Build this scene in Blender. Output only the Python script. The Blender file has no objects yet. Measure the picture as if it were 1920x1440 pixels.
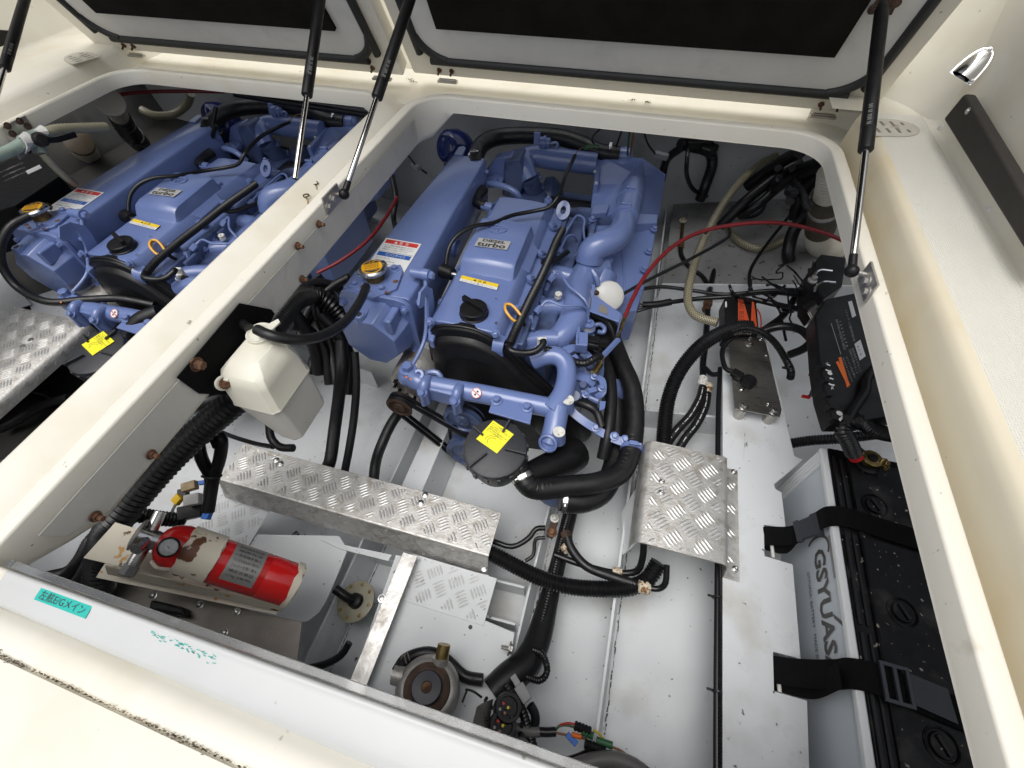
import bpy, math, random
from mathutils import Vector as V, Matrix
random.seed(7)
sc = bpy.context.scene
# ------------------------------------------------------------------ camera
H = 0.52                      # lens height above the hatch rim (rim top is z = 0)
FPX = 850.0                   # focal length in pixels of the 1920 x 1440 photograph
AY = V((398.0, -1140.0, FPX)).normalized()                 # boat's fore-aft axis seen by the camera
AX = V((4660.0, 990.0, -FPX)).normalized()
AX = (AX - AY * AX.dot(AY)).normalized()
AZ = AX.cross(AY)
if AZ.y > 0: AZ = -AZ
EYE = V((0, 0, H))
def c2w(c): return V((AX.dot(c), AY.dot(c), AZ.dot(c)))
cam = bpy.data.cameras.new('camera'); camo = bpy.data.objects.new('camera', cam)
sc.collection.objects.link(camo); sc.camera = camo
r_, u_, b_ = c2w(V((1, 0, 0))), c2w(V((0, -1, 0))), c2w(V((0, 0, -1)))
camo.matrix_world = Matrix(((r_.x, u_.x, b_.x, 0), (r_.y, u_.y, b_.y, 0), (r_.z, u_.z, b_.z, H), (0, 0, 0, 1)))
cam.sensor_width = 36.0; cam.sensor_fit = 'HORIZONTAL'; cam.lens = FPX / 1920 * 36
cam.clip_start = 0.01; cam.clip_end = 200
# ------------------------------------------------------------------ sky, sun, exposure (overcast day)
SUN_EL, SUN_AZ = math.radians(74), math.radians(205)
w = bpy.data.worlds.new('World'); sc.world = w; w.use_nodes = True
nt = w.node_tree; nt.nodes.clear()
sky = nt.nodes.new('ShaderNodeTexSky'); sky.sky_type = 'NISHITA'; sky.sun_disc = False
sky.sun_elevation = SUN_EL; sky.sun_rotation = SUN_AZ; sky.air_density = 1.0; sky.dust_density = 4.0; sky.ozone_density = 1.0
hs = nt.nodes.new('ShaderNodeHueSaturation'); hs.inputs['Saturation'].default_value = 0.28
bg = nt.nodes.new('ShaderNodeBackground'); bg.inputs['Strength'].default_value = 0.15
wo = nt.nodes.new('ShaderNodeOutputWorld')
nt.links.new(sky.outputs[0], hs.inputs['Color']); nt.links.new(hs.outputs[0], bg.inputs[0]); nt.links.new(bg.outputs[0], wo.inputs[0])
sl = bpy.data.lights.new('sun', 'SUN'); sl.energy = 1.4; sl.angle = math.radians(50); sl.color = (1.0, 0.975, 0.94)
so = bpy.data.objects.new('sun', sl); sc.collection.objects.link(so)
sdir = V((math.sin(SUN_AZ) * math.cos(SUN_EL), math.cos(SUN_AZ) * math.cos(SUN_EL), math.sin(SUN_EL)))
so.rotation_euler = sdir.to_track_quat('Z', 'Y').to_euler(); so.location = (0, 0, 5)
vs = sc.view_settings; vs.view_transform = 'Standard'; vs.look = 'None'; vs.gamma = 1; vs.use_curve_mapping = False
vs.exposure = 0.16
# ------------------------------------------------------------------ pixel -> place
def ray(u, v): return c2w(V((u - 960, v - 720, FPX)))
def P(u, v, z):
    r = ray(u, v); return EYE + r * ((z - H) / r.z)
def PX(u, v, x):
    r = ray(u, v); return EYE + r * (x / r.x)
def PY(u, v, y):
    r = ray(u, v); return EYE + r * (y / r.y)
LT = math.radians(62)                                       # hatch lids stand open at 62 degrees
LU = V((0, -math.cos(LT), math.sin(LT))); LN = V((0, -math.sin(LT), -math.cos(LT)))
def PL(u, v, y0, n=0.0):                                    # point on a lid's underside
    r = ray(u, v); o = V((0, y0, 0)) + LN * n; return EYE + r * ((o - EYE).dot(LN) / r.dot(LN))
def proj(p):
    d = p - EYE; c = V((AX.x * d.x + AY.x * d.y + AZ.x * d.z, AX.y * d.x + AY.y * d.y + AZ.y * d.z, AX.z * d.x + AY.z * d.y + AZ.z * d.z))
    return (960 + FPX * c.x / c.z, 720 + FPX * c.y / c.z)
# ------------------------------------------------------------------ materials
MATS = {}
def mat(name, col, rough=0.5, metal=0.0, var=0.0, vs=8.0, stain=None, st=(0.6, 0.7), ss=6.0, speck=None, sp=0.68, sps=120.0,
        bump=0.0, bs=60.0, coat=0.0, spec=0.5, trans=0.0, sss=0.0, rvar=0.0, aniso=None):
    m = bpy.data.materials.new(name); m.use_nodes = True; MATS[name] = m
    t = m.node_tree; n = t.nodes; b = n['Principled BSDF']; L = t.links.new
    b.inputs['Roughness'].default_value = rough; b.inputs['Metallic'].default_value = metal
    b.inputs['Specular IOR Level'].default_value = spec
    if coat: b.inputs['Coat Weight'].default_value = coat; b.inputs['Coat Roughness'].default_value = 0.12
    if trans: b.inputs['Transmission Weight'].default_value = trans
    if sss:
        b.inputs['Subsurface Weight'].default_value = sss; b.inputs['Subsurface Radius'].default_value = (0.03, 0.03, 0.03); b.inputs['Subsurface Scale'].default_value = 0.5
    tc = n.new('ShaderNodeTexCoord'); co = tc.outputs['Object']
    if aniso:
        mp = n.new('ShaderNodeMapping'); mp.inputs['Scale'].default_value = aniso; L(co, mp.inputs[0]); co = mp.outputs[0]
    def noise(s, d=4.0, off=0.0):
        x = n.new('ShaderNodeTexNoise'); x.inputs['Scale'].default_value = s; x.inputs['Detail'].default_value = d
        if off:
            mp = n.new('ShaderNodeMapping'); mp.inputs['Location'].default_value = (off, off * 1.7, off * 0.6); L(co, mp.inputs[0]); L(mp.outputs[0], x.inputs['Vector'])
        else: L(co, x.inputs['Vector'])
        return x.outputs[0]
    def ramp(src, a, c):
        r = n.new('ShaderNodeMapRange'); r.inputs['From Min'].default_value = a; r.inputs['From Max'].default_value = c; L(src, r.inputs['Value']); return r.outputs[0]
    def mix(fac, a, c):
        x = n.new('ShaderNodeMix'); x.data_type = 'RGBA'
        L(fac, x.inputs[0]) if not isinstance(fac, float) else setattr(x.inputs[0], 'default_value', fac)
        for i, q in ((6, a), (7, c)):
            if isinstance(q, tuple): x.inputs[i].default_value = (*q, 1)
            else: L(q, x.inputs[i])
        return x.outputs[2]
    cur = tuple(col); v0 = None
    if var:
        v0 = noise(vs)
        lo = tuple(max(0, c * (1 - var)) for c in col); hi = tuple(min(1, c * (1 + var * 0.6)) for c in col)
        cur = mix(ramp(v0, 0.32, 0.68), lo, hi)
    if stain:
        cur = mix(ramp(noise(ss, 6.0, 3.3), st[0], st[1]), cur, stain)
    if speck:
        cur = mix(ramp(noise(sps, 2.0, 8.1), sp, sp + 0.05), cur, speck)
    if isinstance(cur, tuple): b.inputs['Base Color'].default_value = (*cur, 1)
    else: L(cur, b.inputs['Base Color'])
    if rvar:
        r = n.new('ShaderNodeMapRange'); L(noise(vs * 2.3, 5.0, 5.5), r.inputs['Value']); r.inputs['From Min'].default_value = 0.3; r.inputs['From Max'].default_value = 0.7
        r.inputs['To Min'].default_value = max(0.02, rough - rvar); r.inputs['To Max'].default_value = min(1, rough + rvar); L(r.outputs[0], b.inputs['Roughness'])
    if bump:
        bp = n.new('ShaderNodeBump'); bp.inputs['Strength'].default_value = bump; bp.inputs['Distance'].default_value = 0.002
        L(noise(bs, 3.0, 1.2), bp.inputs['Height']); L(bp.outputs[0], b.inputs['Normal'])
    return m
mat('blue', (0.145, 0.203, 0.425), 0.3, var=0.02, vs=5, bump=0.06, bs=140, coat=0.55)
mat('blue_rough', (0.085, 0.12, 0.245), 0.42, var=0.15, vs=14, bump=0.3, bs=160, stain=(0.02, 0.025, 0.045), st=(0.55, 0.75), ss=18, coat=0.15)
mat('navy', (0.012, 0.02, 0.11), 0.22, coat=0.4, bump=0.05, bs=60)
mat('gelcoat', (0.745, 0.72, 0.63), 0.38, var=0.05, vs=3, stain=(0.66, 0.60, 0.47), st=(0.52, 0.80), ss=6, speck=(0.36, 0.32, 0.25), sp=0.735, sps=48, bump=0.03, bs=40, rvar=0.1)
mat('gelcoat_aged', (0.71, 0.65, 0.505), 0.4, var=0.05, vs=4, stain=(0.65, 0.55, 0.36), st=(0.48, 0.75), ss=6, speck=(0.28, 0.23, 0.14), sp=0.75, sps=50, bump=0.03, bs=40, rvar=0.1)
mat('rim_paint', (0.78, 0.75, 0.66), 0.42, var=0.04, vs=5, stain=(0.52, 0.47, 0.36), st=(0.66, 0.82), ss=14, speck=(0.33, 0.29, 0.22), sp=0.73, sps=70, bump=0.1, bs=80)
mat('flowcoat', (0.60, 0.59, 0.55), 0.55, var=0.08, vs=6, stain=(0.42, 0.40, 0.36), st=(0.60, 0.80), ss=9, bump=0.5, bs=45)
mat('lid_liner', (0.67, 0.665, 0.64), 0.6, var=0.08, vs=5, stain=(0.56, 0.55, 0.53), st=(0.55, 0.8), ss=12, bump=0.6, bs=35)
mat('bay_paint', (0.66, 0.685, 0.70), 0.34, var=0.05, vs=6, stain=(0.50, 0.495, 0.465), st=(0.56, 0.74), ss=7, speck=(0.13, 0.12, 0.11), sp=0.715, sps=85, bump=0.06, bs=60, rvar=0.1)
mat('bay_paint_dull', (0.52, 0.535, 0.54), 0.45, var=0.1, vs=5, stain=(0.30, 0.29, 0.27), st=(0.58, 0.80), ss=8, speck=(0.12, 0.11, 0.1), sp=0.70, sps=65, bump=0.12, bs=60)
mat('grime', (0.10, 0.09, 0.07), 0.8, var=0.5, vs=60, bump=0.6, bs=150)
mat('rubber', (0.008, 0.008, 0.009), 0.42, var=0.3, vs=25, bump=0.15, bs=200, rvar=0.1)
mat('conduit', (0.007, 0.007, 0.008), 0.36, var=0.2, vs=30, rvar=0.06)
mat('cable', (0.007, 0.007, 0.008), 0.32, var=0.25, vs=30)
mat('black_plastic', (0.009, 0.009, 0.010), 0.4, spec=0.3, var=0.2, vs=20, bump=0.12, bs=250, rvar=0.08)
mat('charcoal_plastic', (0.026, 0.028, 0.034), 0.45, var=0.15, vs=25, bump=0.2, bs=300, stain=(0.06, 0.06, 0.062), st=(0.55, 0.75), ss=18)
mat('grey_plastic', (0.035, 0.037, 0.048), 0.4)
mat('foam', (0.013, 0.012, 0.010), 0.95, var=0.25, vs=16, bump=0.5, bs=220, spec=0.1)
mat('gasket', (0.016, 0.017, 0.018), 0.55, var=0.2, vs=12)
mat('steel', (0.55, 0.55, 0.54), 0.28, 1.0, var=0.15, vs=40, rvar=0.1)
mat('dull_steel', (0.22, 0.20, 0.18), 0.5, 0.7, var=0.12, vs=12, bump=0.1, bs=200, rvar=0.08)
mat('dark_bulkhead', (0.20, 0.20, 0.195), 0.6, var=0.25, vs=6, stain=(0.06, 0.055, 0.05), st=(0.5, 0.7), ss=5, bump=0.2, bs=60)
mat('stainless', (0.46, 0.44, 0.41), 0.34, 1.0, var=0.08, vs=18, bump=0.08, bs=300, aniso=(1, 14, 1), rvar=0.08)
mat('chrome', (0.78, 0.78, 0.78), 0.07, 1.0)
mat('rod_chrome', (0.7, 0.7, 0.7), 0.12, 1.0)
mat('aluminium', (0.60, 0.59, 0.565), 0.50, 0.75, var=0.12, vs=22, stain=(0.42, 0.39, 0.34), st=(0.50, 0.68), ss=55, bump=0.35, bs=200, rvar=0.10)
mat('alu_angle', (0.60, 0.585, 0.56), 0.42, 1.0, var=0.2, vs=15, stain=(0.28, 0.25, 0.22), st=(0.52, 0.70), ss=24, bump=0.3, bs=120, rvar=0.12)
mat('cast_alloy', (0.46, 0.445, 0.42), 0.48, 0.7, var=0.2, vs=30, stain=(0.22, 0.17, 0.12), st=(0.60, 0.78), ss=20, bump=0.5, bs=140)
mat('rust', (0.11, 0.05, 0.026), 0.85, var=0.5, vs=60, stain=(0.19, 0.10, 0.05), st=(0.5, 0.65), ss=90, bump=0.8, bs=200)
mat('rusty_brown', (0.09, 0.055, 0.04), 0.7, 0.3, var=0.4, vs=40, bump=0.4, bs=180)
mat('rusty_cream', (0.66, 0.61, 0.50), 0.45, var=0.05, vs=8, stain=(0.12, 0.045, 0.02), st=(0.595, 0.615), ss=24, speck=(0.55, 0.30, 0.08), sp=0.66, sps=38, bump=0.15, bs=60)
mat('red_paint', (0.56, 0.012, 0.012), 0.22, coat=0.5, var=0.08, vs=10)
mat('red_plastic', (0.55, 0.02, 0.02), 0.4)
mat('red_cable', (0.20, 0.012, 0.016), 0.4, var=0.15, vs=20)
mat('tank_plastic', (0.70, 0.68, 0.58), 0.36, var=0.05, vs=6, stain=(0.60, 0.55, 0.42), st=(0.55, 0.8), ss=7, sss=0.25, bump=0.05, bs=60)
mat('tank_fluid', (0.64, 0.625, 0.58), 0.36, var=0.05, vs=6, sss=0.2)
mat('case_white', (0.60, 0.645, 0.685), 0.42, var=0.03, vs=5, sss=0.15)
mat('case_edge', (0.74, 0.76, 0.76), 0.42, sss=0.1)
mat('battery_black', (0.005, 0.005, 0.0055), 0.34, var=0.4, vs=14, stain=(0.045, 0.044, 0.04), st=(0.58, 0.72), ss=14, speck=(0.36, 0.33, 0.26), sp=0.69, sps=110, rvar=0.12, bump=0.1, bs=120, spec=0.18)
mat('webbing', (0.004, 0.004, 0.0045), 0.85, spec=0.15, bump=0.5, bs=420)
mat('brass', (0.42, 0.31, 0.13), 0.35, 1.0, var=0.3, vs=60, stain=(0.16, 0.11, 0.04), st=(0.5, 0.7), ss=50)
mat('bronze', (0.20, 0.14, 0.06), 0.4, 1.0, var=0.4, vs=60)
mat('flaking', (0.62, 0.55, 0.42), 0.8, var=0.3, vs=80, stain=(0.22, 0.10, 0.03), st=(0.52, 0.60), ss=120, bump=0.8, bs=260)
mat('paint_worn', (0.66, 0.66, 0.62), 0.6, var=0.15, vs=90, stain=(0.28, 0.25, 0.2), st=(0.58, 0.66), ss=150, bump=0.5, bs=250)
mat('yellow_plastic', (0.70, 0.36, 0.03), 0.4)
mat('label_yellow', (0.86, 0.80, 0.02), 0.5, var=0.03, vs=20)
mat('label_amber', (0.80, 0.40, 0.01), 0.4)
mat('label_gold', (0.85, 0.60, 0.03), 0.4)
mat('label_white', (0.78, 0.79, 0.79), 0.4)
mat('label_silver', (0.50, 0.50, 0.48), 0.5, 0.2)
mat('label_red', (0.62, 0.04, 0.035), 0.4)
mat('label_blue', (0.02, 0.11, 0.42), 0.4)
mat('label_orange', (0.80, 0.16, 0.02), 0.5)
mat('ink', (0.03, 0.03, 0.032), 0.5)
mat('ink_grey', (0.09, 0.085, 0.08), 0.5)
mat('ink_white', (0.72, 0.72, 0.70), 0.5)
mat('ink_dim', (0.30, 0.30, 0.29), 0.5)
mat('tape_teal', (0.0, 0.42, 0.36), 0.45, var=0.06, vs=20)
mat('pvc', (0.66, 0.62, 0.51), 0.42, var=0.06, vs=12)
mat('brown_hose', (0.085, 0.065, 0.042), 0.5, var=0.2, vs=25)
mat('filter_white', (0.66, 0.66, 0.63), 0.35, var=0.05, vs=12)
mat('conn_white', (0.70, 0.69, 0.66), 0.45)
mat('conn_grey', (0.22, 0.22, 0.225), 0.45)
mat('conn_tan', (0.27, 0.19, 0.075), 0.5, var=0.3, vs=60)
mat('conn_blue', (0.02, 0.14, 0.55), 0.45)
mat('conn_yellow', (0.75, 0.47, 0.02), 0.45)
mat('wire_green', (0.03, 0.12, 0.05), 0.4)
mat('wire_red', (0.45, 0.03, 0.02), 0.4)
mat('wire_yellow', (0.6, 0.45, 0.03), 0.4)
mat('wire_brown', (0.25, 0.10, 0.04), 0.45)
mat('grey_sheath', (0.15, 0.145, 0.14), 0.45, var=0.1, vs=20)
mat('olive_disc', (0.32, 0.30, 0.22), 0.4, var=0.15, vs=30)
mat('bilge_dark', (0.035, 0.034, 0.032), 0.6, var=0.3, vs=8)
mat('orange_mark', (0.65, 0.18, 0.06), 0.6)
mat('deck_pad', (0.032, 0.028, 0.025), 0.75, var=0.25, vs=9, bump=0.4, bs=50)
mat('acrylic', (0.86, 0.88, 0.88), 0.1, trans=0.95, spec=0.3)
mat('clear_hose', (0.33, 0.31, 0.22), 0.3, coat=0.3)
mat('shaded_white', (0.50, 0.51, 0.505), 0.32, var=0.05, vs=7, stain=(0.50, 0.50, 0.48), st=(0.55, 0.8), ss=10, speck=(0.25, 0.24, 0.22), sp=0.74, sps=60)  # front rim's grey-white, with its shade put into the colour
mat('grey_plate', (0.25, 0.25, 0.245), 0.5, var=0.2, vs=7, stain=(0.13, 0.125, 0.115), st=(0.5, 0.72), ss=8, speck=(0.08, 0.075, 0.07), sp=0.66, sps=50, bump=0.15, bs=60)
mat('glass', (0.85, 0.88, 0.88), 0.04, trans=0.9)
def pattern_uv(m, fn):
    t = m.node_tree; uv = t.nodes.new('ShaderNodeUVMap'); sp = t.nodes.new('ShaderNodeSeparateXYZ'); t.links.new(uv.outputs[0], sp.inputs[0]); fn(t, sp, t.nodes['Principled BSDF'])
def MATH(t, op, a, b=None):
    x = t.nodes.new('ShaderNodeMath'); x.operation = op
    for i, q in enumerate((a, b)):
        if q is None: continue
        if isinstance(q, (int, float)): x.inputs[i].default_value = q
        else: t.links.new(q, x.inputs[i])
    return x.outputs[0]
mat('braided', (0.34, 0.30, 0.20), 0.3, coat=0.3)
def braid(t, sp, b):
    u = MATH(t, 'MULTIPLY', sp.outputs[0], 8.0); v = MATH(t, 'MULTIPLY', sp.outputs[1], 150.0)
    a = MATH(t, 'ABSOLUTE', MATH(t, 'SUBTRACT', MATH(t, 'FRACT', MATH(t, 'ADD', u, v)), 0.5))
    c = MATH(t, 'ABSOLUTE', MATH(t, 'SUBTRACT', MATH(t, 'FRACT', MATH(t, 'SUBTRACT', u, v)), 0.5))
    k = MATH(t, 'LESS_THAN', MATH(t, 'MINIMUM', a, c), 0.15)
    x = t.nodes.new('ShaderNodeMix'); x.data_type = 'RGBA'; t.links.new(k, x.inputs[0])
    x.inputs[6].default_value = (0.085, 0.072, 0.04, 1); x.inputs[7].default_value = (0.42, 0.38, 0.26, 1); t.links.new(x.outputs[2], b.inputs['Base Color'])
pattern_uv(MATS['braided'], braid)
# non-skid diamond stipple on the side deck
mat('data_plate', (0.30, 0.30, 0.29), 0.4, 0.4)
mat('label_redorange', (0.62, 0.085, 0.025), 0.5)
mat('nonskid', (0.745, 0.73, 0.66), 0.5, var=0.03, vs=4, speck=(0.42, 0.40, 0.34), sp=0.74, sps=40)
def stipple(m):
    t = m.node_tree; b = t.nodes['Principled BSDF']; tc = t.nodes.new('ShaderNodeTexCoord'); sp = t.nodes.new('ShaderNodeSeparateXYZ'); t.links.new(tc.outputs['Object'], sp.inputs[0])
    s = MATH(t, 'SINE', MATH(t, 'MULTIPLY', MATH(t, 'ADD', sp.outputs[0], sp.outputs[1]), 900.0)); q = MATH(t, 'SINE', MATH(t, 'MULTIPLY', MATH(t, 'SUBTRACT', sp.outputs[0], sp.outputs[1]), 900.0))
    bp = t.nodes.new('ShaderNodeBump'); bp.inputs['Strength'].default_value = 0.6; bp.inputs['Distance'].default_value = 0.002
    t.links.new(MATH(t, 'MAXIMUM', MATH(t, 'MULTIPLY', s, q), 0.0), bp.inputs['Height']); t.links.new(bp.outputs[0], b.inputs['Normal'])
stipple(MATS['nonskid'])
# ------------------------------------------------------------------ mesh builder
COL = sc.collection
def basis(ax):
    a = V(ax).normalized(); t = V((0, 0, 1)) if abs(a.z) < 0.9 else V((0, 1, 0))
    e1 = t.cross(a).normalized(); return a, e1, a.cross(e1)
def smooth(pts, step=0.012):
    pts = [V(p) for p in pts]
    if len(pts) < 3: return pts
    q = [pts[0] * 2 - pts[1]] + pts + [pts[-1] * 2 - pts[-2]]; out = []
    for i in range(1, len(q) - 2):
        p0, p1, p2, p3 = q[i - 1:i + 3]; n = max(3, int((p2 - p1).length / step))
        for k in range(n):
            t = k / n
            out.append(0.5 * ((2 * p1) + (p2 - p0) * t + (2 * p0 - 5 * p1 + 4 * p2 - p3) * t * t + (3 * p1 - p0 - 3 * p2 + p3) * t ** 3))
    out.append(pts[-1]); return out
def resample(pts, step):
    d = [0.0]
    for a, b in zip(pts, pts[1:]): d.append(d[-1] + (b - a).length)
    n = max(2, int(d[-1] / step)); out = []; j = 0
    for k in range(n + 1):
        s = d[-1] * k / n
        while j < len(d) - 2 and d[j + 1] < s: j += 1
        t = (s - d[j]) / max(1e-9, d[j + 1] - d[j]); out.append(pts[j].lerp(pts[j + 1], t))
    return out
class MB:
    def __init__(s): s.v = []; s.f = []; s.uv = {}
    def add(s, vs, fs):
        o = len(s.v); s.v += [V(p) for p in vs]; s.f += [tuple(i + o for i in f) for f in fs]; return s
    def box(s, c, d, R=None):
        c = V(c); h = [x / 2 for x in d]; vs = []
        for x in (-1, 1):
            for y in (-1, 1):
                for z in (-1, 1):
                    p = V((x * h[0], y * h[1], z * h[2])); vs.append(c + (R @ p if R else p))
        return s.add(vs, [(0, 1, 3, 2), (4, 6, 7, 5), (0, 4, 5, 1), (2, 3, 7, 6), (0, 2, 6, 4), (1, 5, 7, 3)])
    def bb(s, a, b): return s.box([(x + y) / 2 for x, y in zip(a, b)], [abs(y - x) for x, y in zip(a, b)])
    def prism(s, poly, vec):
        poly = [V(p) for p in poly]; vec = V(vec); n = len(poly)
        nn = V((0, 0, 0))
        for i in range(n): nn += poly[i].cross(poly[(i + 1) % n])
        if nn.dot(vec) > 0: poly = poly[::-1]
        return s.add(poly + [p + vec for p in poly], [tuple(range(n)), tuple(range(2 * n - 1, n - 1, -1))] + [(i, i + n, (i + 1) % n + n, (i + 1) % n) for i in range(n)])
    def loft(s, rings, cap=(True, True), uvs=None):
        n = len(rings[0]); o = len(s.v)
        for r in rings: s.v += [V(p) for p in r]
        for i in range(len(rings) - 1):
            for k in range(n):
                a = o + i * n + k; b = o + i * n + (k + 1) % n
                if uvs: s.uv[len(s.f)] = [(k / n, uvs[i]), ((k + 1) / n, uvs[i]), ((k + 1) / n, uvs[i + 1]), (k / n, uvs[i + 1])]
                s.f.append((a, b, b + n, a + n))
        if cap[0]: s.f.append(tuple(range(o + n - 1, o - 1, -1)))
        if cap[1]: s.f.append(tuple(range(o + (len(rings) - 1) * n, o + len(rings) * n)))
        return s
    def ring(s, c, ax, r, n=14, rot=0.0, sq=None):
        a, e1, e2 = basis(ax); c = V(c)
        return [c + e1 * (r * math.cos(rot + 2 * math.pi * k / n)) + e2 * ((r if sq is None else sq) * math.sin(rot + 2 * math.pi * k / n)) for k in range(n)]
    def cyl(s, a, b, r, r2=None, n=16):
        a, b = V(a), V(b); ax = b - a
        return s.loft([s.ring(a, ax, r, n), s.ring(b, ax, r if r2 is None else r2, n)])
    def lathe(s, o, ax, prof, n=24):
        o = V(o); a = V(ax).normalized()
        return s.loft([s.ring(o + a * h, a, max(r, 1e-4), n) for r, h in prof])
    def sph(s, c, r, n=12):
        k = n // 2 + 1
        return s.lathe(V(c) - V((0, 0, r)), (0, 0, 1), [(r * math.sin(math.pi * i / k), r - r * math.cos(math.pi * i / k)) for i in range(k + 1)], n)
    def tube(s, pts, r, n=10, ribs=None, sm=True, step=0.012):
        p = smooth(pts, step) if sm else [V(q) for q in pts]
        m0 = len(p)
        if ribs:
            pitch, amp = ribs; p = resample(p, pitch / 2)
        m = len(p); t0 = (p[1] - p[0]).normalized(); a, e1, e2 = basis(t0); rings = []; d = 0; ds = []
        for i in range(m):
            t = (p[min(i + 1, m - 1)] - p[max(i - 1, 0)]).normalized()
            e1 = (e1 - t * e1.dot(t)).normalized(); e2 = t.cross(e1)
            f = i / (m - 1)
            rr = r if isinstance(r, (int, float)) else r[min(int(f * (len(r) - 1)), len(r) - 2)] + (r[min(int(f * (len(r) - 1)) + 1, len(r) - 1)] - r[min(int(f * (len(r) - 1)), len(r) - 2)]) * (f * (len(r) - 1) - min(int(f * (len(r) - 1)), len(r) - 2))
            if ribs: rr += amp if i % 2 else -amp
            rings.append([p[i] + e1 * (rr * math.cos(2 * math.pi * k / n)) + e2 * (rr * math.sin(2 * math.pi * k / n)) for k in range(n)])
            ds.append(d)
            if i < m - 1: d += (p[i + 1] - p[i]).length
        return s.loft(rings, uvs=ds)
    def strap(s, pts, wdir, wid, th, sm=True):                    # flat band along a path
        p = smooth(pts, 0.008) if sm else [V(q) for q in pts]; wd = V(wdir).normalized(); rings = []
        for i in range(len(p)):
            t = (p[min(i + 1, len(p) - 1)] - p[max(i - 1, 0)]).normalized(); w_ = (wd - t * wd.dot(t)).normalized(); nn = t.cross(w_)
            rings.append([p[i] + w_ * wid / 2 + nn * th / 2, p[i] - w_ * wid / 2 + nn * th / 2, p[i] - w_ * wid / 2 - nn * th / 2, p[i] + w_ * wid / 2 - nn * th / 2])
        return s.loft(rings)
    def hexbolt(s, p, ax, r=0.006, h=0.005, washer=True):
        a = V(ax).normalized(); p = V(p); o = p
        if washer: s.lathe(p - a * 0.001, a, [(r * 1.55, 0), (r * 1.55, 0.0025), (r * 1.4, 0.003)], 12); o = p + a * 0.002
        s.loft([s.ring(o, a, r, 6), s.ring(o + a * h * 0.85, a, r, 6), s.ring(o + a * h, a, r * 0.8, 6)]); return s
    def screw(s, p, ax, r=0.005):
        s.lathe(p, ax, [(r * 1.5, 0), (r * 1.5, 0.001), (r, 0.0012), (r * 0.8, 0.003), (r * 0.3, 0.0036)], 10); return s
    def build(s, name, m, parent=None, bev=0.0, kind=None, label=None, cat=None, group=None, ang=38, flat=False, seg=2):
        base = V((0, 0, 0))
        if parent is not None: base = parent['_b'] if False else V(parent.get('_base', (0, 0, 0)))
        else:
            lo = [min(p[i] for p in s.v) for i in range(3)]; hi = [max(p[i] for p in s.v) for i in range(3)]
            base = V(((lo[0] + hi[0]) / 2, (lo[1] + hi[1]) / 2, lo[2]))
        me = bpy.data.meshes.new(name); me.from_pydata([p - base for p in s.v], [], s.f); me.update()
        if s.uv:
            ul = me.uv_layers.new(name='UVMap')
            for fi, cs in s.uv.items():
                for li, c in zip(me.polygons[fi].loop_indices, cs): ul.data[li].uv = c
        me.materials.append(MATS[m])
        o = bpy.data.objects.new(name, me); COL.objects.link(o); o['_base'] = base[:]
        if parent is not None: o.parent = parent
        else: o.location = base
        if not flat:
            for pl in me.polygons: pl.use_smooth = True
            if not bev: me.set_sharp_from_angle(angle=math.radians(ang))
        if bev:
            b = o.modifiers.new('bevel', 'BEVEL'); b.width = bev; b.segments = seg; b.limit_method = 'ANGLE'; b.angle_limit = math.radians(35); b.harden_normals = True
        if kind: o['kind'] = kind
        if label: o['label'] = label
        if cat: o['category'] = cat
        if group: o['group'] = group
        return o
def thing(name, label, cat, loc, group=None):
    o = bpy.data.objects.new(name, None); COL.objects.link(o); o.location = V(loc); o['_base'] = V(loc)[:]
    o.empty_display_size = 0.05; o['label'] = label; o['category'] = cat
    if group: o['group'] = group
    return o
# children of a mesh part sit in the same coordinates as the part: both meshes are stored relative to the thing's base
def Ps(lst): return [P(*q) for q in lst]
def hose(name, label, pts, r, m='cable', cat='hose', ribs=None, group=None, parent=None, n=10):
    b = MB().tube(pts if isinstance(pts[0], V) else Ps(pts), r, n, ribs)
    return b.build(name, m, parent, label=label, cat=cat, group=group)
# text: flat lettering mapped on the parallelogram TL, TR, BL
def text(body, TL, TR, BL, box=(0, 0, 1, 1), m='ink', parent=None, name='lettering', off=0.0004, keep=True, flipn=False, bold=0.0):
    cu = bpy.data.curves.new('t', 'FONT'); cu.body = body; cu.resolution_u = 2; cu.offset = bold
    to = bpy.data.objects.new('t', cu); COL.objects.link(to)
    dg = bpy.context.evaluated_depsgraph_get(); me = bpy.data.meshes.new_from_object(to.evaluated_get(dg))
    bpy.data.objects.remove(to); vs = [V(q.co) for q in me.vertices]; fs = [tuple(p.vertices) for p in me.polygons]; bpy.data.meshes.remove(me)
    if not vs: return None
    x0, x1 = min(p.x for p in vs), max(p.x for p in vs); y0, y1 = min(p.y for p in vs), max(p.y for p in vs)
    TL, TR, BL = V(TL), V(TR), V(BL); ex = TR - TL; ey = BL - TL; nn = ey.cross(ex).normalized()
    if flipn: nn = -nn
    b = MB()
    for p in vs:
        a = (p.x - x0) / max(1e-6, x1 - x0); c = (y1 - p.y) / max(1e-6, y1 - y0)
        b.v.append(TL + ex * (box[0] + (box[2] - box[0]) * a) + ey * (box[1] + (box[3] - box[1]) * c) + nn * off)
    b.f = fs
    return b.build(name, m, parent, flat=True)
def decal(TL, TR, BL, m, parent, name='label', box=(0, 0, 1, 1), off=0.0002, th=0.0003, label=None):
    TL, TR, BL = V(TL), V(TR), V(BL); ex = TR - TL; ey = BL - TL; nn = ey.cross(ex).normalized()
    q = [TL + ex * a + ey * c + nn * off for a, c in ((box[0], box[1]), (box[2], box[1]), (box[2], box[3]), (box[0], box[3]))]
    return MB().prism(q, nn * th).build(name, m, parent, flat=True, label=label)
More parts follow.
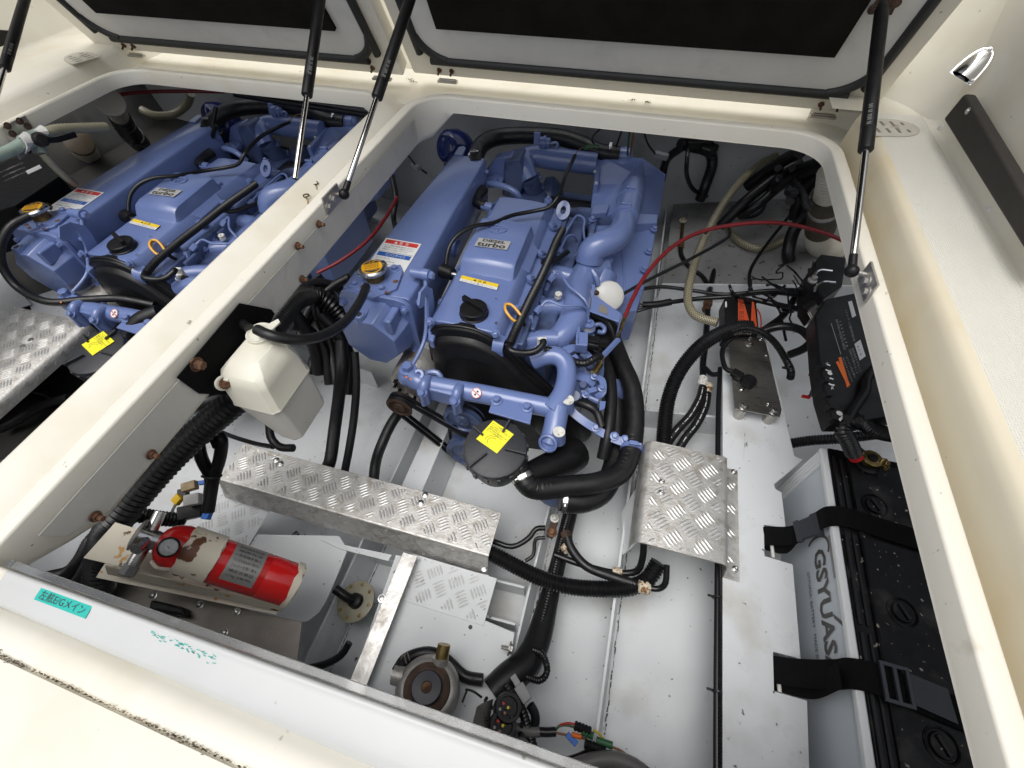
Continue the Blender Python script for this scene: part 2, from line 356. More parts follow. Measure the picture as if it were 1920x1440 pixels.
# ================================================================== THE SETTING
KX = -0.69                                                   # keel line, hull plating rises outboard with 0.2 deadrise
def hz(x): return -0.80 + 0.2 * abs(x - KX)
b = MB()
b.add([(KX, -0.5, hz(KX)), (1.0, -0.5, hz(1.0)), (1.0, 2.7, hz(1.0)), (KX, 2.7, hz(KX))], [(0, 1, 2, 3)])
b.add([(-2.4, -0.5, hz(-2.4)), (KX, -0.5, hz(KX)), (KX, 2.7, hz(KX)), (-2.4, 2.7, hz(-2.4))], [(0, 1, 2, 3)])
b.build('hull_floor', 'bay_paint', kind='structure', flat=True)
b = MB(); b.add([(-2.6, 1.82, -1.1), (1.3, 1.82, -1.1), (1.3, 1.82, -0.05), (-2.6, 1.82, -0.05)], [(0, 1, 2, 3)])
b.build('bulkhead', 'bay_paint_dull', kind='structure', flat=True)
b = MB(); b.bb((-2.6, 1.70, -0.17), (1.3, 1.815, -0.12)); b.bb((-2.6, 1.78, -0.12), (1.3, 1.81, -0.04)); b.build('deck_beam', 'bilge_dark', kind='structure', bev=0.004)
b = MB()
b.add([(0.86, -0.5, -0.55), (0.98, -0.5, 0.05), (0.98, 2.7, 0.05), (0.86, 2.7, -0.55)], [(0, 1, 2, 3)])
b.add([(-2.24, -0.5, -0.55), (-2.36, -0.5, 0.05), (-2.36, 2.7, 0.05), (-2.24, 2.7, -0.55)], [(0, 1, 2, 3)])
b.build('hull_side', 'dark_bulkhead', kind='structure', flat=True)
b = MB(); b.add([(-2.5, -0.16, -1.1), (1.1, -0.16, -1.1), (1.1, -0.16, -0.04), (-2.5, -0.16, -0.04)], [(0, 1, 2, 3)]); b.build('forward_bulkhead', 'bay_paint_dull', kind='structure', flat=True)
def stringer(x, z, y0, y1, th=0.006, m='bay_paint', side=1):
    h = z - hz(x) + 0.012; d = V((-0.196 * side, 0, 0.98)); top = V((x, 0, z)); bot = top - d * h
    q = [bot, top, top + V((th, 0, th * 0.2)), bot + V((th, 0, th * 0.2))]
    o = MB().prism([V((p.x, y0, p.z)) for p in q], (0, y1 - y0, 0)).build('stringer', m, kind='structure', bev=0.001)
    rnd = random.Random(int(x * 1000)); g = MB(); y = y0 + 0.02                      # sealant and dirt along the joint
    while y < min(y1, 1.5):
        l = rnd.uniform(0.003, 0.018); xx = bot.x + 0.009 * side + rnd.gauss(0, 0.0008); w_ = rnd.uniform(0.0003, 0.0016)
        g.prism([(xx - w_, y, hz(xx) + 0.0012), (xx + w_, y + l * 0.3, hz(xx) + 0.0012), (xx + w_ * 0.6, y + l, hz(xx) + 0.0012), (xx - w_, y + l * 0.8, hz(xx) + 0.0012)], (0, 0, 0.0012)); y += l * rnd.uniform(0.4, 1.3)
    g.build('joint_dirt', 'grime', o, flat=True)
    return o
stringer(0.134, -0.55, -0.15, 1.81)
stringer(-0.052, -0.60, -0.15, 1.81)
stringer(-0.50, -0.655, -0.15, 1.81)
stringer(-1.50, -0.56, -0.15, 1.81, side=-1)
b = MB(); b.prism([(-0.462, 0.36, hz(-0.46)), (-0.45, 0.36, -0.625), (-0.385, 0.36, -0.612), (-0.362, 0.36, hz(-0.362))], (0, 1.45, 0)); b.build('stringer', 'bay_paint', kind='structure', bev=0.003)
def frame(x0, x1, y, h, th=0.006):
    MB().prism([(x0, y, hz(x0)), (x1, y, hz(x1)), (x1, y, hz(x1) + h), (x0, y, hz(x0) + h)], (0, th, 0)).build('transverse_frame', 'bay_paint', kind='structure', bev=0.001)
frame(0.155, 0.50, 0.775, 0.085); frame(0.155, 0.9, 1.33, 0.08); frame(-0.15, -0.06, 0.245, 0.075); frame(-0.50, -0.37, 0.235, 0.06)
frame(-0.15, -0.06, 0.165, 0.08); frame(-1.45, -0.75, 0.80, 0.09)
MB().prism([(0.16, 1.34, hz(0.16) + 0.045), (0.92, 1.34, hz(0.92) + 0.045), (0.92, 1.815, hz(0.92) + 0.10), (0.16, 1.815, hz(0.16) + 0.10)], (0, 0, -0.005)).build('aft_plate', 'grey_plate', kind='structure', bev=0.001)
MB().prism([(-1.62, 0.2, -0.50), (-2.25, 0.2, -0.42), (-2.25, 1.81, -0.42), (-1.62, 1.81, -0.50)], (0, 0, -0.005)).build('port_dark_sheet', 'bilge_dark', kind='structure')  # dark sheet added over the port floor in place of its shade
# shelf beside the battery, with the two strap cut-outs
pn = [(1355, 1500), (1355, 622), (1436, 628), (1490, 855), (1507, 862), (1452, 908), (1454, 916), (1466, 923), (1474, 990), (1433, 984), (1434, 1042), (1487, 1058), (1502, 1236), (1450, 1222), (1452, 1296), (1514, 1313), (1520, 1500)]
b = MB(); b.prism([P(u, v, -0.45) for u, v in pn], (0, 0, -0.005)); shelf = b.build('battery_shelf', 'bay_paint', kind='structure', bev=0.0015)
b = MB(); b.bb((0.385, -0.15, hz(0.385) - 0.02), (0.391, 1.06, -0.455)); b.build('shelf_web', 'bay_paint', kind='structure')
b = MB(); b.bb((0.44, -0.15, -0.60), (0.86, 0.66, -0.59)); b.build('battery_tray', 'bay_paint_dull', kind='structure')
# white platform with the painted tread strip
pl = [(742, 1040), (917, 1082), (907, 1155), (862, 1160), (962, 1186), (1000, 1188), (930, 1460), (560, 1460), (640, 1290)]
b = MB(); b.prism([P(u, v, -0.575) for u, v in [(742, 1040), (917, 1078), (903, 1160), (965, 1186), (925, 1470), (590, 1470)]], (0, 0, -0.005)); plat = b.build('platform', 'bay_paint', kind='structure', bev=0.0015)
MB().lathe(P(882, 1176, -0.575), (0, 0, 1), [(0.0045, 0), (0.0045, 0.0006)], 16).build('drain_hole', 'ink', plat)
b = MB(); b.prism([P(u, v, -0.605) for u, v in [(400, 1000), (636, 1004), (652, 1030), (632, 1080), (612, 1125), (598, 1148), (578, 1164), (556, 1170), (470, 1160), (360, 1120)]], (0, 0, -0.004)); b.build('patch_plate', 'bay_paint', kind='structure', bev=0.002)
# ------------------------------------------------------------------ coamings and deck
def rrect(x0, x1, y0, y1, rad, n=8):                          # rounded rectangle: points and outward normals; rad for far / near corners
    out = []
    for cx, cy, a0, r in ((x1 - rad[0], y1 - rad[0], 0, rad[0]), (x0 + rad[0], y1 - rad[0], 90, rad[0]), (x0 + rad[1], y0 + rad[1], 180, rad[1]), (x1 - rad[1], y0 + rad[1], 270, rad[1])):
        for k in range(n + 1):
            a = math.radians(a0 + 90 * k / n); d = V((math.cos(a), math.sin(a), 0)); out.append((V((cx, cy, 0)) + d * r, d))
    return out
def densify(path, step=0.04):
    out = []
    for i, (p, d) in enumerate(path):
        q, e = path[(i + 1) % len(path)]; n = max(1, int((q - p).length / step))
        out += [(p.lerp(q, k / n), d.lerp(e, k / n).normalized()) for k in range(n)]
    return out
def sweep_ring(path, prof, deep):
    path = densify(path)
    def dep(d, z, y): return z if z > -0.04 else -0.04 + (z + 0.04) * (1.0 if d.x * deep > 0.7 else max(0.0, d.x * deep / 0.7)) * min(1.0, max(0.0, (y + 0.03) / 0.09))
    m = MB(); rings = [[p + d * o + V((0, 0, dep(d, z, p.y))) for o, z in prof] for p, d in path]; n = len(prof); k = len(path)
    for r in rings: m.v += r
    for i in range(k):
        for j in range(n - 1):
            a = i * n + j; c = ((i + 1) % k) * n + j; m.f.append((a, a + 1, c + 1, c))
    return m
R0 = (-0.626, 0.413, -0.02, 1.285)
L0 = (-1.647, -0.727, -0.02, 1.262)
sweep_ring(rrect(*R0, (0.085, 0.008)), [(0.012, -0.105), (0.003, -0.098), (0, -0.086), (0.001, -0.036), (0.0, -0.004), (0.0012, -0.0012), (0.004, 0), (0.023, 0), (0.0255, -0.001), (0.0265, -0.004), (0.0275, -0.036)], -1).build('coaming', 'rim_paint', kind='structure', ang=60)
sweep_ring(rrect(*L0, (0.085, 0.04)), [(0.012, -0.105), (0.003, -0.098), (0, -0.086), (0.0, -0.036), (0.0, -0.006), (0.003, -0.001), (0.008, 0), (0.018, -0.001), (0.030, -0.005), (0.045, -0.013), (0.060, -0.022), (0.0745, -0.033), (0.078, -0.0365)], 1).build('coaming', 'gelcoat', kind='structure', ang=60)
# bonded flange under the coaming (grey face of the centre beam)
b = MB(); b.prism([(-0.6245, 0.02, -0.030), (-0.6245, 1.20, -0.030), (-0.6245, 1.20, -0.088), (-0.6245, 0.60, -0.090), (-0.6245, 0.075, -0.088), (-0.6245, 0.03, -0.060)], (0.0012, 0, 0)); b.build('beam_face', 'flowcoat', kind='structure')
# gutter around the hatches
b = MB()
for q in (((0.43, -0.6), (0.50, 1.5)), ((-2.0, 1.30), (0.7, 1.56)), ((-0.70, -0.1), (-0.64, 1.36)), ((-2.0, -0.4), (-1.66, 1.5))):
    (x0, y0), (x1, y1) = q; z = -0.037 - 0.0006 * len(b.v) / 4
    b.add([(x0, y0, z), (x1, y0, z), (x1, y1, z), (x0, y1, z)], [(0, 1, 2, 3)])
b.build('gutter', 'gelcoat', kind='structure', flat=True)
MB().add([(-2.2, -0.30, -0.0385), (0.7, -0.30, -0.0385), (0.7, -0.043, -0.0385), (-2.2, -0.043, -0.0385)], [(0, 1, 2, 3)]).build('front_gutter', 'rim_paint', kind='structure', flat=True)
m = MB(); fr = [(-0.0196, -0.006), (-0.0198, 0.0016), (-0.0210, 0.0040), (-0.0235, 0.0046), (-0.0255, 0.0036), (-0.030, 0.0024), (-0.0455, 0.0012), (-0.0500, -0.0030), (-0.0545, -0.0150), (-0.060, -0.034)]
for x in (-0.585, 0.38): m.v += [V((x, y - (0.030 * (x + 0.56) * max(0.0, (-0.03 - y) / 0.026) if x > -0.56 else 0), z)) for y, z in fr]
for j in range(len(fr) - 1): m.f.append((j, len(fr) + j, len(fr) + j + 1, j + 1))
m.build('front_rim', 'shaded_white', kind='structure', ang=50)
def extrude_y(prof, y0, y1, n=1):
    m = MB(); k = len(prof)
    for i in range(n + 1):
        y = y0 + (y1 - y0) * i / n; m.v += [V((x, y, z)) for x, z in prof]
    for i in range(n):
        for j in range(k - 1): a = i * k + j; m.f.append((a, a + 1, a + 1 + k, a + k))
    return m
extrude_y([(0.4535, -0.037), (0.455, -0.02), (0.4575, 0.02), (0.460, 0.036), (0.4645, 0.046), (0.471, 0.0505), (0.480, 0.052)], -0.7, 1.30).build('deck_edge', 'gelcoat_aged', kind='structure', ang=60)
b = MB(); b.add([(0.480, -0.7, 0.052), (0.598, -0.7, 0.052), (0.598, 1.30, 0.052), (0.480, 1.30, 0.052)], [(0, 1, 2, 3)]); b.build('side_deck', 'nonskid', kind='structure', flat=True)
extrude_y([(0.584, 0.0522), (0.590, 0.054), (0.596, 0.060), (0.600, 0.072), (0.606, 0.20), (0.612, 0.60), (0.80, 0.62)], -0.7, 1.6).build('bulwark', 'gelcoat', kind='structure', ang=60)
pth = [V((0.40, 1.455, 0)), V((0.47, 1.43, 0)), V((0.545, 1.375, 0)), V((0.585, 1.30, 0)), V((0.602, 1.17, 0))]
b = MB(); pp = smooth(pth, 0.02)
for p in pp: b.v += [p + V((0, 0, -0.05)), p + V((0, 0, 0.052)), p + V((0.003, 0.006, 0.06)), p + V((0.02, 0.05, 0.30)), p + V((0.04, 0.10, 0.7))]
for i in range(len(pp) - 1):
    for j in range(4): a = i * 5 + j; b.f.append((a, a + 5, a + 6, a + 1))
b.build('quarter_wall', 'gelcoat', kind='structure', ang=60)
b = MB(); b.add([(0.40, 1.30, 0.0515), (0.62, 1.30, 0.0515), (0.62, 1.48, 0.0515), (0.40, 1.48, 0.0515)], [(0, 1, 2, 3)]); b.build('corner_deck', 'gelcoat', kind='structure', flat=True)
b = MB(); b.add([(-2.8, 1.56, -0.06), (0.75, 1.56, -0.06), (0.75, 1.62, 0.9), (-2.8, 1.62, 0.9)], [(0, 1, 2, 3)]); b.build('aft_wall', 'gelcoat', kind='structure', flat=True)
# port side deck
extrude_y([(-1.725, -0.038), (-1.735, -0.02), (-1.745, 0.005), (-1.755, 0.016), (-1.775, 0.02), (-2.02, 0.022), (-2.03, 0.03), (-2.06, 0.25), (-2.12, 0.6)], -0.5, 1.6).build('port_deck', 'gelcoat', kind='structure', ang=60)
# deck in front of the hatch
fp = [(-0.0465, -0.037), (-0.049, -0.034), (-0.0535, -0.012), (-0.057, -0.004), (-0.064, 0.0), (-0.080, 0.0005), (-0.0838, -0.001), (-0.0848, -0.006), (-0.0868, -0.006), (-0.0885, -0.001), (-0.098, 0.0), (-0.16, 0.003), (-0.7, 0.01)]
m = MB()
for i in range(13):
    x = -2.2 + 2.9 * i / 12; sk = -0.030 * (x + 0.56) if x > -0.56 else 0.0
    m.v += [V((x, y + (sk if 2 <= k else 0) * min(1, max(0, (k - 1) / 2)), z)) for k, (y, z) in enumerate(fp)]
for i in range(12):
    for j in range(len(fp) - 1): a = i * len(fp) + j; m.f.append((a, a + len(fp), a + len(fp) + 1, a + 1))
m.build('front_deck', 'gelcoat', kind='structure', ang=50)
mat('mould', (0.22, 0.18, 0.125), 0.9, var=0.5, vs=60)
g = MB(); rnd = random.Random(5); x = -0.62                     # mould line: black dirt caught in the seam
while x < 0.02:
    den = 0.35 + 0.65 * (0.5 + 0.5 * math.sin(x * 23.0 + 1.0)) * (0.5 + 0.5 * math.sin(x * 57.0)); den *= 1.0 if x < -0.25 else 0.45
    for k in range(rnd.randint(2, 5) if rnd.random() < den else (1 if rnd.random() < 0.6 else 0)):
        l = rnd.uniform(0.0006, 0.0035); y = -0.0852 - 0.030 * (x + 0.56) + rnd.gauss(-0.0008 * den, 0.0012 * den + 0.0002); w_ = rnd.uniform(0.00015, 0.0006)
        z_ = 0.0012 if abs(y + 0.0858 + 0.030 * (x + 0.56)) > 0.0012 else 0.0
        g.prism([(x, y - w_, z_), (x + l, y - w_ * 0.5, z_), (x + l * 1.1, y + w_, z_), (x + l * 0.3, y + w_, z_)], (0, 0, 0.0003))
    x += rnd.uniform(0.0006, 0.0016)
g.build('seam_dirt', 'mould', flat=True, kind='stuff', label='black mould line in the seam of the cream deck in front', cat='dirt')
# clear acrylic edge guard on the inside of the front coaming
b = MB(); b.bb((-0.60, -0.0185, -0.016), (0.38, -0.0105, -0.003)); b.build('edge_guard', 'acrylic', bev=0.001, label='clear acrylic strip along the inner edge of the front coaming', cat='edge strip')
# ================================================================== HATCH LIDS
def lid(x0, x1, y0, gx0, gx1, px0, px1, pt0, gt0, label, grp, hinges):
    def Q(x, t, n=0.0): return V((x, y0, 0.004)) + LU * t + LN * n
    r = thing('hatch_lid', label, 'hatch lid', Q((x0 + x1) / 2, 0), grp)
    q = [Q(x0, 0.0), Q(x1, 0.0), Q(x1, 1.30), Q(x0, 1.30)]
    MB().prism(q, LN * -0.045).build('panel', 'rim_paint', r, bev=0.006)
    def rr(a0, a1, t0, t1, rad, n=8):
        out = []
        for cx, ct, s in ((a1 - rad, t1 - rad, 0), (a0 + rad, t1 - rad, 90), (a0 + rad, t0 + rad, 180), (a1 - rad, t0 + rad, 270)):
            for k in range(n + 1): a = math.radians(s + 90 * k / n); out.append((cx + rad * math.cos(a), ct + rad * math.sin(a)))
        return out
    MB().prism([Q(a, t, 0.0005) for a, t in rr(gx0, gx1, gt0, 1.24, 0.10)], LN * 0.007).build('liner', 'lid_liner', r, bev=0.003)
    pts = [Q(a, t, 0.008) for a, t in rr(gx0, gx1, gt0, 1.24, 0.10)]; pts.append(pts[0].copy())
    MB().tube(pts, 0.0115, 10, step=0.03).build('gasket', 'gasket', r)
    MB().prism([Q(px0, pt0, 0.0076), Q(px1, pt0, 0.0076), Q(px1, 1.18, 0.0076), Q(px0, 1.18, 0.0076)], LN * 0.012).build('foam_pad', 'foam', r, bev=0.002)
    for hx in hinges:
        h = MB(); h.bb((hx - 0.030, y0 - 0.012, -0.010), (hx + 0.030, y0 + 0.004, -0.004)); h.cyl((hx - 0.026, y0 - 0.002, -0.004), (hx + 0.026, y0 - 0.002, -0.004), 0.004, n=10)
        ho = h.build('hinge', 'stainless', r, bev=0.001)
        for s in (-1, 1):
            MB().cyl(Q(hx + s * 0.019, 0.022, -0.002), Q(hx + s * 0.019, 0.022, 0.017), 0.003, n=8).lathe(Q(hx + s * 0.019, 0.022, 0), LN, [(0.0075, 0), (0.0075, 0.004), (0.005, 0.006)], 6).build('rusty_bolt', 'rust', ho)
        st = MB(); rn = random.Random(int(hx * 99))
        for k in range(5):
            xx = hx + rn.uniform(-0.03, 0.03); st.prism([(xx, y0 - 0.014, -0.0365 + 0.001), (xx + 0.006, y0 - 0.014, -0.0355), (xx + 0.003, y0 - 0.03 - rn.random() * 0.015, -0.0355)], (0, 0, 0.0006))
    return r
lid(-0.708, 0.520, 1.41, -0.655, 0.468, -0.577, 0.360, 0.168, 0.062, 'open hatch lid over the right engine, black foam pad under it', 'hatch lids', (-0.60, 0.42))
lid(-1.85, -0.728, 1.385, -1.76, -0.775, -1.66, -0.86, 0.150, 0.055, 'open hatch lid over the left engine behind two gas struts', 'hatch lids', (-1.70, -0.80))
b = MB(); rn = random.Random(3)
for (u, v) in ((775, 152), (768, 148), (1215, 190), (1188, 186), (655, 300)):
    p = P(u, v, -0.03)
    for k in range(40): b.sph(p + V((rn.gauss(0, 0.006), rn.gauss(0, 0.003), rn.uniform(-0.004, 0.001))), rn.uniform(0.0004, 0.0012), 6)
mat('moss', (0.10, 0.12, 0.03), 0.9, var=0.4, vs=90, bump=0.7, bs=300)
b.build('moss', 'moss', kind='stuff', label='green moss tufts in the gutter by the hinges', cat='moss')
# ================================================================== GAS STRUTS
def strut(bot, top, mid_px, label, bracket_x, ball=True):
    bot, top = V(bot), V(top); ax = (top - bot)
    best = min((i / 400 for i in range(401)), key=lambda t: (V(proj(bot + ax * t)) - V(mid_px)).length); m = bot + ax * best; a = ax.normalized()
    r = thing('gas_strut', label, 'gas strut', bot, 'gas struts holding the hatch lids')
    MB().cyl(bot + a * 0.012, m + a * 0.02, 0.0058, n=16).build('rod', 'rod_chrome', r)
    c = MB().lathe(m, a, [(0.009, 0), (0.0118, 0.002), (0.0122, 0.004), (0.0122, 0.045), (0.0114, 0.046), (0.0122, 0.048), (0.0118, (top - m).length - 0.02), (0.006, (top - m).length)], 18).build('cylinder', 'black_plastic', r)
    e = (EYE - (m + a * 0.09)).normalized(); sd = a.cross(e).normalized(); e = sd.cross(a)
    o = m + a * 0.066 + e * 0.0122
    text('||| || |||| ||', o - sd * 0.003 + a * 0.02, o - sd * 0.003 - a * 0.02, o + sd * 0.003 + a * 0.02, m='ink_dim', parent=c, off=0.0003, flipn=True)
    if ball:
        MB().sph(bot, 0.0115, 14).cyl(bot, bot + a * 0.03, 0.0075, 0.0065, 12).build('ball_socket', 'black_plastic', r)
        s = 1 if bracket_x > bot.x else -1
        k = MB(); k.cyl(bot, (bracket_x, bot.y - 0.002, bot.z - 0.002), 0.0045, n=10); k.bb((bracket_x - 0.002, bot.y - 0.05, bot.z - 0.022), (bracket_x + 0.002, bot.y + 0.012, bot.z + 0.016))
        k.hexbolt((bracket_x - s * 0.002, bot.y - 0.022, bot.z), (-s, 0, 0), 0.006, 0.006).hexbolt((bracket_x - s * 0.002, bot.y - 0.042, bot.z - 0.006), (-s, 0, 0), 0.006, 0.006)
        k.build('bracket', 'cast_alloy', r, bev=0.0006)
    return r
s = strut(PX(1597, 508, 0.386), PL(1655, 4, 1.41, 0.03), (1623, 283), 'gas strut on the right coaming, foot by the black boxes', 0.410)
tp = PL(1655, 4, 1.41, 0.0)
MB().prism([PL(1632, 22, 1.41, 0.008), PL(1672, 26, 1.41, 0.008), PL(1690, -10, 1.41, 0.008), PL(1650, -14, 1.41, 0.008)], LN * 0.003).sph(tp + LN * 0.03, 0.012, 12).cyl(tp, tp + LN * 0.03, 0.005, n=8).hexbolt(PL(1637, 18, 1.41, 0.011), LN, 0.006, 0.004).hexbolt(PL(1680, 6, 1.41, 0.011), LN, 0.006, 0.004).build('lid_bracket', 'rusty_brown', s)
strut(PX(645, 364, -0.604), PL(783, -42, 1.41, 0.03), (706, 185), 'gas strut with its foot on the right face of the centre beam', -0.623)
strut(PX(552, 345, -0.745), PL(606, -40, 1.385, 0.03), (573, 180), 'gas strut dropping behind the centre beam, left of its neighbour', -0.728, ball=False)
strut(PX(-14, 205, -1.60), PL(52, -20, 1.385, 0.03), (4, 128), 'gas strut cut off by the left edge of the photograph', -1.645)
# ================================================================== DECK FITTINGS
def slotted_vent(c, ex, ey, label, z):
    c = V(c); r = thing('deck_vent', label, 'deck vent', c, 'slotted deck vents')
    o = [c + ex * (math.cos(a) * 0.055) + ey * (math.sin(a) * 0.042) for a in [math.radians(-95 + 190 * k / 16) for k in range(17)]]
    o += [c - ex * 0.05 + ey * 0.042, c - ex * 0.05 - ey * 0.042]
    MB().prism(o, (0, 0, 0.002)).build('plate', 'olive_disc' if False else 'vent_plate', r, bev=0.0006)
    for i in range(4):
        for j in (-1, 1):
            q = c + ex * (-0.036 + i * 0.021) + ey * (j * 0.017); l = 0.010 if i < 3 else 0.006
            pts = [q + ey * l + ex * -0.003, q + ey * l + ex * 0.003, q - ey * l + ex * 0.003, q - ey * l - ex * 0.003]
            MB().prism([p + V((0, 0, 0.0021)) for p in pts], (0, 0, 0.0003)).build('slot', 'slot_shade', r, flat=True)
    return r
mat('vent_plate', (0.52, 0.50, 0.44), 0.4, var=0.06, vs=20, stain=(0.33, 0.27, 0.2), st=(0.66, 0.75), ss=30)
mat('slot_shade', (0.20, 0.19, 0.165), 0.7)
slotted_vent(P(1672, 240, 0.0525), V((0.98, 0.18, 0)), V((-0.18, 0.98, 0)), 'slotted oval vent plate on the deck beside the right lid', 0.0525)
slotted_vent(P(150, 108, 0.0225), V((-0.93, 0.36, 0)), V((0.36, 0.93, 0)), 'slotted oval vent plate on the deck at the upper left', 0.0225)
# chrome scoop vent on the quarter wall
c0 = V((0.606, 1.20, 0.215)); a0, e1, e2 = V((-0.96, -0.28, 0.0)).normalized(), V((-0.2, 0.68, -0.70)).normalized(), None
c0 = PY(1830, 118, 1.22); d = V((0.0, -0.55, 0.83)).normalized()
r = thing('scoop_vent', 'polished chrome clamshell vent on the cream wall, upper right', 'vent', c0)
up = (PY(1858, 88, 1.23) - PY(1803, 142, 1.21)); L_ = up.length; up.normalize(); nn = (EYE - c0); nn = (nn - up * nn.dot(up)).normalized(); sd = up.cross(nn)
rings = []
for i in range(11):
    t = i / 10; wd = 0.019 * math.sqrt(max(0.0, 1 - t ** 2.2)) + 0.0005; hh = 0.012 * (1 - t) ** 0.6 + 0.0005
    rings.append([c0 + up * (L_ * (t - 0.5)) + sd * (wd * math.cos(math.pi * k / 10)) + nn * (hh * math.sin(math.pi * k / 10)) for k in range(11)])
MB().loft(rings, cap=(False, True)).build('shell', 'chrome', r)
fl = [c0 + up * (L_ * (i / 12 - 0.52) * 1.08) + sd * s_ * (0.0215 * math.sqrt(max(0, 1 - (i / 12) ** 2.4)) + 0.001) for s_, rg in ((1, range(13)), (-1, range(12, -1, -1))) for i in rg]
MB().prism(fl, nn * -0.0015).build('flange', 'chrome', r)
for q in (-0.46, 0.44): MB().screw(c0 + up * L_ * q + sd * (0.018 if q < 0 else 0) + nn * 0.002, nn, 0.003).build('screw', 'steel', r)
# dark fender board on the bulwark
q = [PX(1790, 226, 0.592), PX(1832, 176, 0.592), PX(1990, 430, 0.592), PX(1975, 512, 0.592)]
r = thing('fender_board', 'dark brown padded board fixed along the inside of the bulwark', 'fender', q[0])
MB().prism(q, (-0.022, 0, 0)).build('board', 'deck_pad', r, bev=0.006, seg=3)
for (u, v) in ((1815, 208),): MB().screw(PX(u, v, 0.569), (-1, 0, 0), 0.004).build('screw', 'steel', r)
for i, (u, v, l) in enumerate(((1764, 240, 'round white plug in the bulwark by the corner'), (1852, 395, 'round white plug in the bulwark below the dark board'))):
    MB().lathe(PX(u, v, 0.5965), (-1, 0, 0), [(0.008, 0), (0.008, 0.0015), (0.006, 0.003), (0.001, 0.0036)], 18).build('plug', 'conn_white', label=l, cat='plug', group='white plugs in the bulwark')
# top-left corner: panel with dark hatch handle
pl_ = MB().prism([PX(-10, 30, -2.045), PX(45, 22, -2.045), PX(85, 95, -2.045), PX(-10, 150, -2.045)], (0.004, 0, 0)).build('access_panel', 'gelcoat', label='cream access panel in the upper left corner', cat='panel', bev=0.002)
MB().prism([PX(-10, 55, -2.040), PX(30, 58, -2.040), PX(42, 84, -2.040), PX(-10, 98, -2.040)], (0.008, 0, 0)).build('latch_recess', 'black_plastic', pl_, bev=0.002)
# ------------------------------------------------------------------ rusty through-bolts and clips on the centre beam
for (u, v, l) in ((597, 420, 'highest'), (557, 461, 'second highest'), (566, 523, 'beside the black corrugated hose'), (283, 852, 'just above the thick conduit'), (178, 968, 'lowest, above the extinguisher')):
    p = PX(u, v, -0.6205); b = MB(); b.lathe(p, (1, 0, 0), [(0.0080, 0), (0.0080, 0.0015), (0.0072, 0.002)], 14); b.loft([b.ring(p + V((0.0025, 0, 0)), (1, 0, 0), 0.0058, 6), b.ring(p + V((0.007, 0, 0)), (1, 0, 0), 0.0058, 6)]); b.cyl(p, p + V((0.014, 0, 0)), 0.0038, n=8)
    b.build('beam_bolt', 'rust', label='rusty bolt on the centre beam, ' + l, cat='bolt', group='rusty bolts on the centre beam')
for (u, v, l) in ((592, 346, 'upper'), (575, 369, 'lower')):
    p = P(u, v, -0.012); b = MB(); pts = [p + V((0.006 * math.cos(a), 0.006 * math.sin(a), 0.003)) for a in [2 * math.pi * k / 10 for k in range(11)]]
    b.tube(pts, 0.0013, 6, step=0.004); b.tube([p + V((0.004, -0.005, 0.003)), p + V((0.009, -0.012, 0.0)), p + V((0.012, -0.018, -0.008))], 0.0013, 6); b.build('eye_clip', 'bronze', label='small bent wire eye on the beam, ' + l + ' of two', cat='clip', group='wire eyes on the beam')
# teal tape with handwriting
TL, TR, BL = P(79, 1101, 0.0032), P(174, 1136, 0.0032), P(64, 1124, 0.0026)
tp = MB().prism([TL, TR, TR + BL - TL, BL], (0, 0, 0.0006)).build('tape_label', 'tape_teal', label='teal tape with handwritten Japanese on the front coaming', cat='tape')
text('左舷E/Gメイン', TL, TR, BL, (0.06, 0.12, 0.93, 0.85), 'ink', tp, off=0.0010)
g = MB(); rn = random.Random(11)
for k in range(70):
    u = rn.uniform(282, 400); v = 1185 + (u - 282) * 0.42 + rn.gauss(0, 7); p = P(u, v, 0.0022); p.z = 0.0030; l = rn.uniform(0.0012, 0.005); d = V((l, -l * rn.uniform(-0.2, 0.4), 0))
    g.prism([p, p + d, p + d + V((0, 0.0006, 0)), p + V((0, 0.0005, 0))], (0, 0, 0.0002))
g.build('tape_residue', 'tape_teal', kind='stuff', label='flakes of torn teal tape left on the front coaming', cat='residue', flat=True)
# ================================================================== ENGINE (built once, then copied to port)
ENG = thing('marine_engine', 'blue diesel turbo engine in the right-hand bay', 'engine', (-0.2, 1.0, -0.70), 'twin blue diesel engines')
def E(b, name, m='blue', par=None, bev=0.0, **k): return b.build(name, m, par or ENG, bev=bev, **k)
def rsec(x0, x1, z0, z1, y, r, n=4):                         # rounded-rectangle section in the xz plane
    out = []
    for cx, cz, a0 in ((x1 - r, z1 - r, 0), (x0 + r, z1 - r, 90), (x0 + r, z0 + r, 180), (x1 - r, z0 + r, 270)):
        for k in range(n + 1):
            a = math.radians(a0 + 90 * k / n); out.append(V((cx + r * math.cos(a), y, cz + r * math.sin(a))))
    return out[::-1]
ZT = -0.21
# block, sump and head
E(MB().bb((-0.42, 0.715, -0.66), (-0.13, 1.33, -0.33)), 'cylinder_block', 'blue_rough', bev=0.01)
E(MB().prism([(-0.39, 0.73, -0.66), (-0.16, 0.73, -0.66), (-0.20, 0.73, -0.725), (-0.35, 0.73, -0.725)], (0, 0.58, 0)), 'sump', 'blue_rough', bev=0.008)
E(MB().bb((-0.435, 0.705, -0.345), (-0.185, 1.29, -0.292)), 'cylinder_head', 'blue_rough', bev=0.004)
for y in (0.80, 0.95, 1.10, 1.24): E(MB().bb((-0.185, y - 0.03, -0.40), (-0.172, y + 0.03, -0.30)), 'head_rib', 'blue_rough', bev=0.004)
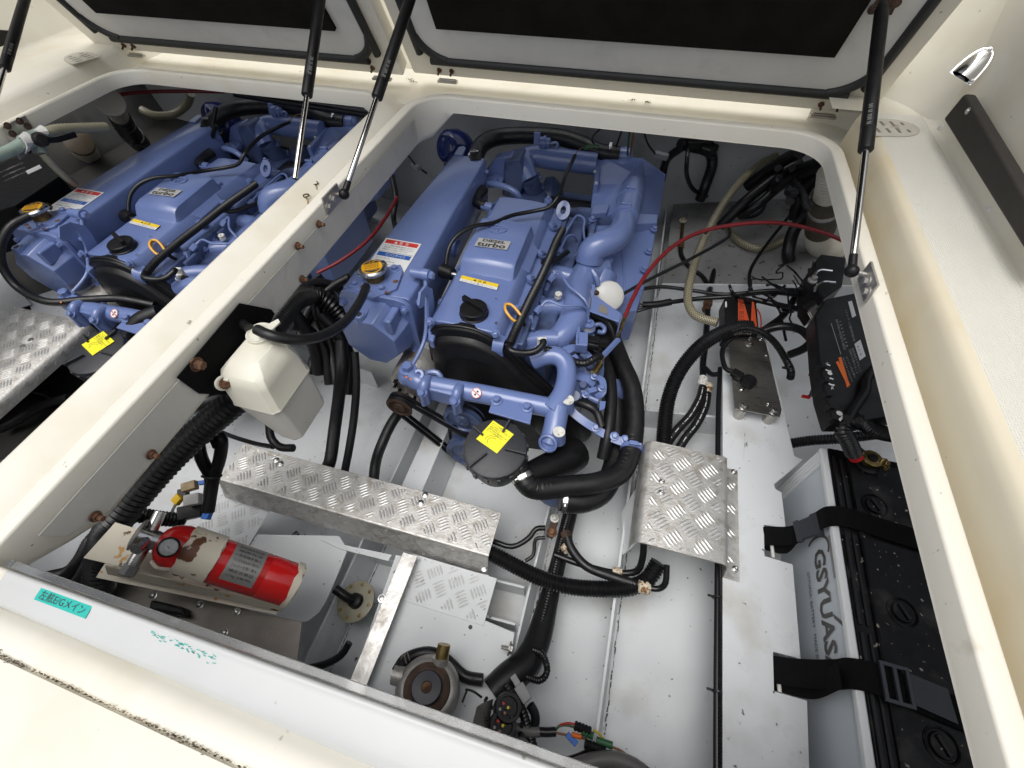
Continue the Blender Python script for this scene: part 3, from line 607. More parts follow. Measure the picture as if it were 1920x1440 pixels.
# heat exchanger
HX = E(MB().loft([rsec(-0.643, -0.462, -0.395, ZT, 0.705, 0.012, 2), rsec(-0.643, -0.462, -0.395, ZT, 0.768, 0.012, 2), rsec(-0.633, -0.474, -0.388, ZT, 0.795, 0.012, 2), rsec(-0.620, -0.486, -0.375, ZT, 1.10, 0.012, 2), rsec(-0.608, -0.492, -0.365, ZT - 0.004, 1.392, 0.012, 2), rsec(-0.602, -0.498, -0.355, ZT - 0.010, 1.40, 0.010, 2)]), 'heat_exchanger', bev=0.003)
E(MB().loft([rsec(-0.649, -0.456, -0.402, ZT + 0.004, 0.690, 0.034), rsec(-0.649, -0.456, -0.402, ZT + 0.004, 0.702, 0.034)]), 'end_flange', par=HX, bev=0.002)
def octo(x0, x1, z0, z1, y, c): return [V((x, y, z)) for x, z in ((x1, z1 - c), (x1 - c, z1), (x0 + c, z1), (x0, z1 - c), (x0, z0 + c), (x0 + c, z0), (x1 - c, z0), (x1, z0 + c))][::-1]
E(MB().loft([octo(-0.636, -0.470, -0.392, -0.222, 0.692, 0.05)[::-1], octo(-0.634, -0.472, -0.390, -0.224, 0.668, 0.05)[::-1], octo(-0.622, -0.484, -0.378, -0.236, 0.628, 0.046)[::-1]]), 'end_cover', par=HX, bev=0.003)
b = MB(); b.cyl((-0.565, 0.640, -0.246), (-0.565, 0.640, -0.222), 0.015, 0.013, 14); b.bb((-0.580, 0.640, -0.245), (-0.550, 0.69, -0.224)); E(b, 'lug', par=HX, bev=0.002)
E(MB().lathe((-0.565, 0.640, -0.2225), (0, 0, 1), [(0.007, 0), (0.007, 0.0008)], 12), 'lug_hole', 'ink', par=HX)
b = MB(); b.bb((-0.505, 0.635, -0.27), (-0.485, 0.69, -0.225)); E(b, 'rib', par=HX, bev=0.006)
for (x, z) in ((-0.640, -0.245), (-0.472, -0.232), (-0.474, -0.375), (-0.632, -0.37)):
    E(MB().hexbolt((x, 0.690, z), (0, -1, 0), 0.0075, 0.009), 'bolt', par=HX)
E(MB().cyl((-0.462, 0.735, -0.245), (-0.448, 0.735, -0.245), 0.008, n=12), 'plug', par=HX)
# far mounting ear
E(MB().prism([(-0.60, 1.385, ZT - 0.008), (-0.57, 1.385, ZT - 0.008), (-0.572, 1.43, ZT - 0.004), (-0.585, 1.44, ZT - 0.004), (-0.598, 1.43, ZT - 0.004)], (0, 0, 0.008)), 'ear', par=HX, bev=0.002)
for z in (-0.25, -0.30): E(MB().hexbolt((-0.487, 1.375, z), (1, 0, 0), 0.006, 0.006), 'bolt', par=HX)
# round window on the inboard side
p = PX(854, 462, -0.482); E(MB().lathe(p - V((0.01, 0, 0)), (1, 0, -0.1), [(0.032, 0), (0.032, 0.014), (0.028, 0.016), (0.022, 0.016), (0.021, 0.008), (0.001, 0.008)], 24), 'port_ring', par=HX)
# filler plate, neck, pressure cap
cp = P(698, 503, -0.172)
E(MB().prism([P(u, v, ZT) for u, v in ((652, 540), (690, 512), (752, 500), (757, 512), (745, 545), (700, 563))], (0, 0, 0.008)), 'filler_plate', par=HX, bev=0.002)
for (u, v) in ((666, 534), (740, 505), (716, 543)): E(MB().hexbolt(P(u, v, ZT + 0.008), (0, 0, 1), 0.0075, 0.009), 'bolt', par=HX)
g = MB(); rn = random.Random(2)
for (u, v) in ((690, 545), (726, 548), (680, 538), (742, 528)):
    p = P(u, v, ZT + 0.0085); g.add([p + V((rn.uniform(0.004, 0.009) * math.cos(a), rn.uniform(0.003, 0.008) * math.sin(a), 0.0002)) for a in [k * math.pi / 4 for k in range(8)]], [tuple(range(8))])
E(g, 'rust_patch', 'rust', par=HX, flat=True)
cx, cy = cp.x, cp.y
E(MB().lathe((cx, cy, ZT + 0.006), (0, 0, 1), [(0.024, 0), (0.021, 0.004), (0.021, 0.024), (0.024, 0.026)], 24), 'filler_neck', 'bronze', par=HX)
cap = MB(); n = 36
prof = []
for rr, h in ((0.029, 0), (0.031, 0.002), (0.031, 0.008), (0.0285, 0.011), (0.026, 0.0125)):
    prof.append([V((cx + rr * (1 + 0.16 * max(0, math.cos(2 * (a - 0.7))) ** 6) * math.cos(a), cy + rr * (1 + 0.16 * max(0, math.cos(2 * (a - 0.7))) ** 6) * math.sin(a), ZT + 0.030 + h)) for a in [2 * math.pi * k / n for k in range(n)]])
CAP = E(cap.loft(prof), 'pressure_cap', 'steel')
E(MB().lathe((cx, cy, ZT + 0.0425), (0, 0, 1), [(0.0245, 0), (0.0245, 0.0008), (0.001, 0.0009)], 28), 'cap_label', 'label_amber', par=CAP)
zc = ZT + 0.0436; e = V((0.86, 0.50, 0)); f_ = V((0.50, -0.86, 0)); c_ = V((cx, cy, zc))
E(MB().prism([c_ + e * (0.0225 * math.cos(a)) + V((0, 0, 0)) + f_ * (0.0225 * math.sin(a)) for a in [math.radians(-150 + 12 * k) for k in range(11)]], (0, 0, 0.0003)), 'cap_band', 'ink', par=CAP, flat=True)
E(MB().prism([c_ + e * (0.0225 * math.cos(a)) + f_ * (0.0225 * math.sin(a)) for a in [math.radians(30 + 12 * k) for k in range(11)]], (0, 0, 0.0003)), 'cap_band', 'ink', par=CAP, flat=True)
text('注意', c_ - e * 0.009 - f_ * 0.0185, c_ + e * 0.009 - f_ * 0.0185, c_ - e * 0.009 - f_ * 0.0115, m='label_amber', parent=CAP, off=0.0005)
text('CAUTION', c_ - e * 0.012 + f_ * 0.012, c_ + e * 0.012 + f_ * 0.012, c_ - e * 0.012 + f_ * 0.017, m='label_amber', parent=CAP, off=0.0005)
for k in range(3): text('熱時開放厳禁', c_ - e * 0.017 - f_ * (0.008 - 0.0056 * k), c_ + e * 0.017 - f_ * (0.008 - 0.0056 * k), c_ - e * 0.017 - f_ * (0.0042 - 0.0056 * k), m='ink', parent=CAP, off=0.0003)
E(MB().cyl((cx + 0.012, cy + 0.026, ZT + 0.030), (cx + 0.012, cy + 0.034, ZT + 0.030), 0.011, 0.008, 12), 'vent_knob', 'bronze', par=CAP)
# warning label on the heat exchanger
zt = ZT + 0.0012
TL, TR = P(724, 446, zt), P(793, 457, zt); BL = TL + V((0.004, -0.165, 0)); TL.z = TR.z = BL.z = zt
TR = V((TL.x + 0.103, TL.y - 0.002, zt)); 
LB = decal(TL, TR, BL, 'label_white', ENG, 'warning_label')
decal(TL, TR, BL, 'label_red', LB, 'red_band', (0.05, 0.03, 0.95, 0.125), 0.0006)
decal(TL, TR, BL, 'label_blue', LB, 'blue_band', (0.05, 0.345, 0.95, 0.44), 0.0006)
text('▲ 警  告', TL, TR, BL, (0.30, 0.045, 0.70, 0.112), 'label_white', LB, off=0.0012)
for k, s in enumerate(('エンジン回転中は回転部に触れないでください', '冷却水が熱いときはキャップを開けないでください', '点検は必ずエンジンを停止して行ってください')): text(s, TL, TR, BL, (0.09, 0.15 + k * 0.052, 0.91 - 0.1 * (k == 2), 0.187 + k * 0.052), 'ink', LB, off=0.0007)
text('エンジンサービス', TL, TR, BL, (0.27, 0.36, 0.80, 0.425), 'label_white', LB, off=0.0012)
for k, (s, a, c) in enumerate((('エンジンオイル', 0.08, 0.45), ('推奨粘度  10W-30', 0.10, 0.62), ('オイルフィルター交換', 0.08, 0.70), ('冷却水  LLC 50%', 0.08, 0.50), ('5.8 L / 250 H', 0.56, 0.90), ('1000 H 毎 点検', 0.50, 0.92), ('6.2 L  0.25', 0.60, 0.92))): text(s, TL, TR, BL, (a, 0.465 + k * 0.066, c, 0.502 + k * 0.066), 'ink', LB, off=0.0007)
decal(TL, TR, BL, 'ink_grey', LB, 'rule', (0.02, 0.322, 0.98, 0.327), 0.0006)
# coolant vent banjo and lifting hook between exchanger and head
p = PX(786, 513, -0.462)
b = MB(); b.cyl(p - V((0.02, 0, 0)), p + V((0.022, 0, 0)), 0.012, n=14); E(b, 'banjo_boss')
E(MB().cyl(p + V((0.010, 0, 0)), p + V((0.026, 0, 0)), 0.0145, n=16).hexbolt(p + V((0.026, 0, 0)), (1, 0, 0), 0.010, 0.012, False), 'banjo_bolt')
q = p + V((0.018, 0, 0))
E(MB().tube([q, q + V((0.002, -0.018, -0.02)), PX(800, 590, -0.430), PX(795, 640, -0.427), PX(773, 685, -0.435), P(766, 692, -0.325)], 0.0052, 10), 'vent_pipe')
hx = -0.428
hk = [PX(u, v, hx) for u, v in ((794, 535), (784, 548), (781, 572), (784, 578), (791, 572), (793, 556), (797, 552), (799, 565), (800, 610), (806, 640), (815, 645), (812, 600), (809, 560), (806, 540))]
E(MB().prism(hk, (0.007, 0, 0)), 'lifting_hook', bev=0.0015)
# valve cover
def vsec(y, dz=0.0, s=1.0):
    xs = ((-0.197, -0.306), (-0.198, -0.290), (-0.232, -0.285), (-0.241, -0.262), (-0.252, -0.252), (-0.300, -0.2485), (-0.380, -0.2485), (-0.408, -0.252), (-0.416, -0.262), (-0.421, -0.290), (-0.432, -0.292), (-0.433, -0.306))
    return [V((x, y, z + dz * (1 if z > -0.28 else 0))) for x, z in xs]
VC = E(MB().loft([vsec(0.690)[::-1], vsec(0.70)[::-1], vsec(1.12)[::-1], vsec(1.16, -0.006)[::-1], vsec(1.262, -0.010)[::-1], vsec(1.272, -0.02)[::-1]]), 'valve_cover', bev=0.004)
top = [(-0.396, 1.072), (-0.384, 1.082), (-0.284, 1.082), (-0.268, 1.068), (-0.262, 0.916), (-0.386, 0.916)]
R1 = [V((x, y, -0.222)) for x, y in top]
def out(y, x0, x1, z): return [V((x0, y, z)), V((x1, y, z))]
bx = MB(); X0, X1 = -0.402, -0.258
sec = []
for y, z in ((0.872, -0.2515), (0.878, -0.246), (0.888, -0.230), (0.896, -0.2205), (0.915, -0.2150), (1.062, -0.2125), (1.074, -0.2150), (1.080, -0.2525)):
    bw = 0.007; zb = -0.262
    sec.append([V((X1 + 0.008, y, zb)), V((X1 + 0.000, y, z - 0.004)), V((X1 - bw, y, z)), V(((X0 + X1) / 2, y, z + 0.0022)), V((X0 + bw, y, z)), V((X0 - 0.000, y, z - 0.004)), V((X0 - 0.008, y, zb))][::-1])
BX = E(bx.loft(sec), 'raised_box', par=VC, bev=0.002)
E(MB().prism([V((-0.250, 0.93, -0.25)), V((-0.228, 0.94, -0.268)), V((-0.228, 1.04, -0.268)), V((-0.250, 1.05, -0.25))], (0, 0, -0.02)), 'side_rib', par=VC, bev=0.003)
E(MB().bb((-0.33, 1.085, -0.262), (-0.26, 1.10, -0.242)), 'step', par=VC, bev=0.004)
for (u, v) in ((946, 561), (972, 501), (997, 448), (1028, 373), (929, 627)):
    p = P(u, v, -0.281); E(MB().lathe(p - V((0, 0, 0.010)), (0, 0, 1), [(0.014, 0), (0.012, 0.008), (0.011, 0.010)], 14).hexbolt(p, (0, 0, 1), 0.0062, 0.006), 'cover_bolt', par=VC)
for (u, v) in ((862, 503), (828, 566), (921, 400)):
    p = P(u, v, -0.282); E(MB().lathe(p - V((0, 0, 0.012)), (0, 0, 1), [(0.013, 0), (0.011, 0.010), (0.010, 0.012)], 14).hexbolt(p, (0, 0, 1), 0.0062, 0.006), 'cover_bolt', par=VC)
# emblem: three embossed ovals
ec = P(932, 429, -0.211); ec.z = -0.2096
def oval(c, a, bb_, y0=0.0, x0=0.0, r=0.0011): return [V((c.x + x0 + a * math.cos(t), c.y + y0 + bb_ * math.sin(t), c.z)) for t in [2 * math.pi * k / 28 for k in range(29)]]
E(MB().tube(oval(ec, 0.027, 0.0185), 0.0017, 6, step=0.004).tube(oval(ec, 0.020, 0.0065, 0.0085), 0.0014, 6, step=0.004).tube(oval(ec, 0.0065, 0.0165, 0.0), 0.0014, 6, step=0.004), 'emblem', par=BX)
# badge
TL = P(896, 446, -0.2195); ex = V((0.088, 0.004, 0)); ey = V((-0.001, -0.036, 0)); TL = V((-0.378, P(896, 446, -0.211).y, -0.2105))
BD = decal(TL, TL + ex, TL + ey, 'label_silver', VC, 'badge', th=0.0008)
text('DIESEL', TL, TL + ex, TL + ey, (0.16, 0.06, 0.86, 0.39), 'ink', BD, off=0.0014, bold=0.035)
text('turbo', TL, TL + ex, TL + ey, (0.05, 0.42, 0.92, 0.95), 'ink', BD, off=0.0014, bold=0.03)
# yellow caution strip
TL = P(866, 517, -0.2474); TL.z = -0.2474; ex = V((0.103, -0.010, 0)); ey = V((0.001, -0.0215, 0))
CS = decal(TL, TL + ex, TL + ey, 'label_white', VC, 'caution_strip', off=0.0012)
decal(TL, TL + ex, TL + ey, 'label_gold', CS, 'yellow_band', (0.0, 0.0, 1, 0.56), 0.0017)
text('▲ 注 意', TL, TL + ex, TL + ey, (0.34, 0.08, 0.68, 0.5), 'ink', CS, off=0.0023)
text('エンジンの上に乗らないで下さい。', TL, TL + ex, TL + ey, (0.05, 0.62, 0.95, 0.94), 'ink', CS, off=0.0017)
# oil cap
oc = P(888, 580, -0.236); o = V((oc.x, oc.y, -0.250))
OC = E(MB().lathe(o, (0, 0, 1), [(0.0355, 0), (0.0355, 0.004), (0.033, 0.006), (0.0335, 0.008), (0.033, 0.018), (0.0305, 0.0205), (0.001, 0.021)], 40), 'oil_cap', 'black_plastic')
d1 = V((0.90, -0.42, 0)).normalized(); d2 = V((0.42, 0.90, 0))
E(MB().prism([o + V((0, 0, 0.019)) + d1 * a + d2 * c for a, c in ((-0.037, -0.001), (-0.037, 0.010), (0.0295, 0.010), (0.0315, -0.001))], (0, 0, 0.015)), 'grip', 'black_plastic', par=OC, bev=0.0015)
# breather stub and small hose behind the cover
p = P(905, 385, -0.275); E(MB().cyl(p + V((0.0, 0, 0)), p + V((0.035, -0.006, 0)), 0.014, n=14), 'breather_stub')
E(MB().tube([p + V((0.012, 0, 0)), p + V((-0.02, 0.01, 0)), p + V((-0.03, 0.05, 0.0)), p + V((-0.022, 0.085, 0.004))], 0.016, 12), 'breather_hose', 'rubber')
E(MB().tube(Ps([(918, 345, -0.285), (930, 346, -0.272), (952, 352, -0.27), (968, 362, -0.28), (975, 372, -0.30)]), 0.010, 10), 'breather_pipe')
E(MB().prism([P(u, v, -0.30) for u, v in ((908, 340), (930, 332), (945, 340), (940, 352), (915, 352))], (0, 0, 0.012)).hexbolt(P(930, 338, -0.288), (0, 0, 1), 0.006, 0.006), 'thermostat_flange', bev=0.002)
E(MB().prism([PY(u, v, 1.44) for u, v in ((905, 330), (925, 300), (960, 292), (962, 330), (950, 352), (915, 355))], (0, 0.05, 0)), 'exhaust_casting', 'blue', bev=0.008)
E(MB().prism([PY(u, v, 1.43) for u, v in ((945, 300), (975, 296), (985, 340), (970, 375), (940, 370))], (0, 0.08, 0)), 'turbine_housing', 'blue_rough', bev=0.01)
# timing cover
TY = 0.688
def tco(k, y): return [PY(u + (918 - u) * k, v + (700 - v) * k, y) for u, v in ((806, 640), (809, 622), (820, 612), (850, 611), (890, 618), (925, 634), (945, 648), (990, 692), (1044, 745), (1075, 800), (1060, 860), (1000, 880), (930, 850), (880, 790), (840, 725), (818, 690))]
o0 = tco(0, TY)
sm_ = lambda pts: [p for p in resample(smooth(pts + [pts[0]], 0.01), 0.012)][:-1]
def shift(pts, dy, k):
    c = sum(pts, V((0, 0, 0))) / len(pts); return [c + (p - c) * (1 - k) + V((0, dy, 0)) for p in pts]
oo = sm_(o0)
TCV = E(MB().loft([shift(oo, 0.012, -0.01), shift(oo, 0.002, -0.012), shift(oo, 0.0, 0.0), shift(oo, -0.012, 0.004), shift(oo, -0.014, 0.06), shift(oo, -0.026, 0.075), shift(oo, -0.031, 0.10), shift(oo, -0.032, 0.20), shift(oo, -0.0345, 0.215), shift(oo, -0.035, 0.23)]), 'timing_cover', 'black_plastic', ang=60)
E(MB().tube([p + V((0, -0.002, 0.002)) for p in oo[0:int(len(oo) * 0.5)]], 0.0035, 8, sm=False), 'cover_seal', 'rubber', par=TCV)
p = PY(935, 650, TY - 0.006); E(MB().strap([p + V((0, 0.02, 0.018)), p + V((0, -0.002, 0.016)), p + V((0, -0.012, 0.002)), p + V((0.002, -0.012, -0.018))], (1, 0, -0.3), 0.026, 0.004), 'clip', par=TCV)
for (u, v) in ((807, 603), (806, 635), (930, 626)): E(MB().hexbolt(PY(u, v, TY - 0.004), (0, -1, 0.3), 0.0075, 0.008), 'bolt', par=TCV)
# cam-end left ear
E(MB().prism([P(u, v, -0.285) for u, v in ((800, 600), (815, 592), (822, 612), (812, 640), (803, 636))], (0, 0, -0.03)), 'ear', bev=0.004)
# front coolant pipe with its branch
Z1 = -0.352
FP = E(MB().tube(Ps([(768, 703, -0.340), (785, 716, Z1), (830, 726, Z1), (900, 738, Z1), (960, 750, Z1), (1020, 762, Z1), (1052, 770, Z1)]), 0.0235, 16), 'coolant_pipe', ang=60)
p = P(766, 702, -0.345); E(MB().sph(p + V((0, 0, -0.006)), 0.028, 16), 'pipe_end', par=FP)
E(MB().hexbolt(P(765, 692, -0.325), (0, 0, 1), 0.0135, 0.016), 'banjo_bolt', par=FP)
p = P(787, 693, -0.325); E(MB().lathe(p - V((0, 0, 0.03)), (0.05, -0.5, 1), [(0.016, 0), (0.015, 0.03), (0.013, 0.032), (0.007, 0.032), (0.007, 0.02), (0.0005, 0.02)], 18), 'eye_boss', par=FP)
E(MB().tube(Ps([(1030, 772, Z1), (1052, 745, -0.345), (1062, 710, -0.335), (1060, 682, -0.325), (1044, 668, -0.32), (1022, 668, -0.322), (1000, 676, -0.335)]), [0.026, 0.025, 0.0235, 0.0235, 0.0235, 0.024], 16), 'branch_pipe', par=FP, ang=60)
E(MB().tube(Ps([(1045, 765, Z1), (1040, 800, -0.365), (1030, 832, -0.385)]), [0.026, 0.026, 0.024], 16), 'outlet_stub', par=FP, ang=60)
p = P(1030, 828, -0.372); E(MB().lathe(p, (-0.15, -0.75, 0.5), [(0.021, 0), (0.022, 0.012), (0.018, 0.014), (0.016, 0.013), (0.016, 0.004), (0.001, 0.004)], 20), 'outlet_rim', par=FP)
for (u, v, z) in ((1065, 750, -0.33), (1048, 810, -0.345)):
    p = P(u, v, z); E(MB().lathe(p - V((0, 0, 0.035)), (0, 0, 1), [(0.018, 0), (0.0145, 0.030), (0.0140, 0.035)], 20), 'boss', par=FP)
    E(MB().lathe(p, (0, 0, 1), [(0.0138, 0), (0.0135, 0.002), (0.004, 0.0025), (0.004, 0.0010), (0.001, 0.0010)], 20), 'worn_cap', 'paint_worn', par=FP)
p = P(1014, 652, -0.300); E(MB().lathe(p - V((0, 0, 0.03)), (0, 0.1, 1), [(0.017, 0), (0.015, 0.02), (0.014, 0.03)], 16), 'sensor_boss', par=FP)
E(MB().lathe(p - V((0, 0, 0.004)), (0, 0.1, 1), [(0.0145, 0), (0.0145, 0.003)], 12), 'worn_ring', 'paint_worn', par=FP)
E(MB().box(p + V((0, 0.008, 0.012)), (0.022, 0.008, 0.026), Matrix.Rotation(0.25, 3, 'Z')).lathe(p, (0, 0.1, 1), [(0.009, 0), (0.009, 0.008)], 6), 'sensor', 'paint_worn', par=FP, bev=0.001)
# clamp block on the coolant pipe
a_, c_ = P(795, 722, -0.335), P(856, 738, -0.335)
E(MB().prism([a_ + V((-0.004, 0.012, 0)), c_ + V((0.012, 0.012, 0)), c_ + V((0.012, -0.006, -0.004)), a_ + V((-0.004, -0.006, -0.004))], (0, 0, -0.045)), 'clamp_plate', par=FP, bev=0.003)
for q in (a_, c_):
    E(MB().tube([q + V((0.002, 0.02, 0.0)), q + V((0.002, 0.0, 0.006)), q + V((0.002, -0.012, -0.01)), q + V((0.002, -0.012, -0.05))], 0.0125, 12), 'clamp_rib', par=FP)
    E(MB().hexbolt(q + V((0.002, -0.018, -0.004)), (0, -0.7, 0.7), 0.0085, 0.009).cyl(q + V((0.002, -0.024, -0.012)), q + V((0.002, -0.026, -0.046)), 0.0055, n=8), 'stud', par=FP)
a_ = P(960, 762, -0.332)
E(MB().prism([P(u, v, -0.334) for u, v in ((926, 742), (1000, 762), (994, 795), (916, 772))], (0, 0, -0.006)), 'bracket', par=FP, bev=0.0015)
for (u, v) in ((931, 751), (988, 764)): E(MB().hexbolt(P(u, v, -0.332), (0, 0, 1), 0.009, 0.010), 'bolt', par=FP)
# no-step pictogram
p = P(897, 731, Z1 + 0.0236); nn = (V((0, -0.55, 0.83))).normalized(); p = P(898, 738, Z1) + nn * 0.0236; dr = V((1, -0.06, 0)).normalized()
NS = E(MB().lathe(p, nn, [(0.0125, 0), (0.0125, 0.0015), (0.001, 0.0015)], 24), 'no_step_label', 'label_white')
e2 = nn.cross(dr)
E(MB().tube([p + nn * 0.0016 + dr * (0.0116 * math.cos(t)) + e2 * (0.0116 * math.sin(t)) for t in [2 * math.pi * k / 24 for k in range(25)]], 0.0007, 6, sm=False), 'red_ring', 'label_red', par=NS)
for c in ((0.002, 0.004), (-0.002, -0.004)): E(MB().lathe(p + nn * 0.0016 + dr * c[0] + e2 * c[1], nn, [(0.0026, 0), (0.0026, 0.0003)], 12), 'mark', 'ink', par=NS)
E(MB().prism([p + nn * 0.002 + dr * a * 0.011 + e2 * (-a * 0.005 + s) for a, s in ((-1, -0.0011), (1, -0.0011), (1, 0.0011), (-1, 0.0011))], nn * 0.0003), 'red_bar', 'label_red', par=NS)
for k, (u, v) in enumerate(((762, 707), (770, 711))): E(MB().lathe(P(u, v, -0.317), (0, -0.4, 0.9), [(0.003, 0), (0.002, 0.0006)], 8), 'paint_mark', 'orange_mark', par=FP)
# black screw-top canister
cc = P(928, 838, -0.31); ax = V((0.02, -0.10, 1)).normalized(); o = cc - ax * 0.028
CAN = E(MB().lathe(o - ax * 0.06, ax, [(0.050, -0.02), (0.055, 0.0), (0.056, 0.05), (0.060, 0.058)], 40), 'strainer_canister', 'black_plastic')
LID = E(MB().lathe(o, ax, [(0.0655, -0.008), (0.0672, -0.006), (0.0672, 0.018), (0.0655, 0.024), (0.060, 0.0265), (0.001, 0.0275)], 56), 'strainer_lid', 'charcoal_plastic')
a0, e1, e2 = basis(ax)
for k in range(16):
    a = 2 * math.pi * k / 16; d = e1 * math.cos(a) + e2 * math.sin(a); t = ax.cross(d)
    E(MB().box(o + d * 0.068 + ax * 0.004, (0.005, 0.009, 0.022), Matrix((d, t, ax)).transposed()), 'grip_lug', 'charcoal_plastic', par=LID, bev=0.0008)
for k, (ru, rv) in enumerate(((968, 771), (874, 790), (982, 851), (888, 868))):
    d = P(ru, rv, cc.z) - cc; d.z = 0; d = (d - ax * d.dot(ax)).normalized(); t = ax.cross(d)
    rs_ = 0.036 if k < 2 else 0.022
    E(MB().prism([o + ax * 0.0265 + d * rs_ + t * 0.0022, o + ax * 0.0265 + d * 0.067 + t * 0.0022, o + ax * 0.0265 + d * 0.067 - t * 0.0022, o + ax * 0.0265 + d * rs_ - t * 0.0022], ax * 0.009), 'lid_rib', 'charcoal_plastic', par=LID, bev=0.001)
dd = V((0.70, -0.60, 0.0)); dd = (dd - ax * dd.dot(ax)).normalized(); tt = ax.cross(dd); c_ = cc + ax * 0.0004
TL, TR, BL = P(925, 790, cc.z + 0.003), P(963.5, 816, cc.z), P(893, 824, cc.z)
TL, TR, BL = [q - ax * (q - c_).dot(ax) for q in (TL, TR, BL)]
YL = decal(TL, TR, BL, 'label_yellow', ENG, 'yellow_label', off=0.0006)
for k, s in enumerate(('キャップの締付方法', '「ピンを引上げながら回して', '確実に締める。', '締付け後は位置決めピンが', '戻っている事を確認する。')): text(s, TL, TR, BL, (0.07, 0.07 + k * 0.085, (0.72, 0.95, 0.55, 0.93, 0.8)[k], 0.135 + k * 0.085), 'ink', YL, off=0.0011)
arc = MB()
for rr, a0_, a1_ in ((0.020, 100, 200), (0.014, 95, 230)):
    arc.tube([TL + (TR - TL) * (0.62 + rr * 18 * math.cos(math.radians(a))) + (BL - TL) * (0.74 - rr * 18 * 0.7 * math.sin(math.radians(a))) + ax * 0.001 for a in range(a0_, a1_, 12)], 0.00035, 5)
E(arc, 'diagram', 'ink', par=YL)
p = P(912, 902, -0.375); E(MB().box(p, (0.009, 0.006, 0.014)), 'lock_pin', 'conn_blue', bev=0.001)
# sea-water pump under the canister and the two big hoses
E(MB().lathe(P(1040, 912, -0.53), (0.1, -0.5, 0.8), [(0.045, -0.08), (0.050, 0), (0.045, 0.010), (0.02, 0.014)], 24), 'sea_water_pump', 'blue_rough')
E(MB().tube(Ps([(1075, 850, -0.50), (1050, 868, -0.47), (1020, 880, -0.44), (995, 890, -0.42), (980, 900, -0.41)]), [0.045, 0.042, 0.036, 0.03, 0.026], 16), 'pump_boot', 'rubber')
h1 = Ps([(968, 870, -0.37), (985, 905, -0.385), (1010, 917, -0.40), (1060, 912, -0.41), (1120, 905, -0.42), (1165, 885, -0.43), (1184, 840, -0.43), (1190, 780, -0.42), (1184, 725, -0.41), (1165, 680, -0.41), (1150, 640, -0.42)])
E(MB().tube(h1, 0.0235, 14, (0.005, 0.0004)), 'cooling_hose', 'rubber')
E(MB().tube(Ps([(1050, 935, -0.45), (1090, 940, -0.46), (1130, 920, -0.47), (1152, 870, -0.48), (1155, 800, -0.47), (1152, 730, -0.45), (1145, 660, -0.45)]), 0.027, 14), 'cooling_hose', 'rubber')
def clampband(c, ax, r, name='hose_clamp', m='steel', par=None):
    ax = V(ax).normalized(); o = E(MB().lathe(V(c) - ax * 0.006, ax, [(r, 0), (r + 0.0012, 0.0004), (r + 0.0012, 0.0116), (r, 0.012)], 22), name, m, par)
    up = V((0, -0.3, 0.95)); up = (up - ax * up.dot(ax)).normalized(); sd = ax.cross(up)
    E(MB().box(V(c) + up * (r + 0.004), (0.020, 0.010, 0.008), Matrix((sd, ax, up)).transposed()).cyl(V(c) + up * (r + 0.004) + sd * 0.010, V(c) + up * (r + 0.004) + sd * 0.018, 0.004, n=8), 'clamp_screw', m, par=o, bev=0.0012)
clampband(h1[1].lerp(h1[0], 0.3), h1[1] - h1[0], 0.0245)
clampband(h1[6], h1[7] - h1[6], 0.025, 'hose_strap', 'blue'); 
p = P(1060, 938, -0.452); clampband(p, (1, 0.1, 0), 0.028)
E(MB().lathe(P(1152, 735, -0.45), V((0, 1, 0.1)), [(0.0285, -0.03), (0.0295, -0.029), (0.0295, 0.022), (0.0285, 0.023)], 20), 'hose_sleeve', 'blue_rough')
# pulleys, belts, alternator
def pulley(c, r, w_, m, name, grooves=2, hub=0.4):
    pr = [(r * 0.3, 0), (r * 0.92, 0), (r, 0.002)]
    for g_ in range(grooves):
        z0 = 0.002 + (w_ - 0.004) * g_ / grooves; dz = (w_ - 0.004) / grooves; pr += [(r, z0), (r * 0.84, z0 + dz * 0.4), (r * 0.84, z0 + dz * 0.6), (r, z0 + dz)]
    pr += [(r * 0.92, w_), (r * 0.80, w_), (r * 0.76, w_ - 0.006), (r * hub, w_ - 0.006), (r * hub * 0.9, w_), (r * 0.12, w_ + 0.002), (r * 0.1, w_ - 0.003), (0.0005, w_ - 0.003)]
    return E(MB().lathe(V(c) + V((0, w_, 0)), (0, -1, 0), pr, 36), name, m)
ap = PY(748, 766, 0.545); pulley(ap, 0.036, 0.030, 'rusty_brown', 'alternator_pulley', 1, 0.5)
al = PY(742, 722, 0.60)
al = V((ap.x + 0.01, 0.60, ap.z + 0.01))
E(MB().lathe(al + V((0, 0.11, 0)), (0, -1, 0), [(0.045, 0), (0.062, 0.01), (0.063, 0.085), (0.058, 0.10), (0.045, 0.104), (0.042, 0.09), (0.02, 0.09), (0.016, 0.11)], 28), 'alternator', 'cast_alloy')
for k in range(12):
    a = 2 * math.pi * k / 12; E(MB().cyl(al + V((0.045 * math.cos(a), -0.002, 0.045 * math.sin(a))), al + V((0.045 * math.cos(a), 0.012, 0.045 * math.sin(a))), 0.005, n=6), 'alternator_vent', 'black_plastic')
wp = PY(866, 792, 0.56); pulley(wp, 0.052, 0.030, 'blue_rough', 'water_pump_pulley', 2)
ck = PY(885, 858, 0.545); pulley(ck, 0.078, 0.035, 'blue_rough', 'crank_pulley', 2, 0.5)
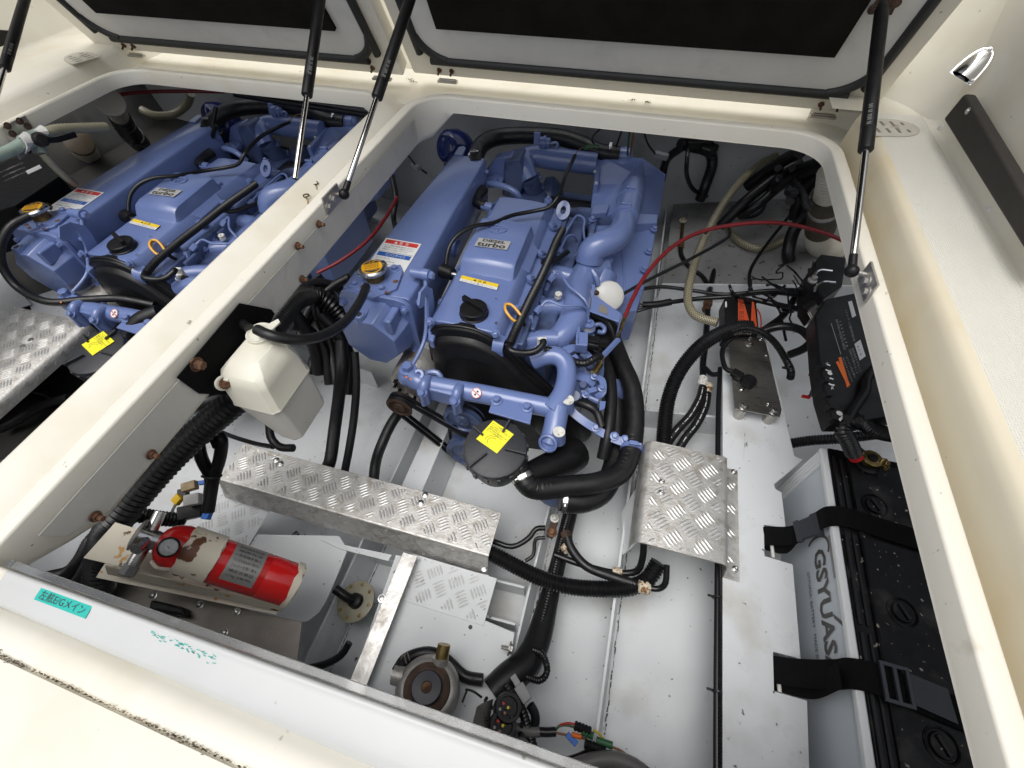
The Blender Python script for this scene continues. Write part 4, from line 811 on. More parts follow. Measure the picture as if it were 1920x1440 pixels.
def belt(a, ra, b2, rb, y):
    d = (b2 - a); d.y = 0; L_ = d.length; th = math.atan2(d.z, d.x); al_ = math.acos(max(-1, min(1, (ra - rb) / L_))); pts = []
    for k in range(13): t = th + al_ + (2 * math.pi - 2 * al_) * k / 12; pts.append(V((a.x + ra * math.cos(t), y, a.z + ra * math.sin(t))))
    for k in range(13): t = th - al_ + (2 * al_) * k / 12; pts.append(V((b2.x + rb * math.cos(t), y, b2.z + rb * math.sin(t))))
    pts.append(pts[0]); E(MB().strap(pts, (0, 1, 0), 0.009, 0.006, sm=False), 'drive_belt', 'rubber')
belt(ap, 0.034, ck, 0.074, ap.y + 0.008); belt(ap, 0.034, ck, 0.074, ap.y + 0.021); belt(wp, 0.049, ck, 0.074, ap.y + 0.034)
bd = PY(1048, 812, 0.60); E(MB().lathe(bd + V((0, 0.03, 0)), (0, -1, 0), [(0.03, 0), (0.078, 0.002), (0.080, 0.012), (0.072, 0.02), (0.05, 0.03), (0.001, 0.033)], 36), 'damper_cover', 'black_plastic')
E(MB().tube([al + V((0.02, 0.0, 0.06)), al + V((0.08, 0.02, 0.075)), P(835, 745, -0.40)], 0.008, 8), 'adjuster_strut')
E(MB().prism([P(u, v, -0.43) for u, v in ((770, 700), (800, 690), (840, 730), (830, 745), (790, 735))], (0, 0, -0.01)), 'alternator_bracket', 'blue_rough', bev=0.002)
# turbo boot, charge pipe, top hose, riser
bt = Ps([(1004, 372, -0.40), (998, 352, -0.345), (990, 330, -0.295)])
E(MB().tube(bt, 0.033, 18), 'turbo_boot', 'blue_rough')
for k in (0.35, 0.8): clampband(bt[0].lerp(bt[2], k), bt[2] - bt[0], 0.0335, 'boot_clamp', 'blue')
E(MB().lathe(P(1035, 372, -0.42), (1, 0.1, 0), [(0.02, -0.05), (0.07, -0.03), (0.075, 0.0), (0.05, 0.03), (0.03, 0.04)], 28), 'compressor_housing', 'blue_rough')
cpipe = Ps([(992, 335, -0.30), (984, 313, -0.27), (985, 298, -0.262), (1003, 293, -0.26), (1040, 298, -0.26), (1080, 303, -0.26), (1118, 308, -0.262)])
E(MB().tube(cpipe, [0.033, 0.034, 0.036, 0.036, 0.035, 0.035], 18), 'charge_pipe', ang=60)
th_ = Ps([(893, 312, -0.235), (893, 292, -0.225), (905, 270, -0.22), (935, 257, -0.22), (990, 254, -0.22), (1050, 258, -0.225), (1090, 270, -0.235), (1125, 285, -0.245), (1160, 290, -0.25)])
E(MB().tube(th_, 0.0275, 14), 'top_hose', 'rubber')
clampband(P(890, 300, -0.232), th_[1] - th_[0], 0.028); clampband(P(1143, 287, -0.248), (1, 0, 0), 0.028)
E(MB().lathe(P(1168, 291, -0.255), (-1, 0, 0), [(0.026, -0.02), (0.026, 0.03)], 16).sph(P(1172, 291, -0.255), 0.027, 14), 'hose_elbow')
sv = P(1022, 268, -0.215)
E(MB().lathe(sv - V((0.02, 0, 0)), (1, 0.1, 0), [(0.012, 0), (0.018, 0.003), (0.018, 0.014), (0.022, 0.015), (0.022, 0.022), (0.016, 0.024), (0.016, 0.036), (0.006, 0.04)], 18), 'solenoid')
E(MB().prism([sv + V((-0.04, 0.0, -0.01)), sv + V((-0.02, 0.0, -0.01)), sv + V((-0.022, 0.02, 0.022)), sv + V((-0.045, 0.02, 0.02))], (0, 0.008, 0)), 'solenoid_bracket', bev=0.002)
E(MB().tube([sv + V((0.02, 0, 0)), sv + V((0.035, 0.0, 0.004)), sv + V((0.045, -0.005, 0)), sv + V((0.03, -0.01, -0.02))], 0.005, 8), 'solenoid_pipe')
E(MB().tube([P(945, 318, -0.27), P(960, 305, -0.262), P(975, 298, -0.25)], 0.0045, 8), 'oil_feed_pipe')
rs = Ps([(862, 345, -0.46), (864, 305, -0.36), (858, 278, -0.305), (840, 276, -0.288)])
RS = E(MB().tube(rs, [0.058, 0.066, 0.066, 0.058], 22), 'exhaust_riser', 'navy', ang=60)
d = (rs[3] - rs[2]).normalized(); E(MB().lathe(rs[3] - d * 0.004, d, [(0.0575, 0), (0.056, 0.010), (0.050, 0.020), (0.040, 0.026), (0.036, 0.0265), (0.034, 0.0255), (0.030, 0.0255), (0.026, 0.027), (0.001, 0.028)], 26), 'riser_end', 'navy', par=RS)
E(MB().bb((-0.30, 1.29, -0.52), (-0.03, 1.46, -0.345)), 'flywheel_housing', 'black_plastic', bev=0.02)
E(MB().bb((-0.42, 1.30, -0.52), (-0.30, 1.50, -0.36)), 'exhaust_manifold_end', 'blue_rough', bev=0.015)
E(MB().lathe((-0.115, 1.275, -0.40), (1, 0, 0), [(0.09, 0), (0.095, 0.004), (0.095, 0.016), (0.09, 0.02)], 32), 'housing_rib', 'blue_rough')
# bell housing behind the head, lifting eye
E(MB().lathe((-0.17, 1.30, -0.47), (0, 1, 0), [(0.05, 0), (0.16, 0.01), (0.165, 0.05), (0.15, 0.09), (0.10, 0.12)], 32), 'bell_housing', 'black_plastic')
E(MB().lathe((-0.135, 1.285, -0.44), (0, 1, 0), [(0.145, 0.01), (0.150, 0.012), (0.150, 0.03), (0.145, 0.03)], 36), 'housing_flange', 'blue_rough')
le = P(1056, 394, -0.262)
ring_o = [le + V((0.021 * math.cos(a), 0, 0.027 * math.sin(a))) for a in [2 * math.pi * k / 20 for k in range(20)]]; tilt = Matrix.Rotation(-0.75, 3, 'X')
b = MB(); ro = [[le + tilt @ V((r1 * math.cos(2 * math.pi * k / 20), yy, r2 * math.sin(2 * math.pi * k / 20))) for k in range(20)] for r1, r2, yy in ((0.021, 0.028, 0), (0.021, 0.028, 0.006), (0.0085, 0.012, 0.006), (0.0085, 0.012, 0), (0.021, 0.028, 0))]
E(b.loft(ro, cap=(False, False)), 'lifting_eye')
E(MB().bb((le.x - 0.012, le.y - 0.002, le.z - 0.07), (le.x + 0.012, le.y + 0.006, le.z - 0.02)), 'eye_stem', bev=0.001)
# injectors
IJ = ((1035, 420, -0.268), (1014, 472, -0.268), (994, 520, -0.268), (970, 577, -0.268))
for (u, v, z) in IJ:
    p = P(u, v, z); I = E(MB().lathe(p - V((0, 0, 0.05)), (0.15, 0, 1), [(0.013, 0), (0.013, 0.02), (0.010, 0.022), (0.010, 0.034), (0.0125, 0.035), (0.0125, 0.042), (0.007, 0.043), (0.0065, 0.052), (0.003, 0.053)], 14), 'injector', 'blue_rough')
    E(MB().loft([MB().ring(p - V((0, 0, 0.010)), (0.15, 0, 1), 0.0115, 6), MB().ring(p, (0.15, 0, 1), 0.0115, 6)]), 'injector_nut', par=I)
# intake elbow, boot, flange, manifold
el = Ps([(1171, 412, -0.262), (1166, 432, -0.262), (1150, 449, -0.262), (1128, 458, -0.264), (1110, 470, -0.278), (1105, 488, -0.305)])
E(MB().tube(el, [0.034, 0.036, 0.037, 0.037, 0.038, 0.040], 20), 'intake_elbow', ang=60)
bt2 = Ps([(1187, 352, -0.262), (1180, 382, -0.262), (1171, 412, -0.262)])
E(MB().tube(bt2, 0.0385, 20), 'intake_boot')
for k in (0.42, 0.92): clampband(bt2[0].lerp(bt2[2], k), bt2[2] - bt2[0], 0.039, 'boot_clamp', 'blue')
fl = Ps([(1078, 476, -0.31), (1088, 462, -0.31), (1118, 470, -0.31), (1146, 468, -0.31), (1150, 486, -0.31), (1140, 494, -0.31), (1120, 490, -0.31), (1100, 502, -0.31), (1084, 496, -0.31)])
FLG = E(MB().prism(fl, (0, 0, -0.014)), 'intake_flange', bev=0.004)
for (u, v) in ((1096, 489), (1138, 481)): E(MB().hexbolt(P(u, v, -0.309), (0, 0, 1), 0.011, 0.010), 'bolt', par=FLG)
E(MB().box(P(1120, 493, -0.315), (0.018, 0.012, 0.008)), 'chipped_edge', 'paint_worn', par=FLG, bev=0.001)
pm = Ps([(1125, 500, -0.345), (1100, 515, -0.342), (1085, 540, -0.335), (1080, 570, -0.33), (1074, 600, -0.335), (1050, 632, -0.345), (1020, 648, -0.36), (995, 655, -0.375)])
IM = E(MB().tube(pm, [0.046, 0.044, 0.040, 0.039, 0.039, 0.034, 0.03, 0.03], 20), 'intake_manifold', ang=60)
E(MB().tube(Ps([(1125, 515, -0.36), (1118, 540, -0.38), (1100, 555, -0.40)]), [0.05, 0.045, 0.03], 18), 'plenum', par=IM)
for (a, c, r) in (((1085, 525), (1030, 512), 0.026), ((1078, 578), (1012, 578), 0.026), ((1045, 636), (985, 640), 0.024)):
    pa, pb = P(*a, -0.338), P(*c, -0.335); E(MB().tube([pa, pa.lerp(pb, 0.5) + V((0, 0.004, 0.0)), pb], r, 14), 'runner', par=IM)
    E(MB().box(pb, (0.012, 0.055, 0.03), None).hexbolt(pb + V((-0.002, 0.022, 0.016)), (0, 0, 1), 0.007, 0.006).hexbolt(pb + V((-0.002, -0.022, 0.016)), (0, 0, 1), 0.007, 0.006), 'runner_flange', par=IM, bev=0.002)
p = P(1047, 550, -0.287); E(MB().lathe(p - V((0, 0, 0.014)), (0.05, 0, 1), [(0.0095, 0), (0.0095, 0.013), (0.008, 0.0145), (0.0025, 0.0145), (0.0025, 0.011), (0.0005, 0.011)], 14), 'bare_plug', 'paint_worn', par=IM)
E(MB().tube([P(1110, 507, -0.30), P(1118, 520, -0.31), P(1122, 535, -0.33)], 0.007, 8), 'casting_rib', par=IM)
# fuel pipes
for pts in ([(1035, 520, -0.285), (1043, 510, -0.275), (1052, 513, -0.272), (1065, 535, -0.275), (1085, 552, -0.28), (1100, 568, -0.29), (1104, 590, -0.32)], [(1010, 580, -0.285), (1022, 566, -0.275), (1033, 565, -0.272), (1055, 573, -0.275), (1085, 573, -0.28), (1100, 580, -0.30), (1103, 600, -0.33)], [(1052, 450, -0.30), (1068, 424, -0.29), (1082, 404, -0.285), (1096, 412, -0.29), (1094, 430, -0.31), (1097, 455, -0.34)], [(1050, 470, -0.30), (1062, 445, -0.29), (1075, 442, -0.30), (1083, 452, -0.33)], [(995, 600, -0.30), (998, 620, -0.32), (1010, 632, -0.35), (1015, 645, -0.38)]):
    q = Ps(pts); f1 = E(MB().tube(q, 0.0036, 8), 'fuel_pipe')
    d = (q[1] - q[0]).normalized(); E(MB().loft([MB().ring(q[0] - d * 0.012, d, 0.009, 6), MB().ring(q[0] + d * 0.006, d, 0.009, 6), MB().ring(q[0] + d * 0.010, d, 0.0055, 6)]), 'pipe_nut', par=f1)
for (u, v) in ((1010, 545), (980, 612), (1028, 490), (975, 560)): E(MB().lathe(P(u, v, -0.31), (0, 0, 1), [(0.013, 0), (0.013, 0.003), (0.006, 0.004), (0.006, 0.012), (0.001, 0.013)], 12), 'glow_plug', 'rust')
# intercooler
ctop = [(1119, 290, -0.262), (1206, 297, -0.262), (1248, 327, -0.275), (1244, 360, -0.285), (1234, 402, -0.30), (1104, 420, -0.30), (1112, 380, -0.29), (1116, 346, -0.275)]
tp = Ps(ctop); bp_ = [p + V((0, 0, -0.09 - 0.02 * i % 3)) for i, p in enumerate(tp)]
fv = Ps([(1119, 290, -0.258), (1206, 297, -0.252), (1248, 327, -0.300), (1236, 402, -0.350), (1200, 402, -0.296), (1146, 402, -0.296), (1104, 420, -0.330), (1114, 346, -0.280), (1198, 330, -0.240), (1158, 345, -0.262)])
lowv = [V((p.x, p.y, -0.44)) for p in fv[:8]]
m_ = MB(); m_.v = fv + lowv
m_.f = [(0, 7, 9), (0, 9, 8), (0, 8, 1), (1, 8, 2), (2, 8, 4), (2, 4, 3), (8, 9, 5), (8, 5, 4), (9, 7, 6), (9, 6, 5)] + [(k, (k + 1) % 8, 10 + (k + 1) % 8, 10 + k) for k in range(8)]
IC = E(m_, 'intercooler', flat=True)
E(MB().tube(Ps([(1196, 306, -0.262), (1194, 322, -0.266), (1190, 345, -0.268), (1185, 362, -0.266)]), [0.018, 0.026, 0.034, 0.037], 18), 'funnel', par=IC, ang=60)
E(MB().prism([P(u, v, z) for u, v, z in ((1172, 398, -0.288), (1234, 402, -0.302), (1232, 418, -0.302), (1170, 420, -0.29))], (0, 0, -0.03)), 'ledge', par=IC, bev=0.002)
E(MB().prism([P(u, v, -0.287) for u, v in ((1112, 385), (1145, 380), (1138, 398), (1108, 400))], (0, 0, -0.02)), 'ledge', par=IC, bev=0.003)
E(MB().prism([P(1119, 288, -0.258), P(1126, 290, -0.258), P(1122, 346, -0.258), P(1113, 345, -0.258)], (0, 0, -0.10)), 'end_flange', par=IC, bev=0.002)
for (u, v) in ((1115, 322), (1118, 343)): E(MB().sph(P(u, v, -0.258), 0.005, 8), 'stud', 'paint_worn', par=IC)
E(MB().lathe(P(1192, 313, -0.243), (0, 0, 1), [(0.009, 0), (0.008, 0.003), (0.004, 0.003), (0.004, 0.001), (0.0005, 0.001)], 14), 'casting_boss', par=IC)
core = Ps([(1104, 422, -0.315), (1232, 420, -0.315), (1224, 470, -0.355), (1208, 540, -0.40), (1194, 582, -0.43), (1152, 590, -0.43), (1128, 540, -0.40), (1116, 480, -0.355)])
E(MB().loft([[V((p.x, p.y, -0.56)) for p in core][::-1], core[::-1]]), 'intercooler_core', bev=0.004)
for (u0, v0, u1, v1, z0, z1) in ((1135, 430, 1150, 560, -0.322, -0.415), (1165, 430, 1172, 560, -0.322, -0.415)):
    E(MB().tube([P(u0, v0, z0), P(u1, v1, z1)], 0.004, 8), 'core_rib')
for (u, v, z) in ((1226, 430, -0.318), (1216, 472, -0.352), (1207, 506, -0.372), (1110, 412, -0.30)): E(MB().hexbolt(P(u, v, z), (0.2, 0, 1), 0.0075, 0.009), 'bolt', par=IC)
E(MB().prism([P(u, v, -0.302) for u, v in ((1203, 405), (1226, 408), (1224, 416), (1200, 413))], (0, 0, 0.0008)), 'scuffed_patch', 'cast_alloy', par=IC, flat=True)
# white oil filter, bracket, valves on the right flank
oc_ = P(1143, 555, -0.350); fa = (EYE - oc_).normalized(); fa = (fa + V((0.25, 0.1, 0.1))).normalized()
E(MB().lathe(oc_ - fa * 0.07, fa, [(0.044, 0), (0.044, 0.06), (0.041, 0.069), (0.034, 0.0735), (0.015, 0.076), (0.001, 0.0765)], 32), 'oil_filter', 'filter_white')
bq = Ps([(1112, 553, -0.312), (1165, 590, -0.316), (1160, 606, -0.316), (1105, 585, -0.312)])
b = MB(); b.prism(bq, (0, 0, 0.004)); b.prism([bq[1], bq[2], bq[2] + V((0, -0.01, -0.07)), bq[1] + V((0, -0.01, -0.07))], (0.004, 0, 0)); BR = E(b, 'filter_bracket', bev=0.001)
E(MB().prism(Ps([(1126, 569, -0.309), (1139, 578, -0.309), (1139, 590, -0.309), (1121, 584, -0.309)]), (0, 0, 0.0006)), 'slot', 'slot_shade', par=BR, flat=True)
E(MB().strap([P(1106, 582, -0.34), P(1107, 560, -0.325), P(1113, 545, -0.315), P(1112, 534, -0.312)], (1, 0.5, 0), 0.010, 0.003), 'bracket_arm', par=BR)
E(MB().lathe(P(1115, 548, -0.318), (1, -0.2, 0), [(0.007, 0), (0.007, 0.008), (0.004, 0.012)], 10), 'bracket_bolt', 'rusty_brown', par=BR)
vp = P(1103, 604, -0.335)
VV = E(MB().lathe(vp - V((0, 0, 0.035)), (0.1, 0, 1), [(0.018, 0), (0.020, 0.004), (0.020, 0.016), (0.014, 0.018)], 20), 'vacuum_valve')
E(MB().lathe(vp - V((0, 0, 0.019)), (0.1, 0, 1), [(0.0165, 0), (0.0165, 0.012)], 20), 'valve_ring', 'tank_plastic', par=VV)
E(MB().lathe(vp - V((0, 0, 0.008)), (0.1, 0, 1), [(0.0175, 0), (0.0165, 0.006), (0.006, 0.007), (0.005, 0.014), (0.001, 0.015)], 20), 'valve_cap', par=VV)
E(MB().tube(Ps([(1110, 592, -0.335), (1125, 595, -0.33), (1140, 605, -0.335), (1148, 622, -0.35), (1152, 640, -0.37)]), 0.0055, 8), 'vacuum_hose', 'rubber')
E(MB().tube(Ps([(1115, 610, -0.36), (1125, 608, -0.355), (1133, 614, -0.355), (1132, 623, -0.36), (1122, 622, -0.365)]), 0.006, 8), 'vacuum_hose', 'blue')
tb = Ps([(1035, 640, -0.345), (1058, 628, -0.345), (1085, 618, -0.345), (1090, 650, -0.35), (1068, 662, -0.35), (1048, 652, -0.35)])
TB = E(MB().prism(tb, (0, 0, -0.012)), 'throttle_bracket', bev=0.003)
E(MB().prism(Ps([(1063, 631, -0.3445), (1080, 627, -0.3445), (1083, 643, -0.3445), (1067, 645, -0.3445)]), (0, 0, 0.0006)), 'slot', 'ink', par=TB, flat=True)
E(MB().lathe(P(1052, 641, -0.344), (0, 0, 1), [(0.004, 0), (0.004, 0.0006)], 12), 'hole', 'ink', par=TB)
E(MB().box(P(1090, 642, -0.335), (0.030, 0.045, 0.03), Matrix.Rotation(0.15, 3, 'Z')).box(P(1084, 632, -0.33), (0.008, 0.07, 0.02), Matrix.Rotation(0.15, 3, 'Z')), 'lever_housing', par=TB, bev=0.002)
E(MB().cyl(P(1100, 645, -0.345), P(1122, 648, -0.345), 0.013, n=14).box(P(1112, 640, -0.335), (0.03, 0.02, 0.02)), 'sensor_plug', 'black_plastic', bev=0.001)
E(MB().lathe(P(1125, 632, -0.42), (0.2, -0.2, 1), [(0.05, -0.04), (0.05, 0.03), (0.04, 0.04), (0.001, 0.042)], 24), 'injection_pump_cover', 'black_plastic')
E(MB().hexbolt(P(1108, 628, -0.375), (0, 0, 1), 0.006, 0.005), 'bolt')
# injection pump body below the branch pipe
pb = P(1098, 715, -0.42)
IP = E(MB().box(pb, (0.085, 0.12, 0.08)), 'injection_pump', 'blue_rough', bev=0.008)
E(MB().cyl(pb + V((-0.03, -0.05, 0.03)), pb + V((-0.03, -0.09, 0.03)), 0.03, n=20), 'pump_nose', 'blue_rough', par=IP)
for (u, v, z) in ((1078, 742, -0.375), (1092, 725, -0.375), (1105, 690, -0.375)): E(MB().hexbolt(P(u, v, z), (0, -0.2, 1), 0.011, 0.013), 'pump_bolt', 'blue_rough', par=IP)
E(MB().strap(Ps([(1065, 700, -0.365), (1100, 708, -0.36), (1115, 720, -0.37)]), (0, 1, 0), 0.03, 0.004).strap(Ps([(1108, 705, -0.36), (1128, 712, -0.355), (1130, 735, -0.36), (1118, 745, -0.37)]), (1, 0.4, 0), 0.016, 0.004), 'control_lever', par=IP)
hel = [P(1102, 744, -0.372) + (P(1122, 753, -0.372) - P(1102, 744, -0.372)) * (k / 96) + V((0, 0.006 * math.cos(k * 0.785), 0.006 * math.sin(k * 0.785))) for k in range(97)]
E(MB().tube(hel, 0.0012, 5, sm=False), 'return_spring', par=IP)
E(MB().prism(Ps([(1124, 752, -0.37), (1136, 752, -0.37), (1134, 766, -0.37), (1124, 770, -0.37)]), (0, 0, -0.004)), 'stop_plate', par=IP, bev=0.001)
E(MB().cyl(P(1113, 700, -0.345), P(1125, 682, -0.345), 0.009, n=12).cyl(P(1125, 682, -0.345), P(1155, 635, -0.335), 0.0032, n=8), 'throttle_cable_end', 'brass', par=IP)
E(MB().strap(Ps([(1130, 668, -0.34), (1145, 652, -0.335), (1160, 636, -0.33)]), (0.6, 0.5, 0.3), 0.012, 0.008, sm=False), 'cable_clamp', par=IP)
for (u, v, z, d_, m_) in ((1075, 690, -0.37, (0.03, 0.02, 0.02), 'blue_rough'), (1088, 700, -0.368, (0.02, 0.03, 0.012), 'blue'), (1110, 735, -0.372, (0.022, 0.014, 0.02), 'blue'), (1082, 722, -0.376, (0.03, 0.012, 0.015), 'blue_rough'), (1100, 757, -0.378, (0.018, 0.02, 0.015), 'black_plastic'), (1120, 660, -0.36, (0.02, 0.016, 0.02), 'black_plastic'), (1098, 668, -0.36, (0.025, 0.02, 0.015), 'blue_rough'), (1076, 672, -0.35, (0.02, 0.015, 0.012), 'blue')):
    E(MB().box(P(u, v, z), d_, Matrix.Rotation(0.25 + u * 0.37 % 0.8, 3, 'Z')), 'pump_fitting', m_, par=IP, bev=0.0015)
for (u, v, z) in ((1086, 682, -0.355), (1114, 706, -0.355), (1098, 740, -0.362), (1074, 710, -0.365), (1128, 728, -0.352), (1108, 672, -0.345)): E(MB().hexbolt(P(u, v, z), (0.1, -0.2, 1), 0.006, 0.007), 'pump_bolt', par=IP)
E(MB().cyl(P(1078, 748, -0.40), P(1078, 742, -0.36), 0.012, n=16), 'pump_stem', 'blue_rough', par=IP)
# lower right bracket and hoses of the pump
E(MB().strap(Ps([(1070, 770, -0.39), (1095, 790, -0.40), (1130, 812, -0.415), (1160, 826, -0.42), (1186, 832, -0.42)]), (0, 0.8, 0.5), 0.02, 0.006), 'stay_bracket', bev=0.001)
for (u, v, z) in ((1117, 802, -0.405), (1152, 818, -0.412), (1172, 824, -0.415)): E(MB().hexbolt(P(u, v, z), (0, -0.3, 1), 0.007, 0.007), 'stay_bolt')
E(MB().tube(Ps([(1085, 755, -0.38), (1105, 762, -0.375), (1120, 775, -0.385), (1128, 800, -0.40)]), 0.010, 10), 'fuel_return_hose', 'rubber')
E(MB().tube(Ps([(1130, 665, -0.40), (1142, 700, -0.39), (1146, 750, -0.40), (1140, 810, -0.42), (1130, 860, -0.46)]), 0.015, 12), 'sheathed_hose', 'black_plastic')
# engine harness
E(MB().tube(Ps([(1055, 430, -0.27), (1042, 455, -0.268), (1030, 485, -0.262), (1012, 525, -0.262), (992, 565, -0.262), (970, 612, -0.265), (955, 645, -0.275)]), 0.0105, 12, (0.006, 0.0010)), 'harness_conduit', 'conduit')
E(MB().tube(Ps([(955, 645, -0.275), (958, 658, -0.275), (985, 662, -0.28), (1005, 658, -0.278), (1018, 645, -0.272), (1018, 638, -0.27)]), 0.008, 10), 'harness_tail', 'cable')
E(MB().tube(Ps([(1020, 655, -0.30), (1045, 660, -0.31), (1070, 675, -0.32), (1095, 682, -0.32), (1115, 672, -0.32), (1125, 668, -0.33)]), 0.009, 10, (0.006, 0.0006)), 'harness_conduit', 'conduit')
E(MB().tube(Ps([(1065, 472, -0.30), (1035, 492, -0.29), (1015, 490, -0.28)]), 0.007, 8), 'harness_branch', 'cable')
# dipstick loop
dp = P(958, 585, -0.262); b = MB()
lp = Ps([(972, 600, -0.262), (976, 592, -0.258), (960, 573, -0.245), (949, 571, -0.242), (947, 578, -0.243), (951, 588, -0.248), (964, 602, -0.260), (972, 600, -0.262)])
E(b.strap(lp, (0.2, -0.5, 0.8), 0.010, 0.006), 'dipstick_loop', 'yellow_plastic', bev=0.001)
E(MB().tube(Ps([(971, 598, -0.270), (978, 603, -0.275), (984, 612, -0.30), (984, 630, -0.36)]), 0.005, 8), 'dipstick_tube', 'black_plastic')
# sensor plug on the exchanger side with its cable
sp_ = P(842, 512, -0.262)
SPL = E(MB().cyl(sp_ - V((0.022, -0.006, 0)), sp_ + V((0.010, -0.002, 0)), 0.020, 0.017, 16), 'sensor_plug', 'black_plastic')
E(MB().cyl(sp_ + V((0.010, -0.002, 0)), sp_ + V((0.024, -0.004, 0)), 0.008, n=10), 'plug_tip', 'steel', par=SPL)
E(MB().tube(Ps([(836, 500, -0.255), (838, 480, -0.235), (845, 458, -0.215), (862, 438, -0.20), (890, 424, -0.195), (925, 418, -0.205), (960, 404, -0.222), (1000, 396, -0.225), (1030, 388, -0.215), (1048, 365, -0.19), (1060, 330, -0.18), (1072, 305, -0.19), (1078, 292, -0.20)]), 0.0058, 10), 'sensor_cable', 'cable')
E(MB().tube(Ps([(1078, 292, -0.20), (1086, 280, -0.19), (1100, 275, -0.185), (1112, 277, -0.18)]), 0.0015, 6), 'bare_wire', 'wire_brown')
rn = random.Random(21); g = MB()
for (u, v, z) in ((705, 575, ZT + 0.001), (745, 590, ZT + 0.001), (660, 560, ZT + 0.001), (1098, 482, -0.3085), (1142, 474, -0.3085), (868, 600, -0.2478), (930, 605, -0.2478), (905, 345, ZT - 0.004), (770, 470, ZT + 0.0008), (840, 380, ZT + 0.0008), (985, 500, -0.283), (955, 545, -0.283), (930, 560, -0.2478), (1010, 440, -0.283)):
    p = P(u, v, z); k_ = rn.uniform(0.0012, 0.004); g.add([p + V((k_ * rn.uniform(0.5, 1) * math.cos(a), k_ * rn.uniform(0.4, 1) * math.sin(a), 0.0004)) for a in [q * math.pi / 3.5 for q in range(7)]], [tuple(range(7))])
E(g, 'paint_chips', 'rusty_brown', flat=True)
# gearbox at the far end, engine feet
E(MB().bb((-0.33, 1.42, -0.66), (-0.08, 1.66, -0.44)), 'gearbox', 'blue_rough', bev=0.02)
for x, y in ((-0.43, 0.82), (-0.11, 0.82), (-0.43, 1.25), (-0.11, 1.25)): E(MB().bb((x - 0.05, y - 0.04, hz(x) + 0.03), (x + 0.05, y + 0.04, hz(x) + 0.15)), 'engine_mount', 'blue_rough', bev=0.006)
# ------------------------------------------------------------------ port engine: the same engine 1.04 m to port
def copy_tree(o, parent=None):
    c = o.copy(); COL.objects.link(c)
    if parent is not None: c.parent = parent
    for ch in list(o.children): copy_tree(ch, c)
    return c
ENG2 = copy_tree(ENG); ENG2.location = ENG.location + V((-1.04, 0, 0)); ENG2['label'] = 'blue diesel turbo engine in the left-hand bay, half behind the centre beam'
# ================================================================== TREAD PLATES
def treads(mb, o, ex, ey, wx, wy, nrm, s=0.039, mg=0.003, h=0.0011, bars=5, rot=45, holes=()):
    o, ex, ey, nrm = V(o), V(ex), V(ey), V(nrm); a = math.radians(rot); ca, sa = math.cos(a), math.sin(a)
    N = int((wx + wy) / s) + 2; L_ = s * 0.36; hw = s * 0.082
    for i in range(-N, N):
        for j in range(-N, N):
            for k in range(bars):
                w_ = (k - (bars - 1) / 2) * s * 0.185
                if (i + j) % 2: cx, cy, dx, dy = i * s + s / 2, j * s + s / 2 + w_, 1, 0
                else: cx, cy, dx, dy = i * s + s / 2 + w_, j * s + s / 2, 0, 1
                X, Y = cx * ca - cy * sa, cx * sa + cy * ca; DX, DY = dx * ca - dy * sa, dx * sa + dy * ca
                l = L_; ok = False
                for f in (1.0, 0.6, 0.3):
                    if mg < X - abs(DX) * l * f and X + abs(DX) * l * f < wx - mg and mg < Y - abs(DY) * l * f and Y + abs(DY) * l * f < wy - mg: l *= f; ok = True; break
                if not ok: continue
                c = o + ex * X + ey * Y; d = ex * DX + ey * DY; p = nrm.cross(d)
                up = nrm * h
                mb.add([c - d * l, c - d * l * 0.5 - p * hw * 0.8, c + d * l * 0.5 - p * hw * 0.8, c + d * l, c + d * l * 0.5 + p * hw * 0.8, c - d * l * 0.5 + p * hw * 0.8, c - d * l * 0.55 + up, c + d * l * 0.55 + up],
                       [(0, 1, 6), (1, 2, 7, 6), (2, 3, 7), (3, 4, 7), (4, 5, 6, 7), (5, 0, 6)])
    return mb
mat('tread_bar', (0.62, 0.615, 0.60), 0.50, 0.7, var=0.15, vs=90, rvar=0.08)
mat('tread_bar_white', (0.60, 0.61, 0.61), 0.35, var=0.1, vs=40, stain=(0.40, 0.38, 0.34), st=(0.6, 0.7), ss=50)
# long bracket across the front of the right engine
x0, x1, y0, y1, zz = -0.862, -0.150, 0.270, 0.377, -0.52
r = thing('tread_plate', 'long aluminium tread plate bent over in front of the right engine', 'tread plate', ((x0 + x1) / 2, 0.3, zz), 'aluminium tread plates')
MB().bb((x0, y0 + 0.006, zz - 0.004), (x1, y1, zz)).build('top', 'aluminium', r, bev=0.001)
bend = MB()
rings = [[V((x, y0 + 0.006 - 0.007 * math.sin(a), zz - 0.007 + 0.007 * math.cos(a))) for x in (x0, x1)] for a in [math.radians(15 * k) for k in range(0, 6)]]
dn = V((0, -0.34, -0.94)); e = rings[-1]; fl = [q + dn * 0.062 for q in e]
for q in rings + [fl]: bend.v += q
for i in range(len(rings)): bend.f.append((2 * i, 2 * i + 2, 2 * i + 3, 2 * i + 1))
bend.build('front_flange', 'aluminium', r)
treads(MB(), (x0, y0 + 0.006, zz), (1, 0, 0), (0, 1, 0), x1 - x0, y1 - y0 - 0.006, (0, 0, 1), rot=38).build('tread_pattern', 'tread_bar', r, kind='stuff', flat=True)
treads(MB(), fl[0], (1, 0, 0), -dn, x1 - x0, 0.062, V((1, 0, 0)).cross(-dn), s=0.032, mg=0.001, rot=38).build('tread_pattern', 'tread_bar', r, kind='stuff', flat=True)
for (u, v) in ((518, 863), (526, 870), (789, 943), (797, 928), (908, 1066)): MB().hexbolt(P(u, v, zz + (0.0005 if v < 1000 else -0.045)), (0, 0, 1), 0.005, 0.003).build('screw', 'steel', r)
